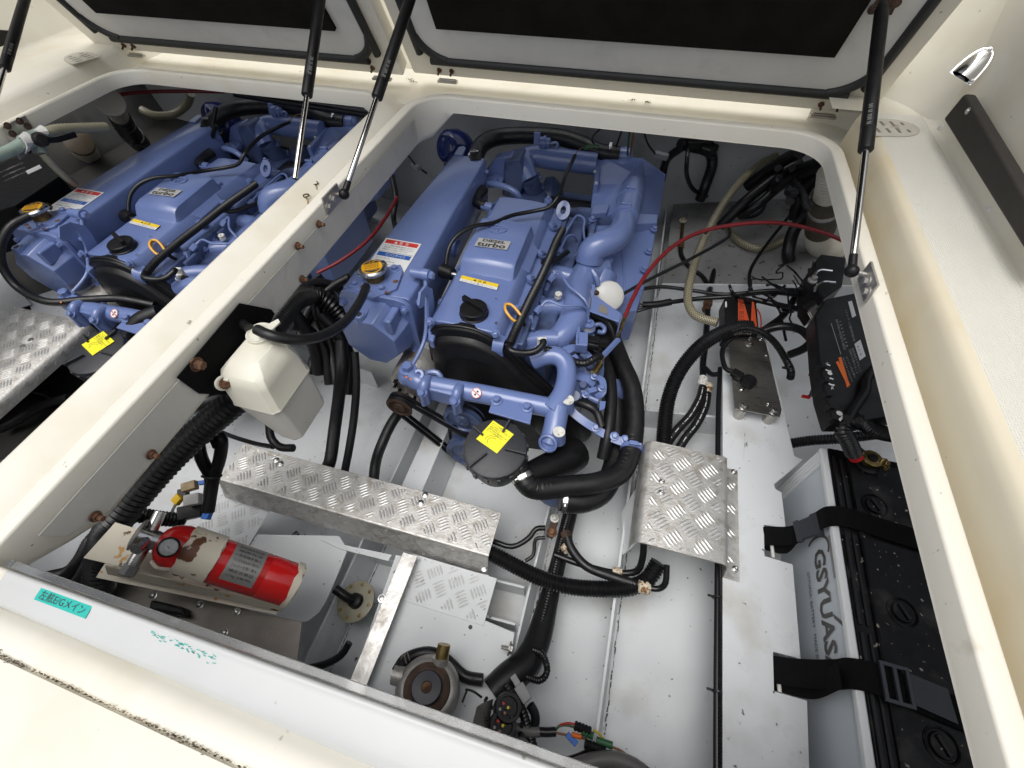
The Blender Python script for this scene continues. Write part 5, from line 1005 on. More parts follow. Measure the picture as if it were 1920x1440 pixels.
# bent plate over the fuel fittings, right of the engine
x0, x1, y0, y1, zz = 0.150, 0.325, 0.348, 0.590, -0.402
r = thing('tread_plate', 'square aluminium tread plate with rolled edges beside the white shelf', 'tread plate', (0.24, 0.47, zz), 'aluminium tread plates')
prof = [(x0 - 0.010, zz - 0.060), (x0 - 0.009, zz - 0.02), (x0 - 0.005, zz - 0.006), (x0 + 0.006, zz), (x1 - 0.012, zz), (x1 - 0.003, zz - 0.005), (x1, zz - 0.015), (x1 + 0.001, zz - 0.042), (x1 + 0.004, zz - 0.0455), (x1 + 0.034, zz - 0.0455)]
m = MB(); k = len(prof)
for y in (y0, y1):
    for q, dz in ((prof, 0.0), ([(x, z - 0.004) for x, z in prof], 0.0)): m.v += [V((x, y - (0.010 if x > x1 else 0) * (y == y0), z)) for x, z in q]
for j in range(k - 1): m.f += [(j, j + 1, 2 * k + j + 1, 2 * k + j), (k + j, 3 * k + j, 3 * k + j + 1, k + j + 1), (j, k + j, k + j + 1, j + 1), (2 * k + j, 2 * k + j + 1, 3 * k + j + 1, 3 * k + j)]
m.build('plate', 'aluminium', r, ang=50)
treads(MB(), (x0 + 0.005, y0, zz), (1, 0, 0), (0, 1, 0), x1 - x0 - 0.016, y1 - y0, (0, 0, 1), s=0.041, rot=42).build('tread_pattern', 'tread_bar', r, kind='stuff', flat=True)
treads(MB(), (x1 + 0.005, y0 - 0.008, zz - 0.0455), (1, 0, 0), (0, 1, 0), 0.028, y1 - y0, (0, 0, 1), s=0.041, rot=42).build('tread_pattern', 'tread_bar', r, kind='stuff', flat=True)
for (u, v, z) in ((1241, 903, zz), (1240, 924, zz), (1376, 885, zz - 0.0455), (1378, 1067, zz - 0.0455)): MB().lathe(P(u, v, z), (0, 0, 1), [(0.007, 0), (0.007, 0.001), (0.0045, 0.0012), (0.0045, 0.004), (0.003, 0.0046), (0.003, 0.0025), (0.0005, 0.0025)], 12).build('rivet', 'steel', r)
MB().prism(Ps([(1198, 905, -0.50), (1200, 1010, -0.50), (1165, 1040, -0.56), (1165, 960, -0.56)]), (0.004, 0, 0)).build('side_gusset', 'bay_paint', r, bev=0.001)
MB().hexbolt(P(1193, 998, -0.46), (-1, 0, 0), 0.008, 0.006).build('side_bolt', 'rusty_brown', r)
# port plate
pz = -0.40
q = [P(u, v, pz) for u, v in ((-40, 600), (50, 582), (150, 612), (126, 650), (90, 690), (-40, 790))]
r = thing('tread_plate', 'aluminium tread plate in the left bay by the black strainer lid', 'tread plate', q[2], 'aluminium tread plates')
A, B, C, D = P(-60, 800, pz), P(150, 612, pz), P(50, 582, pz), P(-60, 620, pz)
xl, xr, yb, yt = -1.52, P(140, 630, pz).x, P(0, 745, pz).y - 0.05, P(60, 582, pz).y
xl = xr - 0.32
prof = [(xl, pz), (xr - 0.012, pz), (xr - 0.003, pz - 0.006), (xr, pz - 0.02), (xr + 0.001, pz - 0.035)]
m = MB(); k = len(prof)
for y in (yb, yt): m.v += [V((x, y, z)) for x, z in prof]
for j in range(k - 1): m.f.append((j, j + 1, k + j + 1, k + j))
m.build('plate', 'aluminium', r, ang=50)
treads(MB(), (xl, yb, pz), (1, 0, 0), (0, 1, 0), xr - xl - 0.012, yt - yb, (0, 0, 1), s=0.040, rot=45).build('tread_pattern', 'tread_bar', r, kind='stuff', flat=True)
treads(MB(), (xr, yb, pz - 0.034), (0, 1, 0), (0, 0, 1), yt - yb, 0.030, (1, 0, 0), s=0.040, rot=45).build('tread_pattern', 'tread_bar', r, kind='stuff', flat=True)
for (u, v) in ((58, 637), (43, 649)): MB().screw(P(u, v, pz), (0, 0, 1), 0.005).build('rivet', 'steel', r)
# painted tread strips on the platform
TL, TR, BL = P(752, 1046, -0.5745), P(915, 1086, -0.5745), P(735, 1118, -0.5745)
b = MB(); wx = (P(915, 1082, -0.575) - P(752, 1046, -0.575)).x; o = P(742, 1122, -0.5748)
b.bb((o.x, o.y, -0.5748), (o.x + wx - 0.004, 0.244, -0.5728)); st = b.build('tread_strip', 'bay_paint', label='white painted tread strip at the top of the white platform', cat='tread plate', bev=0.0006)
treads(MB(), (o.x, o.y, -0.5728), (1, 0, 0), (0, 1, 0), wx - 0.004, 0.244 - o.y, (0, 0, 1), rot=38).build('tread_pattern', 'tread_bar_white', st, kind='stuff', flat=True)
b = MB(); a_ = P(400, 960, -0.60); c_ = P(480, 1000, -0.60); b.bb((a_.x - 0.06, 0.10, -0.602), (c_.x, 0.262, -0.600)); st = b.build('tread_strip', 'bay_paint', label='white painted tread plate behind the fire extinguisher', cat='tread plate', bev=0.0006)
treads(MB(), (a_.x - 0.06, 0.10, -0.600), (1, 0, 0), (0, 1, 0), c_.x - a_.x + 0.06, 0.162, (0, 0, 1), rot=38).build('tread_pattern', 'tread_bar_white', st, kind='stuff', flat=True)
# ================================================================== BATTERY
bx0, by1, bz = 0.489, 0.622, -0.33; bx1, by0 = 0.765, -0.02
r = thing('battery', 'large battery with white case and dusty black top', 'battery', ((bx0 + bx1) / 2, 0.35, -0.59))
MB().bb((bx0 + 0.004, by0, -0.585), (bx1, by1, bz - 0.013)).build('case', 'case_white', r, bev=0.004)
b = MB()
for k in range(4):
    b.cyl((bx0 + 0.001, by1 - 0.004 - k * 0.0085, -0.58), (bx0 + 0.001, by1 - 0.004 - k * 0.0085, bz - 0.020), 0.0042, n=8)
b.build('corner_ribs', 'case_edge', r)
MB().bb((bx0 - 0.002, by0, bz - 0.020), (bx0 + 0.012, by1 + 0.003, bz - 0.008)).build('case_rim', 'case_edge', r, bev=0.003)
LDB = MB().bb((bx0 + 0.0125, by0, bz - 0.0128), (bx1 + 0.004, by1 + 0.005, bz - 0.006)).build('cover_rim', 'battery_black', r, bev=0.003)
MB().bb((bx0 + 0.042, by0, bz - 0.0065), (bx1 - 0.02, by1 - 0.012, bz)).build('cover', 'battery_black', r, bev=0.004)
for yy0, yy1 in ((by0, 0.27), (0.282, by1 - 0.02)): MB().bb((bx0 + 0.016, yy0, bz - 0.0062), (bx0 + 0.022, yy1, bz - 0.002)).bb((bx0 + 0.029, yy0, bz - 0.0062), (bx0 + 0.034, yy1, bz - 0.003)).build('rail', 'black_plastic', r, bev=0.001)
for (u, v) in ((1640, 948), (1692, 1148), (1765, 1398), (1800, 1080), (1735, 900)):
    p = P(u, v, bz); p.z = bz - 0.001
    c = MB().lathe(p, (0, 0, 1), [(0.024, 0), (0.024, 0.002), (0.021, 0.003), (0.020, 0.001), (0.017, 0.001), (0.016, 0.005), (0.001, 0.0055)], 28).build('vent_plug', 'battery_black', r)
    MB().box(p + V((0, 0, 0.007)), (0.006, 0.026, 0.004), Matrix.Rotation(0.5, 3, 'Z')).build('plug_slot', 'black_plastic', c, bev=0.001)
tp_ = P(1625, 868, bz); tp_.z = bz
MB().lathe(tp_, (0, 0, 1), [(0.026, 0), (0.026, 0.004), (0.017, 0.006), (0.009, 0.007), (0.0085, 0.024), (0.001, 0.0245)], 24).build('terminal_post', 'black_plastic', r)
cl = thing('terminal_clamp', 'brass clamp on the battery terminal with red sleeve', 'terminal clamp', tp_)
b = MB(); b.lathe(tp_ + V((0, 0, 0.009)), (0, 0, 1), [(0.0088, 0), (0.019, 0.0), (0.019, 0.012), (0.0088, 0.012)], 20); b.box(tp_ + V((-0.024, 0.008, 0.015)), (0.034, 0.024, 0.011), Matrix.Rotation(-0.3, 3, 'Z')); b.box(tp_ + V((0.018, -0.004, 0.014)), (0.012, 0.014, 0.010)); b.build('clamp', 'brass', cl, bev=0.0015)
MB().hexbolt(tp_ + V((0.020, -0.004, 0.019)), (0.3, -0.6, 0.7), 0.006, 0.008).cyl(tp_ + V((0.016, 0.004, 0.016)), tp_ + V((0.024, -0.02, 0.016)), 0.004, n=8).hexbolt(tp_ + V((-0.022, 0.009, 0.018)), (0, 0, 1), 0.0075, 0.006).build('clamp_bolt', 'brass', cl)
MB().tube(Ps([(1592, 838, -0.285), (1600, 850, -0.296), (1606, 860, -0.305)]), 0.0125, 12).build('red_sleeve', 'red_plastic', cl)
hose('battery_cable', 'black corrugated cable arching up from the brass battery terminal', [(1602, 852, -0.295), (1592, 830, -0.27), (1580, 806, -0.245), (1590, 788, -0.23), (1612, 790, -0.235), (1640, 808, -0.25), (1700, 818, -0.27), (1760, 815, -0.28)], 0.0145, 'conduit', 'cable', (0.006, 0.0012))
hose('cross_conduit', 'black corrugated conduit running from the shelf edge behind the battery', [(1480, 832, -0.47), (1520, 826, -0.45), (1580, 822, -0.42), (1660, 812, -0.40), (1750, 805, -0.40)], 0.012, 'conduit', 'conduit', (0.006, 0.001))
# lettering on the case
fx = bx0 + 0.0034
def side(y, z): return V((fx, y, z))
TLs, TRs, BLs = side(0.452, bz - 0.034), side(0.192, bz - 0.034), side(0.452, bz - 0.112)
text('GSYUASA', TLs, TRs, BLs, (0.10, 0.22, 0.96, 0.74), 'ink_grey', r, off=0.0006, bold=0.03)
text('GSYUASA  BATTERY   MADE IN JAPAN', TLs, TRs, BLs, (0.22, 1.02, 0.98, 1.18), 'ink_grey', r, off=0.0006)
arc = MB(); c_ = side(0.425, bz - 0.076)
pts = [c_ + V((-0.0008, 0.024 * math.cos(a), 0.040 * math.sin(a))) for a in [math.radians(70 - 16 * 0 + (-0) + 14 * k) for k in range(0, 11)]]
pts = [c_ + V((-0.0006, 0.030 * math.sin(a), 0.044 * math.cos(a))) for a in [math.radians(-35 + 12 * k) for k in range(13)]]
arc.strap(pts, (0, 0.7, 0.7), 0.006, 0.0004); 
out_ = [c_ + V((-0.0006, 0.030 * math.sin(a), 0.044 * math.cos(a))) for a in [math.radians(-30 + 12 * k) for k in range(15)]]; inn = [c_ + V((-0.0006, 0.024 * math.sin(a), 0.038 * math.cos(a))) for a in [math.radians(-30 + 12 * k) for k in range(15)]]
arc = MB(); arc.v = out_ + inn; arc.f = [(i, i + 1, 16 + i, 15 + i) for i in range(14)]; arc.build('logo_arc', 'ink_grey', r, flat=True)
q = [side(0.302, bz - 0.049), side(0.295, bz - 0.049), side(0.278, bz - 0.026), side(0.286, bz - 0.026)]; MB().prism([p + V((-0.0004, 0, 0)) for p in q], (-0.0003, 0, 0)).build('logo_stroke', 'ink_grey', r, flat=True)
MB().prism([side(0.44, bz - 0.022) + V((-0.0002, 0, 0)), side(0.36, bz - 0.022) + V((-0.0002, 0, 0)), side(0.36, bz - 0.034) + V((-0.0002, 0, 0)), side(0.44, bz - 0.034) + V((-0.0002, 0, 0))], (-0.0003, 0, 0)).build('level_window', 'ink_dim', r, flat=True)
# straps
s1 = thing('battery_strap', 'black battery strap with side-release buckle', 'strap', (0.45, 0.42, -0.45), 'straps over the battery')
y_ = P(1545, 985, -0.36).y
ya = P(1455, 1005, -0.45).y
pa, pb, pc, pd = P(1440, 1012, -0.462), P(1475, 1005, -0.44), P(1500, 998, -0.415), P(1560, 975, bz - 0.02)
MB().strap([pa + V((0, 0, -0.01)), pa + V((-0.012, 0, 0.014)), pb, pc, V((bx0 - 0.010, pd.y, bz - 0.045)), V((bx0 - 0.006, pd.y, bz - 0.010)), V((bx0 + 0.016, pd.y, bz + 0.004)), V((bx0 + 0.04, pd.y - 0.002, bz + 0.005)), V((0.60, pd.y - 0.010, bz + 0.006)), V((0.76, pd.y - 0.022, bz + 0.004))], (0, 1, 0), 0.040, 0.002).build('webbing', 'webbing', s1)
MB().strap([pa + V((0.0, -0.004, -0.004)), P(1470, 1022, -0.455), pc + V((-0.004, 0, -0.004))], (0, 1, 0), 0.036, 0.002).build('webbing_tail', 'webbing', s1)
ex = (pd - pc).normalized(); ey_ = V((0, 1, 0)); ey_ = (ey_ - ex * ey_.dot(ex)).normalized(); nz = ex.cross(ey_); Rb = Matrix((ex, ey_, nz)).transposed(); pm_ = pc.lerp(pd, 0.28) + nz * 0.004
MB().box(pm_, (0.034, 0.040, 0.009), Rb).box(pm_ + ex * 0.022, (0.016, 0.046, 0.011), Rb).box(pm_ - ex * 0.020, (0.012, 0.046, 0.009), Rb).build('buckle', 'grey_plastic', s1, bev=0.002)
s2 = thing('battery_strap', 'black battery strap with slider buckle, nearest the camera', 'strap', (0.45, 0.2, -0.45), 'straps over the battery')
qa, qb, qc = P(1452, 1258, -0.462), P(1500, 1262, -0.425), P(1590, 1262, bz - 0.012)
MB().strap([qa + V((0, 0, -0.02)), qa + V((-0.006, 0, 0.01)), qb, V((bx0 - 0.010, qc.y, bz - 0.045)), V((bx0 - 0.006, qc.y, bz - 0.010)), V((bx0 + 0.016, qc.y, bz + 0.004)), V((bx0 + 0.04, qc.y - 0.002, bz + 0.005)), V((0.60, qc.y - 0.012, bz + 0.005)), V((0.77, qc.y - 0.03, bz + 0.004))], (0, 1, 0), 0.044, 0.002).build('webbing', 'webbing', s2)
MB().strap([qa + V((0.0, -0.012, -0.006)), P(1520, 1288, -0.43), qc + V((-0.01, -0.006, -0.006))], (0, 1, 0), 0.036, 0.002).build('webbing_tail', 'webbing', s2)
kc = V((P(1675, 1262, bz + 0.006).x, qc.y - 0.001, bz + 0.008))
b = MB()
for dx in (-0.018, 0.0, 0.018): b.bb((kc.x + dx - 0.003, kc.y - 0.025, kc.z - 0.002), (kc.x + dx + 0.003, kc.y + 0.025, kc.z + 0.004))
for dy in (-0.025, 0.025): b.bb((kc.x - 0.021, kc.y + dy - 0.003, kc.z - 0.002), (kc.x + 0.021, kc.y + dy + 0.003, kc.z + 0.0038))
b.build('slider_buckle', 'grey_plastic', s2, bev=0.0012)
MB().prism([kc + V((0.02, -0.021, 0)), kc + V((0.075, -0.030, 0)), kc + V((0.072, 0.014, 0)), kc + V((0.02, 0.021, 0))], (0, 0, 0.0018)).build('strap_end', 'charcoal_plastic', s2)
# bars in the cut-outs
for (u0, v0, u1, v1, l) in ((1443, 992, 1450, 1046, 'beside the buckle strap'), (1455, 1232, 1462, 1298, 'beside the nearest strap')):
    a_, c_ = P(u0, v0, -0.456), P(u1, v1, -0.456); MB().cyl(a_, c_, 0.0035, n=8).build('strap_bar', 'conn_white', label='white strap bar in the shelf cut-out ' + l, cat='bar', group='strap bars in the shelf cut-outs')
# ================================================================== STAINLESS SENSOR PLATE ON STAND-OFFS
z1 = -0.412
q = Ps([(1364, 630, z1), (1372, 626, z1), (1428, 634, z1), (1436, 642, z1), (1466, 768, z1), (1462, 782, z1), (1378, 766, z1)])
r = thing('sensor_plate', 'stainless plate on stand-offs with a round black sensor, on the white shelf', 'mounting plate', P(1410, 700, -0.45))
MB().prism(q, (0, 0, -0.0025)).build('plate', 'stainless', r, bev=0.0006)
MB().prism(Ps([(1408, 664, z1 + 0.0002), (1440, 664, z1 + 0.0002), (1458, 762, z1 + 0.0002), (1424, 760, z1 + 0.0002)]), (0, 0, 0.0025)).build('cover_piece', 'stainless', r, bev=0.0005)
for (u, v, f) in ((1394, 763, 1), (1451, 772, 1), (1404, 645, 0), (1406, 635, 0), (1427, 636, 0), (1436, 668, 0), (1440, 758, 0)):
    p = P(u, v, z1); big = (u, v) in ((1394, 763), (1451, 772), (1404, 645))
    MB().hexbolt(p, (0, 0, 1), 0.0068 if big else 0.0042, 0.007 if big else 0.004).build('cap_screw', 'steel', r)
    if f: MB().cyl(p + V((0, -0.002, -0.0025)), V((p.x, p.y - 0.002, -0.4505)), 0.012, n=18).build('stand_off', 'stainless', r)
p = P(1403, 716, z1 + 0.006)
sn = MB().lathe(p - V((0, 0, 0.003)), (0, 0, 1), [(0.018, 0), (0.018, 0.012), (0.0165, 0.014), (0.014, 0.014), (0.013, 0.0125), (0.001, 0.0125)], 26).build('sensor', 'black_plastic', r)
MB().box(P(1382, 702, z1 + 0.010), (0.026, 0.022, 0.012), Matrix.Rotation(-0.5, 3, 'Z')).build('plug', 'black_plastic', sn, bev=0.001)
MB().lathe(P(1391, 729, z1 + 0.001), (0, 0, 1), [(0.007, 0), (0.007, 0.002), (0.003, 0.004)], 12).build('ear_screw', 'steel', sn)
hose('sensor_cable', 'black cable looping into the round sensor plug', [(1374, 697, -0.40), (1360, 690, -0.405), (1354, 665, -0.405), (1360, 645, -0.40), (1385, 625, -0.385)], 0.0065, 'cable', 'cable')
text('F・ー・', P(1396, 812, -0.4498), P(1412, 812, -0.4498), P(1394, 868, -0.4498), (0, 0, 0.4, 0.9), 'ink_grey', shelf, off=0.0003)
# ================================================================== BLACK CONTROL BOX UNDER THE SIDE DECK
kz = -0.22
r = thing('control_box', 'black control box with white and orange printing under the side deck', 'control box', P(1620, 660, -0.4))
fq = [(1520, 600), (1545, 560), (1600, 545), (1660, 640), (1735, 850), (1640, 850), (1560, 792), (1548, 740), (1534, 680)]
top = [P(u, v, kz) for u, v in ((1528, 592), (1548, 560), (1606, 548), (1685, 700), (1712, 772), (1620, 788), (1562, 788), (1545, 735), (1536, 680))]
MB().prism(top, (0, 0, -0.045)).build('body', 'black_plastic', r, bev=0.004)
for (u, v) in ((1541, 690), (1546, 716), (1550, 742), (1556, 765), (1560, 786)): MB().box(P(u, v, kz - 0.002), (0.012, 0.012, 0.02)).build('side_lug', 'black_plastic', r, bev=0.002)
def KB(u, v): return P(u, v, kz + 0.0004)
def ktext(s, a, b2, c, m='ink_white', box=(0, 0, 1, 1)): return text(s, KB(*a), KB(*b2), KB(*c), box, m, r, off=0.0004)
decal(KB(1572, 677), KB(1594, 722), KB(1567, 679), 'label_orange', r, 'orange_strip', off=0.0003)
MB().prism([KB(1572, 671), KB(1577, 669), KB(1593, 723), KB(1588, 727)], (0, 0, 0.0004)).build('orange_strip', 'label_orange', r, flat=True)
MB().prism([KB(1590, 566), KB(1597, 564), KB(1605, 592), KB(1598, 596)], (0, 0, 0.0004)).build('paper_label', 'label_white', r, flat=True)
pl2 = MB().prism([KB(1602, 645), KB(1613, 637), KB(1623, 668), KB(1612, 676)], (0, 0, 0.0004)).build('paper_label', 'label_white', r, flat=True)
text('A C G', KB(1609, 645), KB(1617, 668), KB(1605, 647), (0.1, 0.1, 0.9, 0.9), 'ink', pl2, off=0.0008)
rows = [((1570, 598), (1586, 655)), ((1577, 602), (1590, 650)), ((1588, 580), (1604, 640)), ((1582, 670), (1600, 715)), ((1589, 668), (1606, 708)), ((1595, 655), (1610, 700)), ((1600, 652), (1616, 696))]
for k, (a, c) in enumerate(rows): ktext(('取付時は配線を確認', '1 2 3 4 5 6 7 8', 'バッテリ接続順序', '端子を外すときは(-)から', 'エンジン停止後に', '回路を切替えること', '指定容量を守ること')[k], a, c, (a[0] - 4, a[1] + 1.5), 'ink_dim')
MB().prism([KB(1558, 607), KB(1559, 606.5), KB(1577, 664), KB(1576, 665)], (0, 0, 0.0004)).build('printed_rule', 'ink_dim', r, flat=True)
for (u, v) in ((1553, 690), (1559, 716)):
    c_ = KB(u, v); pts = [c_ + V((0.0085 * math.cos(a), 0.0085 * math.sin(a), 0.0006)) for a in [math.radians(60 + 24 * k) for k in range(11)]]; MB().strap(pts, (0, 0, 1), 0.0004, 0.0035).build('rotary_mark', 'ink_white', r)
MB().lathe(KB(1556, 700), (0, 0, 1), [(0.0045, 0), (0.0045, 0.0004)], 14).build('rotary_dot', 'ink_white', r)
ktext('R', (1559, 725), (1564, 724), (1558, 731)); ktext('F', (1548, 681), (1553, 680), (1547, 686))
MB().lathe(KB(1574, 775), (0, 0, 1), [(0.0055, 0), (0.0055, 0.0004)], 14).build('number_dot', 'ink_white', r)
MB().prism([KB(1572, 786), KB(1579, 779), KB(1582, 783), KB(1575, 790)], (0, 0, 0.0004)).build('arrow', 'ink_white', r, flat=True)
for pts in ([(1640, 690, kz + 0.008), (1625, 712, kz + 0.010), (1622, 735, kz + 0.010), (1600, 768, kz + 0.012), (1590, 785, kz + 0.012)],): hose('bonnet_tube', None, pts, 0.009, 'black_plastic', None, parent=r)
MB().prism(Ps([(1546, 795, -0.31), (1560, 786, -0.31), (1575, 800, -0.31), (1570, 812, -0.31), (1548, 808, -0.31)]), (0, 0, 0.03)).build('red_cap', 'red_plastic', r, bev=0.003)
# bracket with red tips
b = MB().strap(Ps([(1524, 703, -0.36), (1531, 706, -0.352), (1528, 725, -0.352), (1522, 742, -0.352), (1512, 744, -0.36)]), (0.9, 0.3, 0.2), 0.012, 0.003, sm=False); r2 = b.build('slotted_bracket', 'stainless', label='small slotted steel bracket with red tips beside the control box', cat='bracket')
for (u, v) in ((1524, 703), (1511, 744)): MB().box(P(u, v, -0.356), (0.018, 0.005, 0.008)).build('red_tip', 'red_plastic', r2, bev=0.001)
MB().screw(P(1531, 716, -0.349), (0, 0, 1), 0.004).build('screw', 'steel', r2)
# upper black unit with two chrome loops
r = thing('relay_unit', 'black relay unit with bent chrome pipes at the head of the control box', 'relay unit', P(1575, 520, -0.3))
MB().prism(Ps([(1528, 490, -0.25), (1540, 476, -0.25), (1588, 482, -0.25), (1580, 535, -0.25), (1545, 560, -0.25), (1530, 540, -0.25)]), (0, 0, -0.10)).build('housing', 'black_plastic', r, bev=0.004)
for pts in ([(1522, 530, -0.26), (1528, 515, -0.245), (1538, 506, -0.24), (1560, 508, -0.24)], [(1526, 552, -0.26), (1530, 538, -0.245), (1542, 529, -0.24), (1566, 530, -0.24)]): MB().tube(Ps(pts), 0.0035, 8).build('bent_pipe', 'chrome', r)
MB().lathe(P(1523, 527, -0.255), (0, 0, 1), [(0.012, 0), (0.012, 0.004), (0.007, 0.006), (0.007, 0.014), (0.001, 0.015)], 14).build('fitting', 'cast_alloy', r)
MB().cyl(P(1518, 588, -0.31), P(1545, 570, -0.285), 0.027, n=24).build('canister', 'black_plastic', r)
MB().prism(Ps([(1513, 585, -0.268), (1528, 578, -0.262), (1536, 596, -0.262), (1523, 606, -0.268)]), (0, 0, 0.003)).build('printed_label', 'ink_grey', r, flat=True)
for k in range(4): MB().prism([P(1515 + k * 3, 586 - k * 1.5, -0.2635), P(1524 + k * 3, 603 - k * 1.5, -0.2635), P(1523 + k * 3, 603.5 - k * 1.5, -0.2635), P(1514 + k * 3, 586.5 - k * 1.5, -0.2635)], (0, 0, 0.0004)).build('printed_line', 'ink_white', r, flat=True)
# orange-labelled black box
z2 = -0.40
r = thing('inverter_box', 'black box with orange labels tucked under the thick corrugated hose', 'electrical box', P(1395, 590, -0.45))
MB().prism(Ps([(1358, 560, z2), (1378, 552, z2), (1418, 560, z2), (1424, 625, z2), (1360, 628, z2)]), (0, 0, -0.05)).build('body', 'black_plastic', r, bev=0.003)
for q, s in (([(1384, 561), (1393, 561), (1404, 600), (1398, 612), (1384, 612)], 'KING'), ([(1410, 565), (1414, 568), (1420, 615), (1413, 622), (1408, 600)], '')):
    ob = MB().prism([P(u, v, z2 + 0.0005) for u, v in q], (0, 0, 0.0005)).build('orange_label', 'label_redorange', r, flat=True)
text('KING', P(1395, 561, z2 + 0.001), P(1395, 579, z2 + 0.001), P(1386, 561, z2 + 0.001), m='ink', parent=r, off=0.0005); text('BULLET', P(1395, 584, z2 + 0.001), P(1395, 611, z2 + 0.001), P(1386, 584, z2 + 0.001), m='ink', parent=r, off=0.0005)
MB().box(P(1361, 571, z2 + 0.001), (0.004, 0.022, 0.003)).build('bright_clip', 'conn_white', r)
hose('red_lead', 'thin red lead beside the orange labels', [(1420, 580, -0.38), (1426, 592, -0.375), (1427, 610, -0.375), (1424, 626, -0.38)], 0.0018, 'wire_red', 'wire')
# ================================================================== COOLANT TANK
tz0, tz1 = -0.060, -0.235
A0, A1 = P(430, 640, tz0), P(545, 660, tz0)
xa, xb = -0.610, -0.505; ya, yb = 0.300, 0.420
r = thing('coolant_tank', 'milky white coolant tank hung from the centre beam', 'coolant tank', (-0.55, 0.36, -0.25))
def tsec(z, xa_, xb_, ya_, yb_, c=0.010): return [V((x, y, z)) for x, y in ((xb_, ya_ + c), (xb_, yb_ - c), (xb_ - c, yb_), (xa_ + c, yb_), (xa_, yb_ - c), (xa_, ya_ + c), (xa_ + c, ya_), (xb_ - c, ya_))]
xb, ya = -0.520, 0.304
MB().loft([tsec(-0.137, -0.614, -0.5195, 0.301, 0.413), tsec(-0.134, -0.617, -0.517, 0.299, 0.415), tsec(-0.130, -0.615, -0.5195, 0.301, 0.413), tsec(-0.085, -0.617, -0.522, 0.307, 0.412), tsec(-0.066, -0.612, -0.528, 0.316, 0.408), tsec(-0.052, -0.598, -0.545, 0.338, 0.396)]).build('tank_body', 'tank_plastic', r, bev=0.004)
MB().loft([tsec(-0.232, -0.556, -0.522, 0.308, 0.398), tsec(-0.224, -0.564, -0.515, 0.301, 0.404), tsec(-0.1385, -0.613, -0.5205, 0.302, 0.412)]).build('tank_base', 'tank_fluid', r, bev=0.004)
for s, zq, yq in (('FULL', -0.138, 0.335), ('LOW', -0.205, 0.335)): text(s, V((xb + 0.0045, yq - 0.02, zq)), V((xb + 0.0045, yq + 0.02, zq)), V((xb + 0.0045, yq - 0.02, zq - 0.012)), m='tank_plastic', parent=r, off=0.001)
nk = P(486, 622, -0.045)
MB().lathe((nk.x, nk.y, -0.064), (0, 0, 1), [(0.020, 0), (0.020, 0.010), (0.024, 0.011), (0.024, 0.017), (0.018, 0.019), (0.008, 0.022)], 24).tube([V((nk.x, nk.y, -0.045)), V((nk.x, nk.y, -0.036)), V((nk.x + 0.015, nk.y - 0.003, -0.033))], 0.006, 10).build('tank_cap', 'tank_plastic', r)
tt_ = [V((nk.x + 0.020 * math.cos(a) , nk.y + 0.020 * math.sin(a), -0.046)) for a in [2 * math.pi * k / 16 for k in range(17)]]; MB().tube(tt_, 0.0025, 8).build('cap_tether', 'tank_plastic', r)
MB().prism([V((nk.x + 0.005, nk.y + 0.016, -0.046)), V((nk.x + 0.022, nk.y + 0.030, -0.040)), V((nk.x + 0.030, nk.y + 0.024, -0.040)), V((nk.x + 0.020, nk.y + 0.004, -0.046))], (0, 0, 0.004)).build('cap_tab', 'tank_plastic', r, bev=0.001)
tb_ = PX(421, 718, -0.600)
MB().lathe(tb_ - V((0.004, 0, 0)), (1, -0.3, 0.2), [(0.014, 0), (0.014, 0.005)], 18).box(tb_ + V((0.006, 0.02, 0.0)), (0.01, 0.04, 0.02)).build('mount_ear', 'tank_plastic', r, bev=0.002)
MB().hexbolt(tb_ + V((0.002, 0, 0)), (1, -0.3, 0.2), 0.007, 0.007).build('mount_bolt', 'rust', r)
MB().tube(Ps([(505, 790, -0.25), (508, 820, -0.27), (525, 838, -0.28), (550, 840, -0.275)]), 0.008, 10).build('drain_hose', 'rubber', r)
# dark opening in the beam behind the tank
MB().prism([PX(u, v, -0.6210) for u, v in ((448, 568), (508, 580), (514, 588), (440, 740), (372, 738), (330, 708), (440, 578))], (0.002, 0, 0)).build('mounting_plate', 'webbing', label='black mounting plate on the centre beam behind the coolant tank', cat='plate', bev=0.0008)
MB().hexbolt(PX(368, 683, -0.6195), (1, 0, 0), 0.008, 0.012).build('bracket_bolt', 'rust', label='rusty bolt on the black plate behind the coolant tank', cat='bolt', group='rusty bolts on the centre beam')
hose('overflow_hose', 'black rubber hose arching from the coolant tank to the orange pressure cap', [(482, 618, -0.030), (510, 630, -0.030), (560, 637, -0.055), (610, 627, -0.09), (650, 600, -0.125), (675, 565, -0.150), (687, 537, -0.165)], 0.0095, 'rubber')
hose('tank_nozzle_hose', 'short black hose on the left side of the coolant tank cap', [(468, 616, -0.042), (452, 606, -0.045), (436, 602, -0.05)], 0.0085, 'rubber')
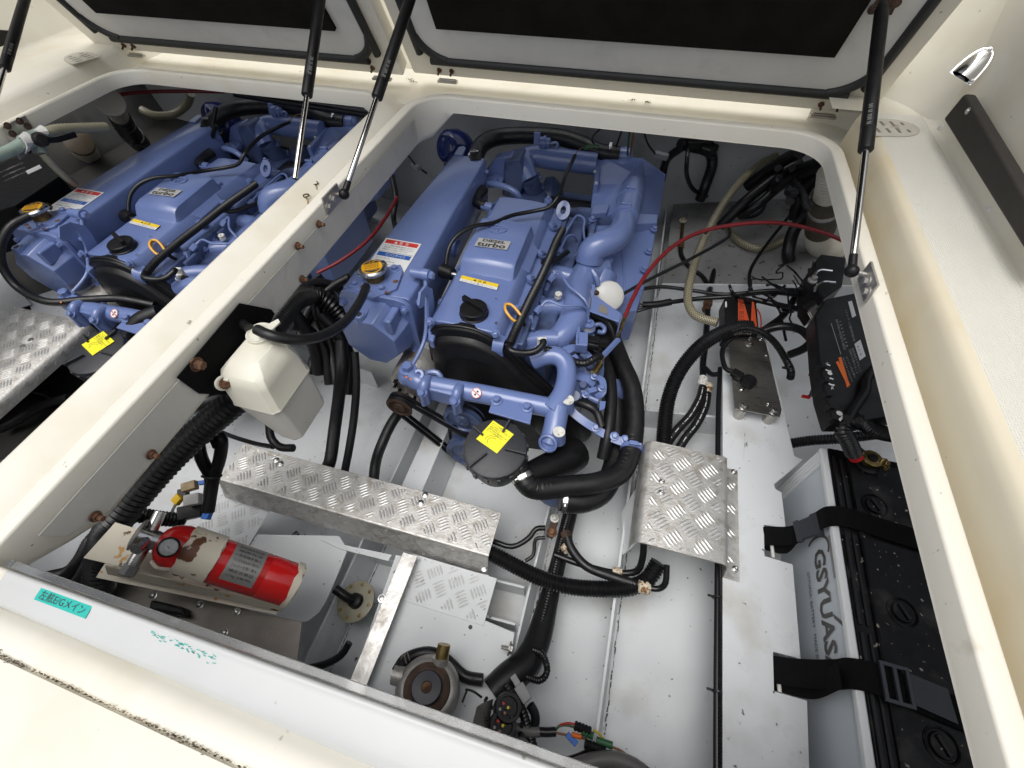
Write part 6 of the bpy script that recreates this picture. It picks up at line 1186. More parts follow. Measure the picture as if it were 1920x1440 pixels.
# ================================================================== FIRE EXTINGUISHER
ez = -0.33
e0, e1_ = P(318, 1022, -0.29), P(545, 1096, -0.425); ax = (e1_ - e0).normalized(); L_ = (e1_ - e0).length; R_ = 0.040
r = thing('fire_extinguisher', 'small red fire extinguisher lying in a rusty cream bracket', 'fire extinguisher', e0)
MB().lathe(e0, ax, [(0.014, -0.020), (0.022, -0.017), (0.031, -0.010), (0.037, 0.000), (R_, 0.014), (R_, L_ * 0.74), (R_ - 0.001, L_ * 0.75), (R_ - 0.001, L_ * 0.755), (R_, L_ * 0.765), (R_, L_ - 0.012), (0.040, L_ - 0.002), (0.03, L_ + 0.002)], 40).build('cylinder', 'red_paint', r)
a_, s_, t_ = basis(ax); up = V((0, -0.15, 1)); up = (up - ax * up.dot(ax)).normalized(); sd = ax.cross(up)
def wrap(l0, l1, a0, a1, rr, th, m, name, n=14, par=None, wob=0.0):
    g = MB(); rn = random.Random(4); A = [math.radians(a0 + (a1 - a0) * k / n) for k in range(n + 1)]
    for rad in (rr, rr + th):
        for a in A:
            d = up * math.cos(a) + sd * math.sin(a); g.v += [e0 + ax * (l0 + wob * rn.uniform(-1, 1)) + d * rad, e0 + ax * (l1 + wob * rn.uniform(-1, 1)) + d * rad]
    N = 2 * (n + 1)
    for k in range(n): g.f += [(2 * k, 2 * k + 1, 2 * k + 3, 2 * k + 2), (N + 2 * k, N + 2 * k + 2, N + 2 * k + 3, N + 2 * k + 1), (2 * k, 2 * k + 2, N + 2 * k + 2, N + 2 * k), (2 * k + 1, N + 2 * k + 1, N + 2 * k + 3, 2 * k + 3)]
    g.f += [(0, N, N + 1, 1), (2 * n, 2 * n + 1, N + 2 * n + 1, N + 2 * n)]
    return g.build(name, m, par or r)
LBL = wrap(L_ * 0.44, L_ * 0.70, -75, 35, R_ + 0.0003, 0.0004, 'data_plate', 'data_plate')
for k in range(7):
    th_ = math.radians(-62 + k * 13); d = up * math.cos(th_) + sd * math.sin(th_); dt = -up * math.sin(th_) + sd * math.cos(th_)
    o_ = e0 + ax * (L_ * 0.47) + d * (R_ + 0.0009); text(('蓄圧式粉末消火器', '使用方法', '1 安全栓を抜く', '2 ノズルを火元に向ける', '3 レバーを強く握る', '検定合格証', '1.2 kg  0.98 MPa')[k], o_, o_ + ax * L_ * 0.20, o_ + dt * 0.0055, m='ink', parent=LBL, off=0.0006)
wrap(L_ * 0.10, L_ * 0.36, -150, 62, R_ + 0.0012, 0.0022, 'rusty_cream', 'bracket_band', wob=0.002)
wrap(L_ - 0.004, L_ + 0.008, -180, 70, R_ + 0.001, 0.002, 'rusty_cream', 'end_band', wob=0.003)
MB().lathe(e0 + ax * (L_ + 0.004), ax, [(R_ + 0.001, 0), (R_ + 0.001, 0.003), (0.001, 0.0035)], 30).build('end_cup', 'rusty_cream', r)
MB().tube([e0 + ax * (L_ * 0.10) + (up * 0.6 + sd * 0.75) * (R_ + 0.004), e0 + ax * (L_ * 0.02) + (up * 0.75 + sd * 0.7) * (R_ + 0.010), e0 + ax * (L_ * -0.04) + (up * 0.6 + sd * 0.75) * (R_ + 0.0)], 0.003, 8).build('latch_wire', 'rusty_cream', r)
# backing channel
c0_ = e0 - sd * 0 - up * 0
ch0, ch1 = P(178, 1060, ez - 0.02), P(545, 1142, ez - 0.05)
MB().strap([P(200, 1068, -0.335), P(360, 1102, -0.385), P(528, 1140, -0.435)], (0.0, 0.3, 1), 0.030, 0.0025, sm=False).strap([P(200, 1052, -0.362), P(530, 1122, -0.472)], (0, 1, 0), 0.060, 0.0025, sm=False).build('bracket_channel', 'rusty_cream', r)
MB().prism(Ps([(216, 979, -0.295), (272, 996, -0.295), (232, 1064, -0.295), (156, 1046, -0.295)]), (0, 0, -0.003)).build('bracket_end_plate', 'rusty_cream', r, bev=0.0006)
vb = e0 - ax * 0.024
VLV = MB().cyl(vb + ax * 0.006, vb - ax * 0.026, 0.016, 0.018, 18).cyl(vb - ax * 0.01 + up * 0.005, vb - ax * 0.016 + up * 0.026 + sd * 0.02, 0.010, n=14).cyl(vb - ax * 0.012, vb - ax * 0.018 - sd * 0.045, 0.010, n=14).cyl(vb - ax * 0.01, vb - ax * 0.008 + sd * 0.05, 0.011, 0.0105, 14).build('valve_head', 'steel', r)
MB().lathe(vb - ax * 0.026, -ax, [(0.027, 0), (0.027, 0.003), (0.02, 0.006)], 24).build('valve_knob', 'cast_alloy', r)
MB().lathe(vb - ax * 0.008 + sd * 0.046, sd, [(0.013, 0), (0.013, 0.016), (0.010, 0.018)], 6).build('outlet_nut', 'conn_grey', r)
gc = P(316, 1026, -0.243); gn = (EYE - gc).normalized()
MB().lathe(gc - gn * 0.010, gn, [(0.0155, 0), (0.0165, 0.002), (0.0165, 0.012), (0.0140, 0.014), (0.0135, 0.010), (0.001, 0.010)], 28).build('gauge_body', 'black_plastic', r)
MB().lathe(gc, gn, [(0.0132, 0.0), (0.0132, 0.0006), (0.001, 0.0007)], 24).build('gauge_dial', 'cast_alloy', r)
MB().box(gc + gn * 0.0015, (0.004, 0.018, 0.0008), Matrix((gn.cross(up).normalized(), up, gn)).transposed()).build('gauge_mark', 'label_amber', r)
MB().lathe(gc, gn, [(0.0135, 0.0025), (0.0125, 0.0045), (0.001, 0.006)], 24).build('gauge_glass', 'glass', r)
# stainless panel with rivets below the extinguisher
zp = -0.47
zp = -0.50
q = Ps([(195, 1092, zp), (300, 1082, zp), (470, 1145, zp), (566, 1166, zp), (556, 1255, zp), (420, 1235, zp), (140, 1150, zp)])
r = thing('steel_panel', 'dull steel panel with dome nuts under the fire extinguisher', 'panel', q[0])
MB().prism(q, (0, 0, -0.004)).build('plate', 'dull_steel', r, bev=0.001)
for (u, v) in ((288, 1117), (375, 1134), (444, 1147), (421, 1186), (330, 1165)): MB().lathe(P(u, v, zp), (0, 0, 1), [(0.008, 0), (0.008, 0.0015), (0.006, 0.002), (0.005, 0.006), (0.001, 0.008)], 14).build('dome_nut', 'steel', r)
MB().prism(Ps([(296, 1128, zp + 0.001), (355, 1142, zp + 0.001), (362, 1160, zp + 0.001), (292, 1148, zp + 0.001)]), (0, 0, 0.025)).build('switch_knob', 'black_plastic', r, bev=0.006)
# ================================================================== INSPECTION COVER, ANGLE BAR
c_ = P(668, 1128, -0.655); nrm = V((-0.196, 0, 0.98))
r = thing('sender_unit', 'round olive flange with a black pipe stub in the bilge', 'sender unit', c_)
MB().lathe(c_, nrm, [(0.047, 0), (0.047, 0.004), (0.043, 0.006), (0.001, 0.0062)], 36).build('flange', 'olive_disc', r)
a0, e1, e2 = basis(nrm)
for k in range(8): a = 2 * math.pi * k / 8; MB().screw(c_ + nrm * 0.006 + e1 * 0.038 * math.cos(a) + e2 * 0.038 * math.sin(a), nrm, 0.0028).build('screw', 'brass', r)
MB().lathe(c_ + nrm * 0.006 + V((0.004, 0, 0)), nrm, [(0.018, 0), (0.016, 0.014), (0.012, 0.016)], 20).tube([c_ + nrm * 0.015, c_ + nrm * 0.03 + V((-0.01, 0, 0)), c_ + nrm * 0.038 + V((-0.04, 0.008, 0))], 0.0105, 12).build('pipe_stub', 'black_plastic', r)
za = -0.548
r = thing('angle_bar', 'bare aluminium angle bar running fore and aft over the bilge', 'angle bar', (-0.335, 0.1, -0.6))
MB().bb((-0.348, -0.15, za - 0.004), (-0.312, 0.236, za)).bb((-0.348, -0.15, za - 0.035), (-0.344, 0.236, za - 0.0042)).build('bar', 'alu_angle', r, bev=0.0008)
MB().screw(P(716, 1122, za), (0, 0, 1), 0.006).build('screw', 'steel', r)
MB().prism(Ps([(600, 1012, -0.60), (735, 1040, -0.60), (728, 1052, -0.60), (640, 1030, -0.60)]), (0, 0, -0.004)).build('angle_tab', 'bay_paint', r, bev=0.001)
# ================================================================== FUEL FILTER HEAD
fz = -0.47
fc = P(800, 1290, fz); fa = V((0.05, 0.12, 1)).normalized()
r = thing('fuel_filter', 'cast fuel filter head with rusty ring and black button', 'fuel filter', fc - V((0, 0, 0.1)))
HD = MB().lathe(fc - fa * 0.055, fa, [(0.045, -0.05), (0.052, 0.0), (0.058, 0.012), (0.060, 0.03), (0.054, 0.042), (0.046, 0.048)], 40).build('filter_head', 'cast_alloy', r)
MB().lathe(fc - fa * 0.009, fa, [(0.044, 0), (0.041, 0.006), (0.034, 0.009), (0.030, 0.007)], 36).build('rusty_ring', 'rusty_brown', r)
BT = MB().lathe(fc - fa * 0.004, fa, [(0.0285, 0), (0.0285, 0.007), (0.026, 0.011), (0.010, 0.0125), (0.009, 0.0105), (0.001, 0.0105)], 32).build('primer_button', 'grey_plastic', r)
MB().lathe(fc + fa * 0.0068, fa, [(0.0088, 0), (0.0088, 0.0012), (0.003, 0.0016), (0.001, 0.0012)], 20).build('rust_spot', 'rust', BT)
p1, p2 = P(757, 1270, -0.49), P(826, 1240, -0.48)
MB().cyl(fc - fa * 0.03 + V((-0.03, 0.0, 0)), P(748, 1268, -0.497), 0.015, n=16).cyl(P(757, 1270, -0.497), P(738, 1265, -0.497), 0.0175, 0.0165, 14).build('left_port', 'cast_alloy', r)
MB().cyl(fc - fa * 0.03 + V((0.01, 0.03, 0)), P(826, 1232, -0.485), 0.016, n=16).build('upper_port', 'cast_alloy', r)
MB().cyl(P(827, 1240, -0.487), P(833, 1208, -0.478), 0.0125, n=14).build('plated_fitting', 'brass', r)
hose('filter_hose', 'black hose looping behind the fuel filter with wire clip', [(745, 1258, -0.50), (758, 1238, -0.51), (785, 1226, -0.52), (812, 1225, -0.52), (840, 1240, -0.53), (870, 1268, -0.54), (905, 1275, -0.54)], 0.0115, 'rubber')
MB().tube([P(752, 1236, -0.495), P(757, 1228, -0.485), P(762, 1244, -0.50)], 0.0012, 6).tube([P(759, 1230, -0.495), P(763, 1222, -0.485), P(768, 1238, -0.50)], 0.0012, 6).build('wire_clip', 'cast_alloy', label='spring wire clip on the hose by the fuel filter', cat='clip')
# ================================================================== HOSES AND CABLES, RIGHT BAY
hose('bundle_sleeve', 'thick black taped cable bundle running aft along the floor', [(925, 1300, -0.56), (955, 1270, -0.56), (990, 1240, -0.57), (1012, 1190, -0.585), (1030, 1120, -0.595), (1048, 1050, -0.60), (1065, 980, -0.60), (1080, 920, -0.60)], [0.030, 0.030, 0.026, 0.020, 0.018, 0.018, 0.018], 'black_plastic', 'cable bundle')
hose('bundle_cable', 'corrugated cable lying on top of the taped bundle', [(1000, 1225, -0.565), (1020, 1150, -0.572), (1042, 1060, -0.578), (1058, 990, -0.578), (1076, 930, -0.58)], 0.008, 'conduit', 'cable', (0.006, 0.0006))
hose('loop_conduit', 'small corrugated loop beside the taped cable bundle', [(1000, 1218, -0.55), (1018, 1228, -0.54), (1026, 1258, -0.535), (1012, 1276, -0.54), (985, 1268, -0.55)], 0.0065, 'conduit', 'conduit', (0.005, 0.0006))
hose('wide_conduit', 'thick corrugated conduit from the tread plate to the fuel fittings', [(905, 1030, -0.55), (945, 1050, -0.55), (1000, 1078, -0.55), (1060, 1098, -0.55), (1120, 1104, -0.54), (1180, 1102, -0.53), (1215, 1085, -0.52), (1235, 1055, -0.50)], 0.0175, 'conduit', 'conduit', (0.0065, 0.0014))
hose('fuel_hose', 'black fuel hose curving down to a crusty fitting', [(1062, 1002, -0.53), (1072, 1030, -0.53), (1100, 1062, -0.53), (1150, 1082, -0.525), (1200, 1098, -0.52)], 0.0105, 'rubber')
b = MB().lathe(P(1206, 1100, -0.52), (1, 0.1, 0), [(0.012, -0.012), (0.015, -0.01), (0.014, 0.0), (0.016, 0.008), (0.012, 0.014)], 12); b.build('crusty_fitting', 'flaking', label='crusty pale fitting at the end of the fuel hose', cat='fitting')
hose('fuel_pipe', 'bent black pipe hooking up from the crusty fitting under the tread plate', [(1212, 1101, -0.52), (1235, 1104, -0.515), (1248, 1092, -0.50), (1250, 1060, -0.48)], 0.0065, 'cable', 'pipe')
hose('return_hose', 'black return hose with a painted joint below the tread plate', [(1040, 1040, -0.55), (1080, 1055, -0.545), (1130, 1070, -0.54), (1165, 1075, -0.535), (1195, 1070, -0.52), (1205, 1045, -0.49), (1207, 1020, -0.47)], 0.0075, 'cable')
MB().cyl(P(1148, 1071, -0.537), P(1166, 1074, -0.535), 0.0105, n=12).build('hose_joint', 'flaking', label='worn painted joint on the return hose', cat='fitting')
hose('left_pipe', 'black pipe pair leaving the junction block to the left, upper', [(1022, 990, -0.56), (1005, 992, -0.565), (990, 1010, -0.57), (960, 1025, -0.575), (925, 1015, -0.575)], 0.0065, 'conduit', 'pipe', (0.005, 0.0004))
hose('left_pipe', 'thin black pipe from the junction block down the frame', [(1022, 1008, -0.565), (1004, 1012, -0.57), (1000, 1040, -0.585), (985, 1052, -0.59)], 0.0045, 'cable', 'pipe')
jb = thing('junction_block', 'rusty pipe junction block with white corroded screws', 'fitting', P(1035, 985, -0.58))
MB().box(P(1037, 987, -0.552), (0.016, 0.052, 0.022), Matrix.Rotation(-0.1, 3, 'Z')).build('block', 'rusty_brown', jb, bev=0.002)
MB().hexbolt(P(1040, 972, -0.54), (0, 0, 1), 0.007, 0.008).build('screw', 'paint_worn', jb); MB().hexbolt(P(1035, 998, -0.54), (0, 0, 1), 0.008, 0.008).build('screw', 'rust', jb)
MB().cyl(P(1060, 1000, -0.535), P(1064, 1010, -0.53), 0.0125, n=14).build('hose_cap', 'rusty_brown', jb)
MB().lathe(P(1058, 1024, -0.54), (0.6, -0.6, 0.3), [(0.010, 0), (0.0105, 0.014)], 12).build('hose_band', 'flaking', jb)
hose('shelf_cable', 'black cable tied along the left edge of the white shelf', [(1344, 1500, -0.462), (1344, 1300, -0.462), (1345, 1150, -0.462), (1346, 1000, -0.462), (1346, 850, -0.462), (1347, 760, -0.462), (1350, 690, -0.462)], 0.0062, 'cable', 'cable')
hose('shelf_conduit', 'thin ribbed conduit beside the cable on the white shelf edge', [(1351, 1500, -0.458), (1351, 1300, -0.458), (1351, 1120, -0.458), (1351, 950, -0.458), (1352, 860, -0.458)], 0.0055, 'conduit', 'conduit', (0.005, 0.0007))
for (u, v, l) in ((1345, 1121, 'upper'), (1345, 1297, 'lower')):
    p = P(u, v, -0.462); MB().lathe(p - V((0, 0.002, 0)), (0, 1, 0), [(0.010, 0), (0.0112, 0.0005), (0.0112, 0.0035), (0.010, 0.004)], 14).box(p + V((-0.014, 0, 0.002)), (0.010, 0.004, 0.003)).build('cable_tie', 'cable', label=l + ' cable tie on the shelf-edge cable', cat='cable tie', group='ties on the shelf cable')
hose('filter_arch', 'thick corrugated hose arching over the white shelf', [(1243, 850, -0.52), (1246, 800, -0.50), (1254, 745, -0.47), (1275, 695, -0.43), (1310, 652, -0.39), (1350, 625, -0.37), (1385, 614, -0.36), (1410, 615, -0.36)], 0.0185, 'conduit', 'hose', (0.0065, 0.0014))
hose('arch_conduit', 'slim ribbed conduit curving down the right side of the sensor plate', [(1372, 622, -0.36), (1400, 615, -0.35), (1432, 625, -0.355), (1455, 645, -0.365), (1474, 675, -0.385), (1483, 695, -0.405), (1482, 708, -0.43)], 0.009, 'conduit', 'conduit', (0.005, 0.0008))
MB().lathe(P(1478, 688, -0.398), (0.3, -0.6, -0.5), [(0.011, -0.003), (0.0125, -0.002), (0.0125, 0.002), (0.011, 0.003)], 14).box(P(1472, 690, -0.39), (0.014, 0.004, 0.004)).build('cable_tie', 'cable', label='cable tie on the slim conduit right of the sensor plate', cat='cable tie')
for k, (a, l) in enumerate((([(1318, 726, -0.50), (1312, 748, -0.50), (1295, 778, -0.51), (1268, 808, -0.52), (1245, 840, -0.53)], 'left'), ([(1326, 738, -0.51), (1322, 762, -0.51), (1306, 795, -0.52), (1285, 822, -0.53), (1268, 850, -0.54)], 'right'))):
    ho = hose('printed_hose', 'black fuel hose with white printing beside the thick corrugated hose, ' + l, a, 0.0115, 'rubber', group='printed fuel hoses')
    pa_ = resample(smooth(Ps(a), 0.006), 0.004); g = MB()
    for i in range(3, len(pa_) - 3):
        if i % 5 == 4 or (i > len(pa_) * 0.55 and i % 9 < 3): continue
        t_ = (pa_[i + 1] - pa_[i]).normalized(); e_ = (EYE - pa_[i]); e_ = (e_ - t_ * e_.dot(t_)).normalized(); s_ = t_.cross(e_); c_ = pa_[i] + e_ * 0.0117; g.add([c_ - t_ * 0.0013 - s_ * 0.0011, c_ + t_ * 0.0013 - s_ * 0.0011, c_ + t_ * 0.0013 + s_ * 0.0011, c_ - t_ * 0.0013 + s_ * 0.0011], [(0, 1, 2, 3)])
    g.build('printing', 'ink_white', ho, flat=True)
for (u, v, z, m, l) in ((1317, 714, -0.50, 'paint_worn', 'white'), (1327, 727, -0.51, 'flaking', 'brownish')):
    MB().lathe(P(u, v, z), V((0.1, 0.9, 0.2)), [(0.010, -0.016), (0.0135, -0.012), (0.0125, 0), (0.0135, 0.010), (0.010, 0.014)], 12).build('hose_ferrule', m, label=l + ' painted ferrule above the printed hoses', cat='fitting')
hose('upright_pipe', 'black pipe rising from the ferrules towards the corroded tap', [(1318, 705, -0.50), (1318, 680, -0.505), (1322, 650, -0.51), (1326, 600, -0.52), (1328, 560, -0.53), (1340, 500, -0.55), (1346, 450, -0.56)], 0.0095, 'cable', 'pipe')
MB().lathe(P(1327, 570, -0.52), (0.1, 0.9, 0.2), [(0.011, -0.03), (0.014, -0.024), (0.012, -0.01), (0.015, 0.0), (0.012, 0.02), (0.010, 0.03)], 12).build('corroded_tap', 'rust', label='rust-brown tap on the upright pipe below the braided hoses', cat='fitting')
hose('thin_link', 'speckled wrapped cable crossing to the white shelf', [(1322, 690, -0.49), (1335, 702, -0.48), (1352, 700, -0.465)], 0.007, 'conduit', 'cable')
# copper terminal left
tm = thing('ground_terminal', 'corroded copper terminal standing on the bulkhead floor', 'terminal', P(1280, 440, -0.56))
MB().lathe(P(1280, 415, -0.53), (0, -0.3, 1), [(0.014, 0), (0.014, 0.006), (0.006, 0.008), (0.001, 0.008)], 16).build('lug', 'flaking', tm); MB().cyl(P(1280, 420, -0.53), P(1277, 452, -0.54), 0.006, n=10).build('stem', 'bronze', tm); MB().lathe(P(1277, 458, -0.54), (0, -1, 0.1), [(0.012, -0.01), (0.011, 0.02)], 8).build('nut', 'rust', tm)
hose('terminal_cable', 'black cable from the corroded copper terminal down to the shelf', [(1276, 465, -0.545), (1278, 480, -0.55), (1292, 500, -0.55), (1318, 520, -0.55), (1330, 545, -0.54)], 0.0085, 'cable', 'cable')
hose('braided_hose', 'clear braided hose sweeping down from under the right coaming', [(1455, 292, -0.30), (1420, 312, -0.31), (1380, 350, -0.33), (1345, 400, -0.36), (1315, 460, -0.39), (1295, 520, -0.41), (1290, 565, -0.42), (1305, 592, -0.42), (1345, 605, -0.41)], 0.0125, 'braided')
hose('braided_hose', 'clear braided hose looping low behind the red cable', [(1334, 362, -0.54), (1344, 385, -0.53), (1360, 420, -0.51), (1385, 452, -0.50), (1420, 466, -0.49), (1455, 458, -0.48), (1485, 437, -0.46)], 0.0135, 'braided')
MB().lathe(P(1335, 345, -0.55), (0, -0.6, 0.8), [(0.024, -0.02), (0.024, 0.0), (0.018, 0.004), (0.014, 0.03)], 20).build('pipe_grommet', 'pvc', label='pale grommet where the low braided hose leaves the floor', cat='grommet')
hose('red_cable', 'red control cable arching across the right bay', [(1171, 596, -0.34), (1186, 560, -0.325), (1215, 510, -0.305), (1262, 462, -0.285), (1320, 433, -0.27), (1400, 419, -0.26), (1470, 419, -0.26), (1540, 435, -0.27), (1605, 462, -0.285)], 0.0058, 'red_cable', 'cable')
MB().cyl(P(1171, 596, -0.34), P(1163, 618, -0.345), 0.0055, n=10).cyl(P(1163, 618, -0.345), P(1157, 632, -0.345), 0.0035, n=8).build('cable_ferrule', 'brass', label='brass end of the red control cable at the engine', cat='fitting')
hose('black_lead', 'thin black lead under the red cable arch', [(1150, 562, -0.37), (1210, 528, -0.35), (1290, 488, -0.33), (1350, 455, -0.32), (1368, 440, -0.32), (1362, 424, -0.325), (1335, 428, -0.33), (1322, 438, -0.34)], 0.0048, 'cable', 'cable')
hose('black_lead', 'black lead crossing the floor to the relay unit', [(1185, 545, -0.45), (1240, 538, -0.45), (1300, 545, -0.45), (1360, 552, -0.43), (1440, 545, -0.40), (1500, 545, -0.36), (1530, 560, -0.32)], 0.0062, 'cable', 'cable')
for k in range(4): hose('harness_wire', 'black harness wire fanning out right of the intercooler', [(1185, 570 + k * 6, -0.47), (1215, 570 + k * 3, -0.465), (1245, 567 + k, -0.46)], 0.0024, 'cable', 'wire', group='wires right of the intercooler')
hose('harness_boot', 'black shrink boot gathering the wires right of the intercooler', [(1205, 572, -0.465), (1230, 571, -0.46), (1258, 566, -0.455)], 0.011, 'black_plastic', 'cable boot')
hose('taped_cable', 'black taped cable from the shrink boot to the relay unit', [(1255, 567, -0.455), (1310, 560, -0.45), (1370, 556, -0.43), (1440, 548, -0.41), (1510, 555, -0.35)], 0.007, 'cable', 'cable')
hose('diagonal_cable', 'thick black cable crossing diagonally under the relay unit', [(1540, 505, -0.36), (1500, 545, -0.38), (1470, 590, -0.40), (1430, 620, -0.41)], 0.0095, 'cable', 'cable')
hose('diagonal_cable', 'black cable crossing towards the canister of the relay unit', [(1410, 560, -0.40), (1460, 572, -0.39), (1500, 580, -0.35), (1520, 582, -0.32)], 0.0085, 'cable', 'cable')
for k, l in enumerate(('upper', 'lower')): hose('box_cable', 'thick black cable looping into the control box, ' + l, [(1425, 622 + 8 * k, -0.40), (1465, 612 + 12 * k, -0.38), (1500, 618 + 10 * k, -0.36), (1525, 640 + 6 * k, -0.34)] if k == 0 else [(1480, 665, -0.43), (1505, 655, -0.40), (1522, 640, -0.37), (1530, 620, -0.34)], 0.011, 'cable', 'cable')
hose('upright_cable', 'black cable rising steeply behind the red cable', [(1415, 560, -0.44), (1405, 530, -0.45), (1410, 500, -0.46), (1440, 455, -0.45), (1480, 405, -0.42), (1540, 330, -0.36)], 0.0055, 'cable', 'cable')
for k, (pts, rr, l) in enumerate((([(1275, 270, -0.24), (1300, 275, -0.26), (1330, 285, -0.30), (1335, 310, -0.34), (1322, 350, -0.40), (1312, 375, -0.45)], 0.019, 'black corrugated hose dropping from the far corner clamp'), ([(1500, 300, -0.26), (1450, 335, -0.31), (1400, 375, -0.37), (1370, 405, -0.42), (1350, 425, -0.46)], 0.018, 'upper thick dark hose crossing under the far right corner'), ([(1540, 320, -0.26), (1470, 345, -0.32), (1420, 385, -0.38), (1385, 405, -0.43)], 0.016, 'lower thick dark hose crossing under the far right corner'), ([(1292, 265, -0.24), (1288, 300, -0.27), (1288, 330, -0.33), (1300, 355, -0.40), (1325, 368, -0.45)], 0.0075, 'thin dark cable hanging left of the corner hoses'), ([(1545, 350, -0.28), (1520, 395, -0.34), (1490, 430, -0.40), (1478, 470, -0.45), (1480, 490, -0.48)], 0.020, 'wide dark hose running down beside the brown pipe'), ([(1560, 330, -0.24), (1530, 370, -0.30), (1500, 420, -0.36)], 0.008, 'thin dark cable near the brown pipe'), ([(1440, 355, -0.40), (1432, 390, -0.43), (1415, 405, -0.46), (1392, 408, -0.48)], 0.006, 'small dark cable loop under the corner hoses'), ([(1600, 300, -0.16), (1555, 318, -0.22), (1520, 340, -0.28), (1500, 375, -0.34), (1492, 410, -0.40)], 0.024, 'broad dark hose in the darkest part of the far right corner'), ([(1500, 285, -0.18), (1470, 300, -0.24), (1440, 320, -0.30), (1400, 350, -0.37)], 0.020, 'dark hose tucked right under the far coaming lip'), ([(1560, 300, -0.15), (1530, 310, -0.19), (1490, 325, -0.25), (1455, 350, -0.32)], 0.022, 'thick dark hose between its two neighbours in the far corner'), ([(1240, 340, -0.40), (1250, 300, -0.32), (1280, 275, -0.25)], 0.014, 'black hose rising behind the intercooler to the clamp'))):
    hose('corner_hose', l, pts, rr, 'conduit' if rr > 0.012 else 'cable', 'hose', (0.007, 0.0006) if k in (0, 2) else None)
MB().box(P(1310, 268, -0.24), (0.09, 0.05, 0.03), Matrix.Rotation(0.3, 3, 'Z')).box(P(1330, 280, -0.25), (0.04, 0.06, 0.025), Matrix.Rotation(-0.5, 3, 'Z')).build('hose_clamp_block', 'black_plastic', label='black hose clamp block under the far coaming', cat='clamp', bev=0.006)
# hanging wires at the back
for (pts, m, l) in (([(1138, 232, -0.14), (1118, 248, -0.16), (1110, 262, -0.18), (1118, 275, -0.19)], 'cable', 'black wire hanging at the far coaming above the charge pipe'), ([(1170, 232, -0.14), (1160, 262, -0.20), (1152, 285, -0.24)], 'cable', 'black wire hanging left of the green wires'), ([(1182, 234, -0.14), (1178, 268, -0.20), (1176, 300, -0.26)], 'wire_green', 'green wire hanging behind the intercooler'), ([(1190, 236, -0.14), (1186, 262, -0.18), (1182, 290, -0.24)], 'wire_brown', 'brown wire hanging behind the intercooler'), ([(1206, 240, -0.14), (1214, 268, -0.18), (1228, 288, -0.22)], 'cable', 'black wire with a grey connector by the far coaming'), ([(1140, 231, -0.14), (1150, 231, -0.14), (1160, 230, -0.14)], 'wire_yellow', 'short yellow wire at the far coaming')):
    hose('hanging_wire', l, pts, 0.0032, m, 'wire')
MB().box(P(1240, 292, -0.23), (0.045, 0.02, 0.018), Matrix.Rotation(-0.3, 3, 'Z')).build('grey_connector', 'conn_grey', label='grey wire connector near the far coaming', cat='connector', bev=0.002)
MB().tube(Ps([(1095, 278, -0.185), (1110, 274, -0.182), (1122, 276, -0.182)]), 0.006, 8).build('wire_splice', 'wire_green', label='green taped wire splice above the charge pipe', cat='splice')
# right through-hull pipe
r = thing('drain_pipe', 'pale ribbed drain pipe with a brown hose joint, far right corner', 'drain pipe', P(1535, 470, -0.5))
MB().tube(Ps([(1560, 320, -0.12), (1556, 350, -0.17), (1550, 372, -0.22)]), 0.034, 20, (0.010, 0.0012)).build('ribbed_pipe', 'pvc', r); MB().tube(Ps([(1552, 366, -0.21), (1545, 400, -0.28), (1537, 432, -0.36)]), 0.042, 20).build('brown_joint', 'brown_hose', r)
MB().lathe(P(1546, 395, -0.27), P(1552, 366, -0.21) - P(1537, 432, -0.36), [(0.0425, 0), (0.0435, 0.001), (0.0435, 0.016), (0.0425, 0.017)], 24).build('clamp', 'cast_alloy', r); MB().tube(Ps([(1537, 430, -0.355), (1533, 450, -0.40), (1540, 462, -0.44), (1570, 470, -0.46)]), 0.037, 18).build('elbow', 'pvc', r)
# ================================================================== LOWER FRONT: relays, plugs, wires
r = thing('relay_bracket', 'bent steel bracket carrying two round relays in front of the filter', 'relay bracket', P(925, 1330, -0.5))
MB().prism(Ps([(893, 1325, -0.43), (905, 1318, -0.43), (925, 1310, -0.46), (918, 1350, -0.46), (915, 1400, -0.46), (878, 1385, -0.43)]), (0, 0, -0.004)).build('plate', 'stainless', r, bev=0.001)
for (u, v) in ((945, 1328), (935, 1362)):
    c_ = P(u, v, -0.45); k = MB().lathe(c_ - V((0, 0, 0.04)), (0.2, 0.1, 1), [(0.022, 0), (0.024, 0.03), (0.022, 0.036), (0.017, 0.036), (0.016, 0.030), (0.001, 0.030)], 24).build('relay_socket', 'black_plastic', r)
    for j, m in enumerate(('wire_yellow', 'wire_red', 'conn_grey', 'wire_brown')): a = j * 1.6 + 0.4; MB().cyl(c_ + V((0.009 * math.cos(a), 0.009 * math.sin(a), -0.012)), c_ + V((0.007 * math.cos(a), 0.007 * math.sin(a), 0.002)), 0.0025, n=6).build('terminal', m, k)
gc_ = thing('grey_plug', 'long grey plug with two cables beside the cable bundle', 'connector', P(970, 1290, -0.5))
a_, c_ = P(962, 1268, -0.50), P(988, 1312, -0.50); d = (c_ - a_).normalized(); s_ = V((0, 0, 1)).cross(d); Rr = Matrix((d, s_, V((0, 0, 1)))).transposed()
MB().box(a_.lerp(c_, 0.3), (0.030, 0.012, 0.012), Rr).build('tail', 'conn_grey', gc_, bev=0.001); MB().box(a_.lerp(c_, 0.72), (0.030, 0.020, 0.016), Rr).build('body', 'conn_grey', gc_, bev=0.0015)
hose('taped_cable', 'black taped cable running down from the grey plug', [(994, 1322, -0.50), (1002, 1336, -0.505), (1004, 1352, -0.51), (998, 1366, -0.52), (985, 1372, -0.53)], 0.0085, 'cable', 'cable')
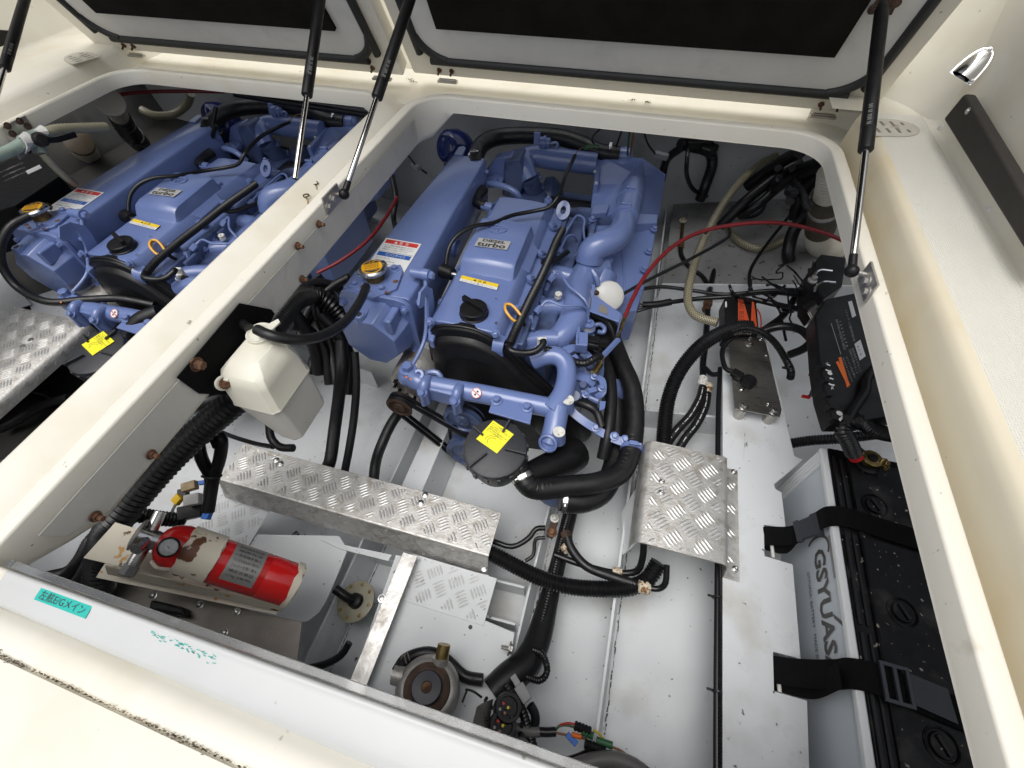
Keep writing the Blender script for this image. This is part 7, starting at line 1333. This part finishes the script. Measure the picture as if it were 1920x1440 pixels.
hose('spiral_cable', 'black spiral-wrapped cable between relays and grey plug', [(948, 1285, -0.50), (962, 1305, -0.495), (978, 1330, -0.50), (988, 1360, -0.51), (998, 1395, -0.52), (1005, 1420, -0.52)], 0.0085, 'conduit', 'cable', (0.006, 0.0007))
hose('grey_cable', 'grey sheathed cable leaving the relays to the right', [(946, 1352, -0.49), (965, 1364, -0.50), (990, 1372, -0.51), (1012, 1372, -0.51)], 0.0085, 'grey_sheath', 'cable')
hose('grey_cable', 'grey sheathed cable running under the front coaming', [(950, 1370, -0.50), (975, 1385, -0.51), (992, 1405, -0.52), (1005, 1440, -0.52)], 0.008, 'grey_sheath', 'cable')
hose('boot_cable', 'black shrink end of the grey cable before the coloured wires', [(1010, 1372, -0.51), (1026, 1373, -0.51), (1042, 1372, -0.51)], 0.0075, 'cable', 'cable')
for (pts, m, l) in (([(1040, 1370, -0.51), (1050, 1360, -0.505), (1065, 1356, -0.50), (1078, 1358, -0.50)], 'wire_red', 'red wire into the ribbed plug'), ([(1040, 1372, -0.51), (1048, 1362, -0.505), (1062, 1360, -0.505), (1078, 1364, -0.505)], 'wire_green', 'green wire into the ribbed plug'), ([(1042, 1374, -0.51), (1062, 1378, -0.51), (1085, 1382, -0.51), (1100, 1386, -0.51)], 'wire_brown', 'brown wire with an orange splice'), ([(1112, 1368, -0.50), (1124, 1376, -0.50), (1132, 1388, -0.505)], 'wire_yellow', 'yellow wire right of the ribbed plug'), ([(1145, 1400, -0.51), (1165, 1408, -0.51), (1182, 1422, -0.51)], 'wire_brown', 'tan wire curling to the right of the plugs'), ([(1130, 1405, -0.51), (1148, 1412, -0.51), (1162, 1420, -0.51)], 'conn_blue', 'blue wire right of the lower plug')):
    hose('coloured_wire', l, pts, 0.002, m, 'wire')
for (a, c, rr, m, l) in (((1077, 1360), (1108, 1372), 0.0075, 'black_plastic', 'black ribbed plug at the upper wire joint'), ((1090, 1372), (1112, 1380), 0.006, 'wire_green', 'green translucent sleeve under the ribbed plug'), ((1118, 1388), (1148, 1398), 0.006, 'wire_green', 'green translucent sleeve near the lower plug'), ((1096, 1394), (1135, 1408), 0.0075, 'black_plastic', 'black ribbed plug at the lower wire joint'), ((1072, 1377), (1090, 1382), 0.004, 'label_orange', 'orange splice on the brown wire')):
    MB().tube([P(*a, -0.50), P((a[0] + c[0]) / 2, (a[1] + c[1]) / 2, -0.50), P(*c, -0.50)], rr, 10, (0.006, 0.0008) if 'ribbed' in l else None).build('wire_joint', m, label=l, cat='connector')
MB().box(P(1072, 1386, -0.505), (0.022, 0.010, 0.006), Matrix.Rotation(-0.45, 3, 'Z')).build('blue_tag', 'conn_blue', label='blue crimp tag among the coloured wires', cat='connector', bev=0.001)
hose('printed_cable', 'black printed cable leaving the lower plug', [(1120, 1402, -0.52), (1105, 1412, -0.52), (1085, 1422, -0.52), (1060, 1430, -0.52)], 0.008, 'cable', 'cable')
hose('grey_hose', 'grey hose along the front edge at the bottom of the photograph', [(1060, 1445, -0.50), (1110, 1428, -0.495), (1150, 1424, -0.495), (1190, 1438, -0.495), (1230, 1470, -0.50)], 0.013, 'grey_sheath')
MB().lathe(P(958, 1385, -0.50), (0, 0, 1), [(0.014, 0), (0.014, 0.02), (0.008, 0.024), (0.006, 0.030), (0.001, 0.031)], 14).build('terminal_stud', 'grey_plastic', label='dark stud terminal below the relays', cat='terminal')
hose('loose_cable', 'black cable slipping under the angle bar into the bilge', [(655, 1205, -0.62), (640, 1228, -0.63), (610, 1245, -0.64), (570, 1255, -0.65)], 0.008, 'cable', 'cable')
MB().cyl(P(940, 1213, -0.545), P(962, 1218, -0.545), 0.004, n=8).hexbolt(P(955, 1216, -0.545), (1, 0, 0), 0.009, 0.006).build('frame_bolt', 'cast_alloy', label='bolt through the frame left of the cable bundle', cat='bolt')
# ================================================================== LEFT SIDE OF THE RIGHT BAY
hose('main_conduit', 'thick black corrugated conduit hanging along the centre beam', [(500, 700, -0.18), (450, 745, -0.20), (390, 795, -0.235), (330, 850, -0.265), (270, 915, -0.295), (225, 970, -0.325), (200, 1005, -0.36), (188, 1060, -0.42), (185, 1120, -0.48)], 0.026, 'conduit', 'conduit', (0.011, 0.0022), n=16)
hose('branch_conduit', 'black corrugated conduit curling under the beam by the extinguisher plate', [(205, 990, -0.38), (175, 1015, -0.41), (155, 1050, -0.45), (130, 1075, -0.49), (90, 1085, -0.52)], 0.016, 'conduit', 'conduit', (0.008, 0.0016))
hose('branch_conduit', 'outer black corrugated conduit disappearing at the lower left', [(190, 1010, -0.40), (170, 1060, -0.45), (145, 1095, -0.50), (100, 1110, -0.53)], 0.016, 'conduit', 'conduit', (0.008, 0.0016))
hose('rear_conduit', 'black corrugated conduit behind the extinguisher', [(215, 965, -0.36), (255, 965, -0.38), (300, 972, -0.42), (345, 975, -0.46)], 0.015, 'conduit', 'conduit', (0.007, 0.0014))
hose('exchanger_conduit', 'black corrugated hose bending behind the heat exchanger front', [(510, 620, -0.20), (535, 585, -0.22), (560, 560, -0.25), (590, 555, -0.28), (620, 570, -0.31), (640, 590, -0.34)], 0.024, 'conduit', 'hose', (0.011, 0.002), n=14)
for k, (pts, l) in enumerate((([(410, 835, -0.30), (400, 815, -0.295), (385, 812, -0.295), (372, 822, -0.30), (378, 860, -0.33), (395, 895, -0.37), (393, 930, -0.40)], 'left'), ([(345, 825, -0.27), (370, 812, -0.275), (400, 812, -0.285), (415, 825, -0.295), (412, 860, -0.33), (400, 900, -0.37), (390, 960, -0.41)], 'right'))):
    hose('harness_drop', 'black sheathed harness dropping to the plugs, ' + l + ' leg', pts, 0.0125, 'black_plastic', 'cable', group='harness legs above the plugs')
MB().tube([P(378, 893, -0.36), P(395, 898, -0.35), P(415, 892, -0.355), P(408, 885, -0.375)], 0.0025, 6).build('cable_tie', 'cable', label='cable tie round the two harness legs', cat='cable tie')
def conn(u, v, z, d, ang_, m, l): return MB().box(P(u, v, z), d, Matrix.Rotation(ang_, 3, 'Z') @ Matrix.Rotation(0.3, 3, 'X')).build('connector', m, label=l, cat='connector', bev=0.002, group='plugs above the extinguisher')
conn(356, 912, -0.42, (0.030, 0.020, 0.018), 0.6, 'conn_tan', 'tan plug above the extinguisher'); conn(333, 937, -0.42, (0.020, 0.018, 0.012), -0.4, 'conn_yellow', 'yellow plug above the extinguisher'); conn(362, 937, -0.41, (0.032, 0.024, 0.018), 0.5, 'conn_white', 'large white plug above the extinguisher'); conn(390, 935, -0.42, (0.016, 0.022, 0.016), 0.3, 'conn_white', 'small white plug beside the harness leg')
conn(380, 905, -0.415, (0.016, 0.010, 0.010), 0.4, 'conn_blue', 'small blue plug below the cable tie'); conn(389, 964, -0.41, (0.016, 0.022, 0.014), 0.1, 'conn_blue', 'blue plug at the foot of the right harness leg'); conn(358, 960, -0.44, (0.050, 0.030, 0.02), 0.5, 'black_plastic', 'black plug under the white plug'); conn(344, 925, -0.44, (0.02, 0.02, 0.016), 0.5, 'black_plastic', 'black plug behind the tan plug')
for k in range(3): hose('thin_wire', 'thin grey-green wire below the yellow plug', [(328 + k * 2, 945, -0.42), (320 + k * 2, 962, -0.43), (322 + k * 3, 980, -0.44)], 0.0013, 'conn_grey', 'wire', group='thin wires below the yellow plug')
# hoses between tank and engine
for (pts, rr, l) in (([(640, 640, -0.36), (640, 690, -0.40), (636, 740, -0.46), (628, 800, -0.52), (620, 860, -0.56), (612, 880, -0.58)], 0.017, 'thick black hose running down behind the coolant tank'), ([(665, 660, -0.38), (668, 720, -0.44), (664, 780, -0.50), (655, 840, -0.55), (645, 890, -0.60)], 0.011, 'black cable right of the thick hose behind the tank'), ([(775, 750, -0.52), (740, 785, -0.52), (715, 835, -0.54), (704, 870, -0.57), (700, 910, -0.60)], 0.014, 'black hose curving under the alternator'), ([(590, 560, -0.30), (600, 600, -0.34), (620, 650, -0.40), (632, 720, -0.46)], 0.014, 'black hose leaning behind the coolant tank'), ([(655, 520, -0.28), (620, 540, -0.30), (580, 580, -0.33), (560, 640, -0.38)], 0.012, 'dark hose in shade left of the heat exchanger'), ([(560, 1000, -0.62), (530, 1025, -0.62), (500, 1060, -0.63)], 0.010, 'left cable of the pair under the tread plate'), ([(575, 1005, -0.62), (545, 1032, -0.62), (515, 1065, -0.63)], 0.008, 'right cable of the pair under the tread plate'), ([(735, 330, -0.26), (742, 370, -0.30), (738, 405, -0.34), (742, 430, -0.40)], 0.009, 'black pipe hanging left of the heat exchanger far end'), ([(410, 808, -0.38), (440, 820, -0.36), (480, 832, -0.33), (512, 838, -0.285)], 0.005, 'thin black pipe crossing behind the drain hose')):
    hose('bay_hose', l, pts, rr, 'rubber')
hose('red_cable', 'red control cable under the centre beam', [(595, 512, -0.36), (640, 488, -0.34), (690, 450, -0.32), (725, 405, -0.30), (745, 370, -0.29)], 0.0055, 'red_cable', 'cable')
MB().box(P(780, 312, -0.30), (0.045, 0.018, 0.016), Matrix.Rotation(-0.6, 3, 'Z')).build('grey_connector', 'conn_grey', label='grey connector beside the navy exhaust riser', cat='connector', bev=0.002)
hose('hanging_wire', 'black wire from the beam to the grey connector by the riser', [(755, 280, -0.20), (768, 295, -0.25), (780, 310, -0.30), (800, 325, -0.34)], 0.004, 'cable', 'wire')
# ================================================================== LEFT BAY FITTINGS
r = thing('valve_bracket', 'grey plate with rivets holding a green ball valve, left bay', 'valve', P(70, 260, -0.05))
vq = [PX(2, 238, -1.640), PX(45, 216, -1.640), PX(82, 268, -1.640), PX(36, 300, -1.640)]
MB().prism(vq, (0.004, 0, 0)).build('plate', 'stainless', r, bev=0.001)
for (u, v) in ((14, 236), (37, 227), (52, 237), (24, 251), (52, 282)): MB().screw(PX(u, v, -1.6355), (1, 0, 0), 0.006).build('rivet', 'rusty_brown', r)
MB().strap([PX(32, 262, -1.635), PX(42, 252, -1.60), PX(56, 268, -1.585), PX(52, 284, -1.61)], (0, 1, 0.2), 0.022, 0.003).strap([PX(58, 250, -1.635), PX(72, 240, -1.60), PX(84, 252, -1.585), PX(80, 266, -1.61)], (0, 1, 0.2), 0.022, 0.003).build('saddle', 'conn_white', r)
mat('verdigris', (0.30, 0.38, 0.33), 0.6, var=0.2, vs=40)
MB().cyl(PX(44, 268, -1.61), PX(84, 250, -1.61), 0.018, n=16).cyl(PX(70, 262, -1.61), PX(80, 288, -1.60), 0.012, n=14).build('valve_body', 'verdigris', r)
MB().lathe(PX(74, 262, -1.585), (1, -0.2, 0.3), [(0.018, 0), (0.018, 0.012), (0.012, 0.02), (0.001, 0.021)], 18).strap([PX(78, 262, -1.57), PX(105, 262, -1.57), PX(142, 252, -1.57)], (0, 0.3, 1), 0.014, 0.004).build('lever', 'black_plastic', r)
hose('valve_hose', 'ribbed clear hose leaving the ball valve along the coaming', [PX(84, 250, -1.61), PX(105, 243, -1.60), PX(150, 240, -1.60), PX(200, 238, -1.60)], 0.013, 'clear_hose', 'hose', (0.009, 0.0008))
hose('valve_hose', 'clear hose dropping from the ball valve into the left bay', [PX(80, 288, -1.60), PX(95, 305, -1.60), PX(118, 328, -1.62), PX(140, 345, -1.66)], 0.010, 'clear_hose')
hose('valve_hose', 'green-grey hose entering the ball valve from the left edge', [PX(44, 268, -1.61), PX(20, 282, -1.61), PX(-20, 298, -1.61)], 0.014, 'verdigris')
r = thing('beige_filter', 'beige cylinder standing in the shade of the left bay', 'filter', P(165, 320, -0.5)); MB().cyl(P(150, 270, -0.33), P(185, 320, -0.55), 0.044, n=24).build('body', 'pvc', r); MB().lathe(P(148, 266, -0.31), P(150, 270, -0.33) - P(185, 320, -0.55), [(0.047, -0.02), (0.047, 0.0), (0.03, 0.006), (0.001, 0.007)], 24).build('lid', 'brown_hose', r)
r = thing('left_drain_pipe', 'pale flanged drain pipe with black clamps in the left bay', 'drain pipe', P(220, 220, -0.3)); MB().tube(Ps([(205, 190, -0.12), (215, 205, -0.17), (222, 216, -0.21)]), [0.036, 0.032, 0.031], 20).lathe(P(207, 193, -0.13), P(205, 190, -0.12) - P(222, 216, -0.21), [(0.044, 0), (0.044, 0.012), (0.036, 0.016)], 22).build('pipe', 'pvc', r); MB().tube(Ps([(224, 219, -0.22), (240, 245, -0.30), (262, 268, -0.40)]), 0.036, 18, (0.03, 0.002)).build('rubber_boot', 'rubber', r)
for t in (0.2, 0.8): MB().lathe(P(226, 222, -0.23).lerp(P(255, 262, -0.37), t), P(226, 222, -0.23) - P(255, 262, -0.37), [(0.037, 0), (0.0385, 0.001), (0.0385, 0.012), (0.037, 0.013)], 22).build('clamp', 'cast_alloy', r)
hose('braided_hose', 'braided hose looping at the back of the left bay', [(265, 205, -0.25), (290, 216, -0.27), (325, 214, -0.28), (350, 196, -0.25), (358, 175, -0.20)], 0.015, 'braided')
hose('red_cable', 'red cable along the far edge of the left bay', [(195, 182, -0.12), (250, 174, -0.12), (330, 171, -0.13), (420, 172, -0.15)], 0.006, 'red_cable', 'cable')
r = thing('port_control_box', 'black printed control box at the left edge of the photograph', 'control box', P(40, 320, -0.3)); kz2 = -0.24
MB().prism(Ps([(-80, 340, kz2), (60, 285, kz2), (100, 300, kz2), (112, 330, kz2), (30, 385, kz2), (-80, 420, kz2)]), (0, 0, -0.12)).build('body', 'black_plastic', r, bev=0.004); MB().prism(Ps([(48, 321, kz2 + 0.0005), (74, 309, kz2 + 0.0005), (79, 315, kz2 + 0.0005), (53, 327, kz2 + 0.0005)]), (0, 0, 0.0004)).build('paper_label', 'label_white', r, flat=True)
for k in range(3): text('バッテリ接続順序を守ること', P(0 + k * 4, 322 + k * 8, kz2 + 0.0005), P(42 + k * 4, 304 + k * 8, kz2 + 0.0005), P(1 + k * 4, 325 + k * 8, kz2 + 0.0005), m='ink_dim', parent=r, off=0.0005)
MB().strap(Ps([(16, 355, -0.33), (30, 368, -0.32), (50, 385, -0.32)]), (0, 1, 0), 0.022, 0.003, sm=False).build('slotted_bracket', 'stainless', label='slotted steel bracket behind the left orange cap', cat='bracket')
hose('cap_hose', 'black spiral-wrapped hose looping from the left orange cap across the bay', [PX(40, 410, -1.60) if False else P(55, 405, -0.165), P(20, 425, -0.17), P(2, 460, -0.20), P(5, 500, -0.25), P(35, 540, -0.30), P(90, 566, -0.32), P(160, 562, -0.33), P(225, 560, -0.34), P(290, 572, -0.36)], 0.0105, 'rubber')
for (pts, rr, l) in (([(300, 585, -0.33), (265, 600, -0.34), (248, 620, -0.36), (240, 640, -0.38)], 0.022, 'thick black hose beside the left strainer lid'), ([(130, 745, -0.50), (80, 760, -0.52), (30, 790, -0.54), (0, 805, -0.55)], 0.012, 'black hose low in the left bay'), ([(60, 730, -0.55), (95, 742, -0.56), (110, 760, -0.57)], 0.010, 'dark hose end under the left tread plate'), ([(405, 235, -0.20), (395, 260, -0.25), (405, 200, -0.16)], 0.007, 'thin dark hose at the back of the left bay'), ([(250, 270, -0.36), (330, 280, -0.36), (420, 250, -0.30)], 0.008, 'dark cable in the shade of the left bay'), ([(440, 175, -0.13), (560, 195, -0.15), (690, 215, -0.18)], 0.012, 'black cable trunk along the far edge of the left bay')):
    hose('port_hose', l, pts, rr, 'rubber')
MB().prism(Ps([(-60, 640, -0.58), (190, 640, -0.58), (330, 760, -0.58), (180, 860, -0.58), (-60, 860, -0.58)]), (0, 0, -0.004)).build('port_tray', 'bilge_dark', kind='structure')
MB().prism(Ps([(50, 560, -0.44), (170, 520, -0.44), (260, 560, -0.44), (140, 610, -0.44), (60, 585, -0.44)]), (0, 0, -0.004)).build('port_shelf', 'bay_paint', kind='structure', bev=0.001)
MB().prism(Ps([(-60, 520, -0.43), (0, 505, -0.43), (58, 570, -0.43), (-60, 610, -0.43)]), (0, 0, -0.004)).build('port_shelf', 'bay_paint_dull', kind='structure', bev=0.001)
rn = random.Random(31)
def tangle(n, box, z, r0, lab, grp, m='cable', cat='wire'):
    for k in range(n):
        u, v = rn.uniform(box[0], box[2]), rn.uniform(box[1], box[3]); pts = []; du, dv = rn.uniform(-14, 14), rn.uniform(-14, 14)
        for i in range(5):
            pts.append((u, v, z + rn.uniform(-0.03, 0.03))); u += du + rn.uniform(-9, 9); v += dv + rn.uniform(-9, 9); du += rn.uniform(-8, 8); dv += rn.uniform(-8, 8)
        hose('tangled_wire', lab, pts, r0 * rn.uniform(0.7, 1.3), m, cat, group=grp)
tangle(9, (1465, 505, 1530, 560), -0.33, 0.0022, 'thin black wire in the tangle left of the relay unit', 'tangled wires by the relay unit')
tangle(7, (1380, 530, 1470, 575), -0.40, 0.0040, 'black cable in the tangle above the orange labels', 'tangled cables above the orange labels')
tangle(7, (895, 1300, 985, 1400), -0.50, 0.0028, 'thin dark wire in the tangle round the relays', 'tangled wires round the relays')
tangle(5, (1480, 300, 1570, 380), -0.22, 0.010, 'dark hose in the tangle under the far right corner', 'tangled hoses in the far corner', 'rubber', 'hose')
for k, (pts, rr) in enumerate((([(545, 610, -0.30), (580, 620, -0.34), (610, 660, -0.40), (618, 720, -0.47)], 0.014), ([(525, 560, -0.24), (560, 600, -0.30), (590, 650, -0.38), (600, 700, -0.45)], 0.018), ([(600, 590, -0.32), (630, 620, -0.36), (655, 670, -0.42), (650, 740, -0.48)], 0.016), ([(560, 540, -0.26), (600, 530, -0.28), (640, 545, -0.32), (650, 590, -0.38)], 0.012), ([(590, 520, -0.30), (620, 560, -0.36), (625, 610, -0.42), (605, 660, -0.48)], 0.020), ([(635, 560, -0.34), (600, 640, -0.42), (580, 700, -0.48)], 0.013))):
    hose('shaded_hose', 'black hose in the dark gap between coolant tank and heat exchanger', pts, rr, 'rubber', group='hoses in the dark gap beside the tank')
for k, (u, v, z, dx, m_) in enumerate(((560, 575, -0.40, 0.09, 'bilge_dark'), (600, 610, -0.46, 0.10, 'bilge_dark'))):  # dark blocks added to fill out the dark gap beside the tank
    MB().box(P(u, v, z), (dx, 0.10, 0.05), Matrix.Rotation(0.3 * k, 3, 'Z')).build('gap_filler', m_, label=('upper', 'lower')[k] + ' dark filler block added in the gap beside the coolant tank', cat='box', bev=0.008)
for o in bpy.data.objects:
    if '_base' in o: del o['_base']
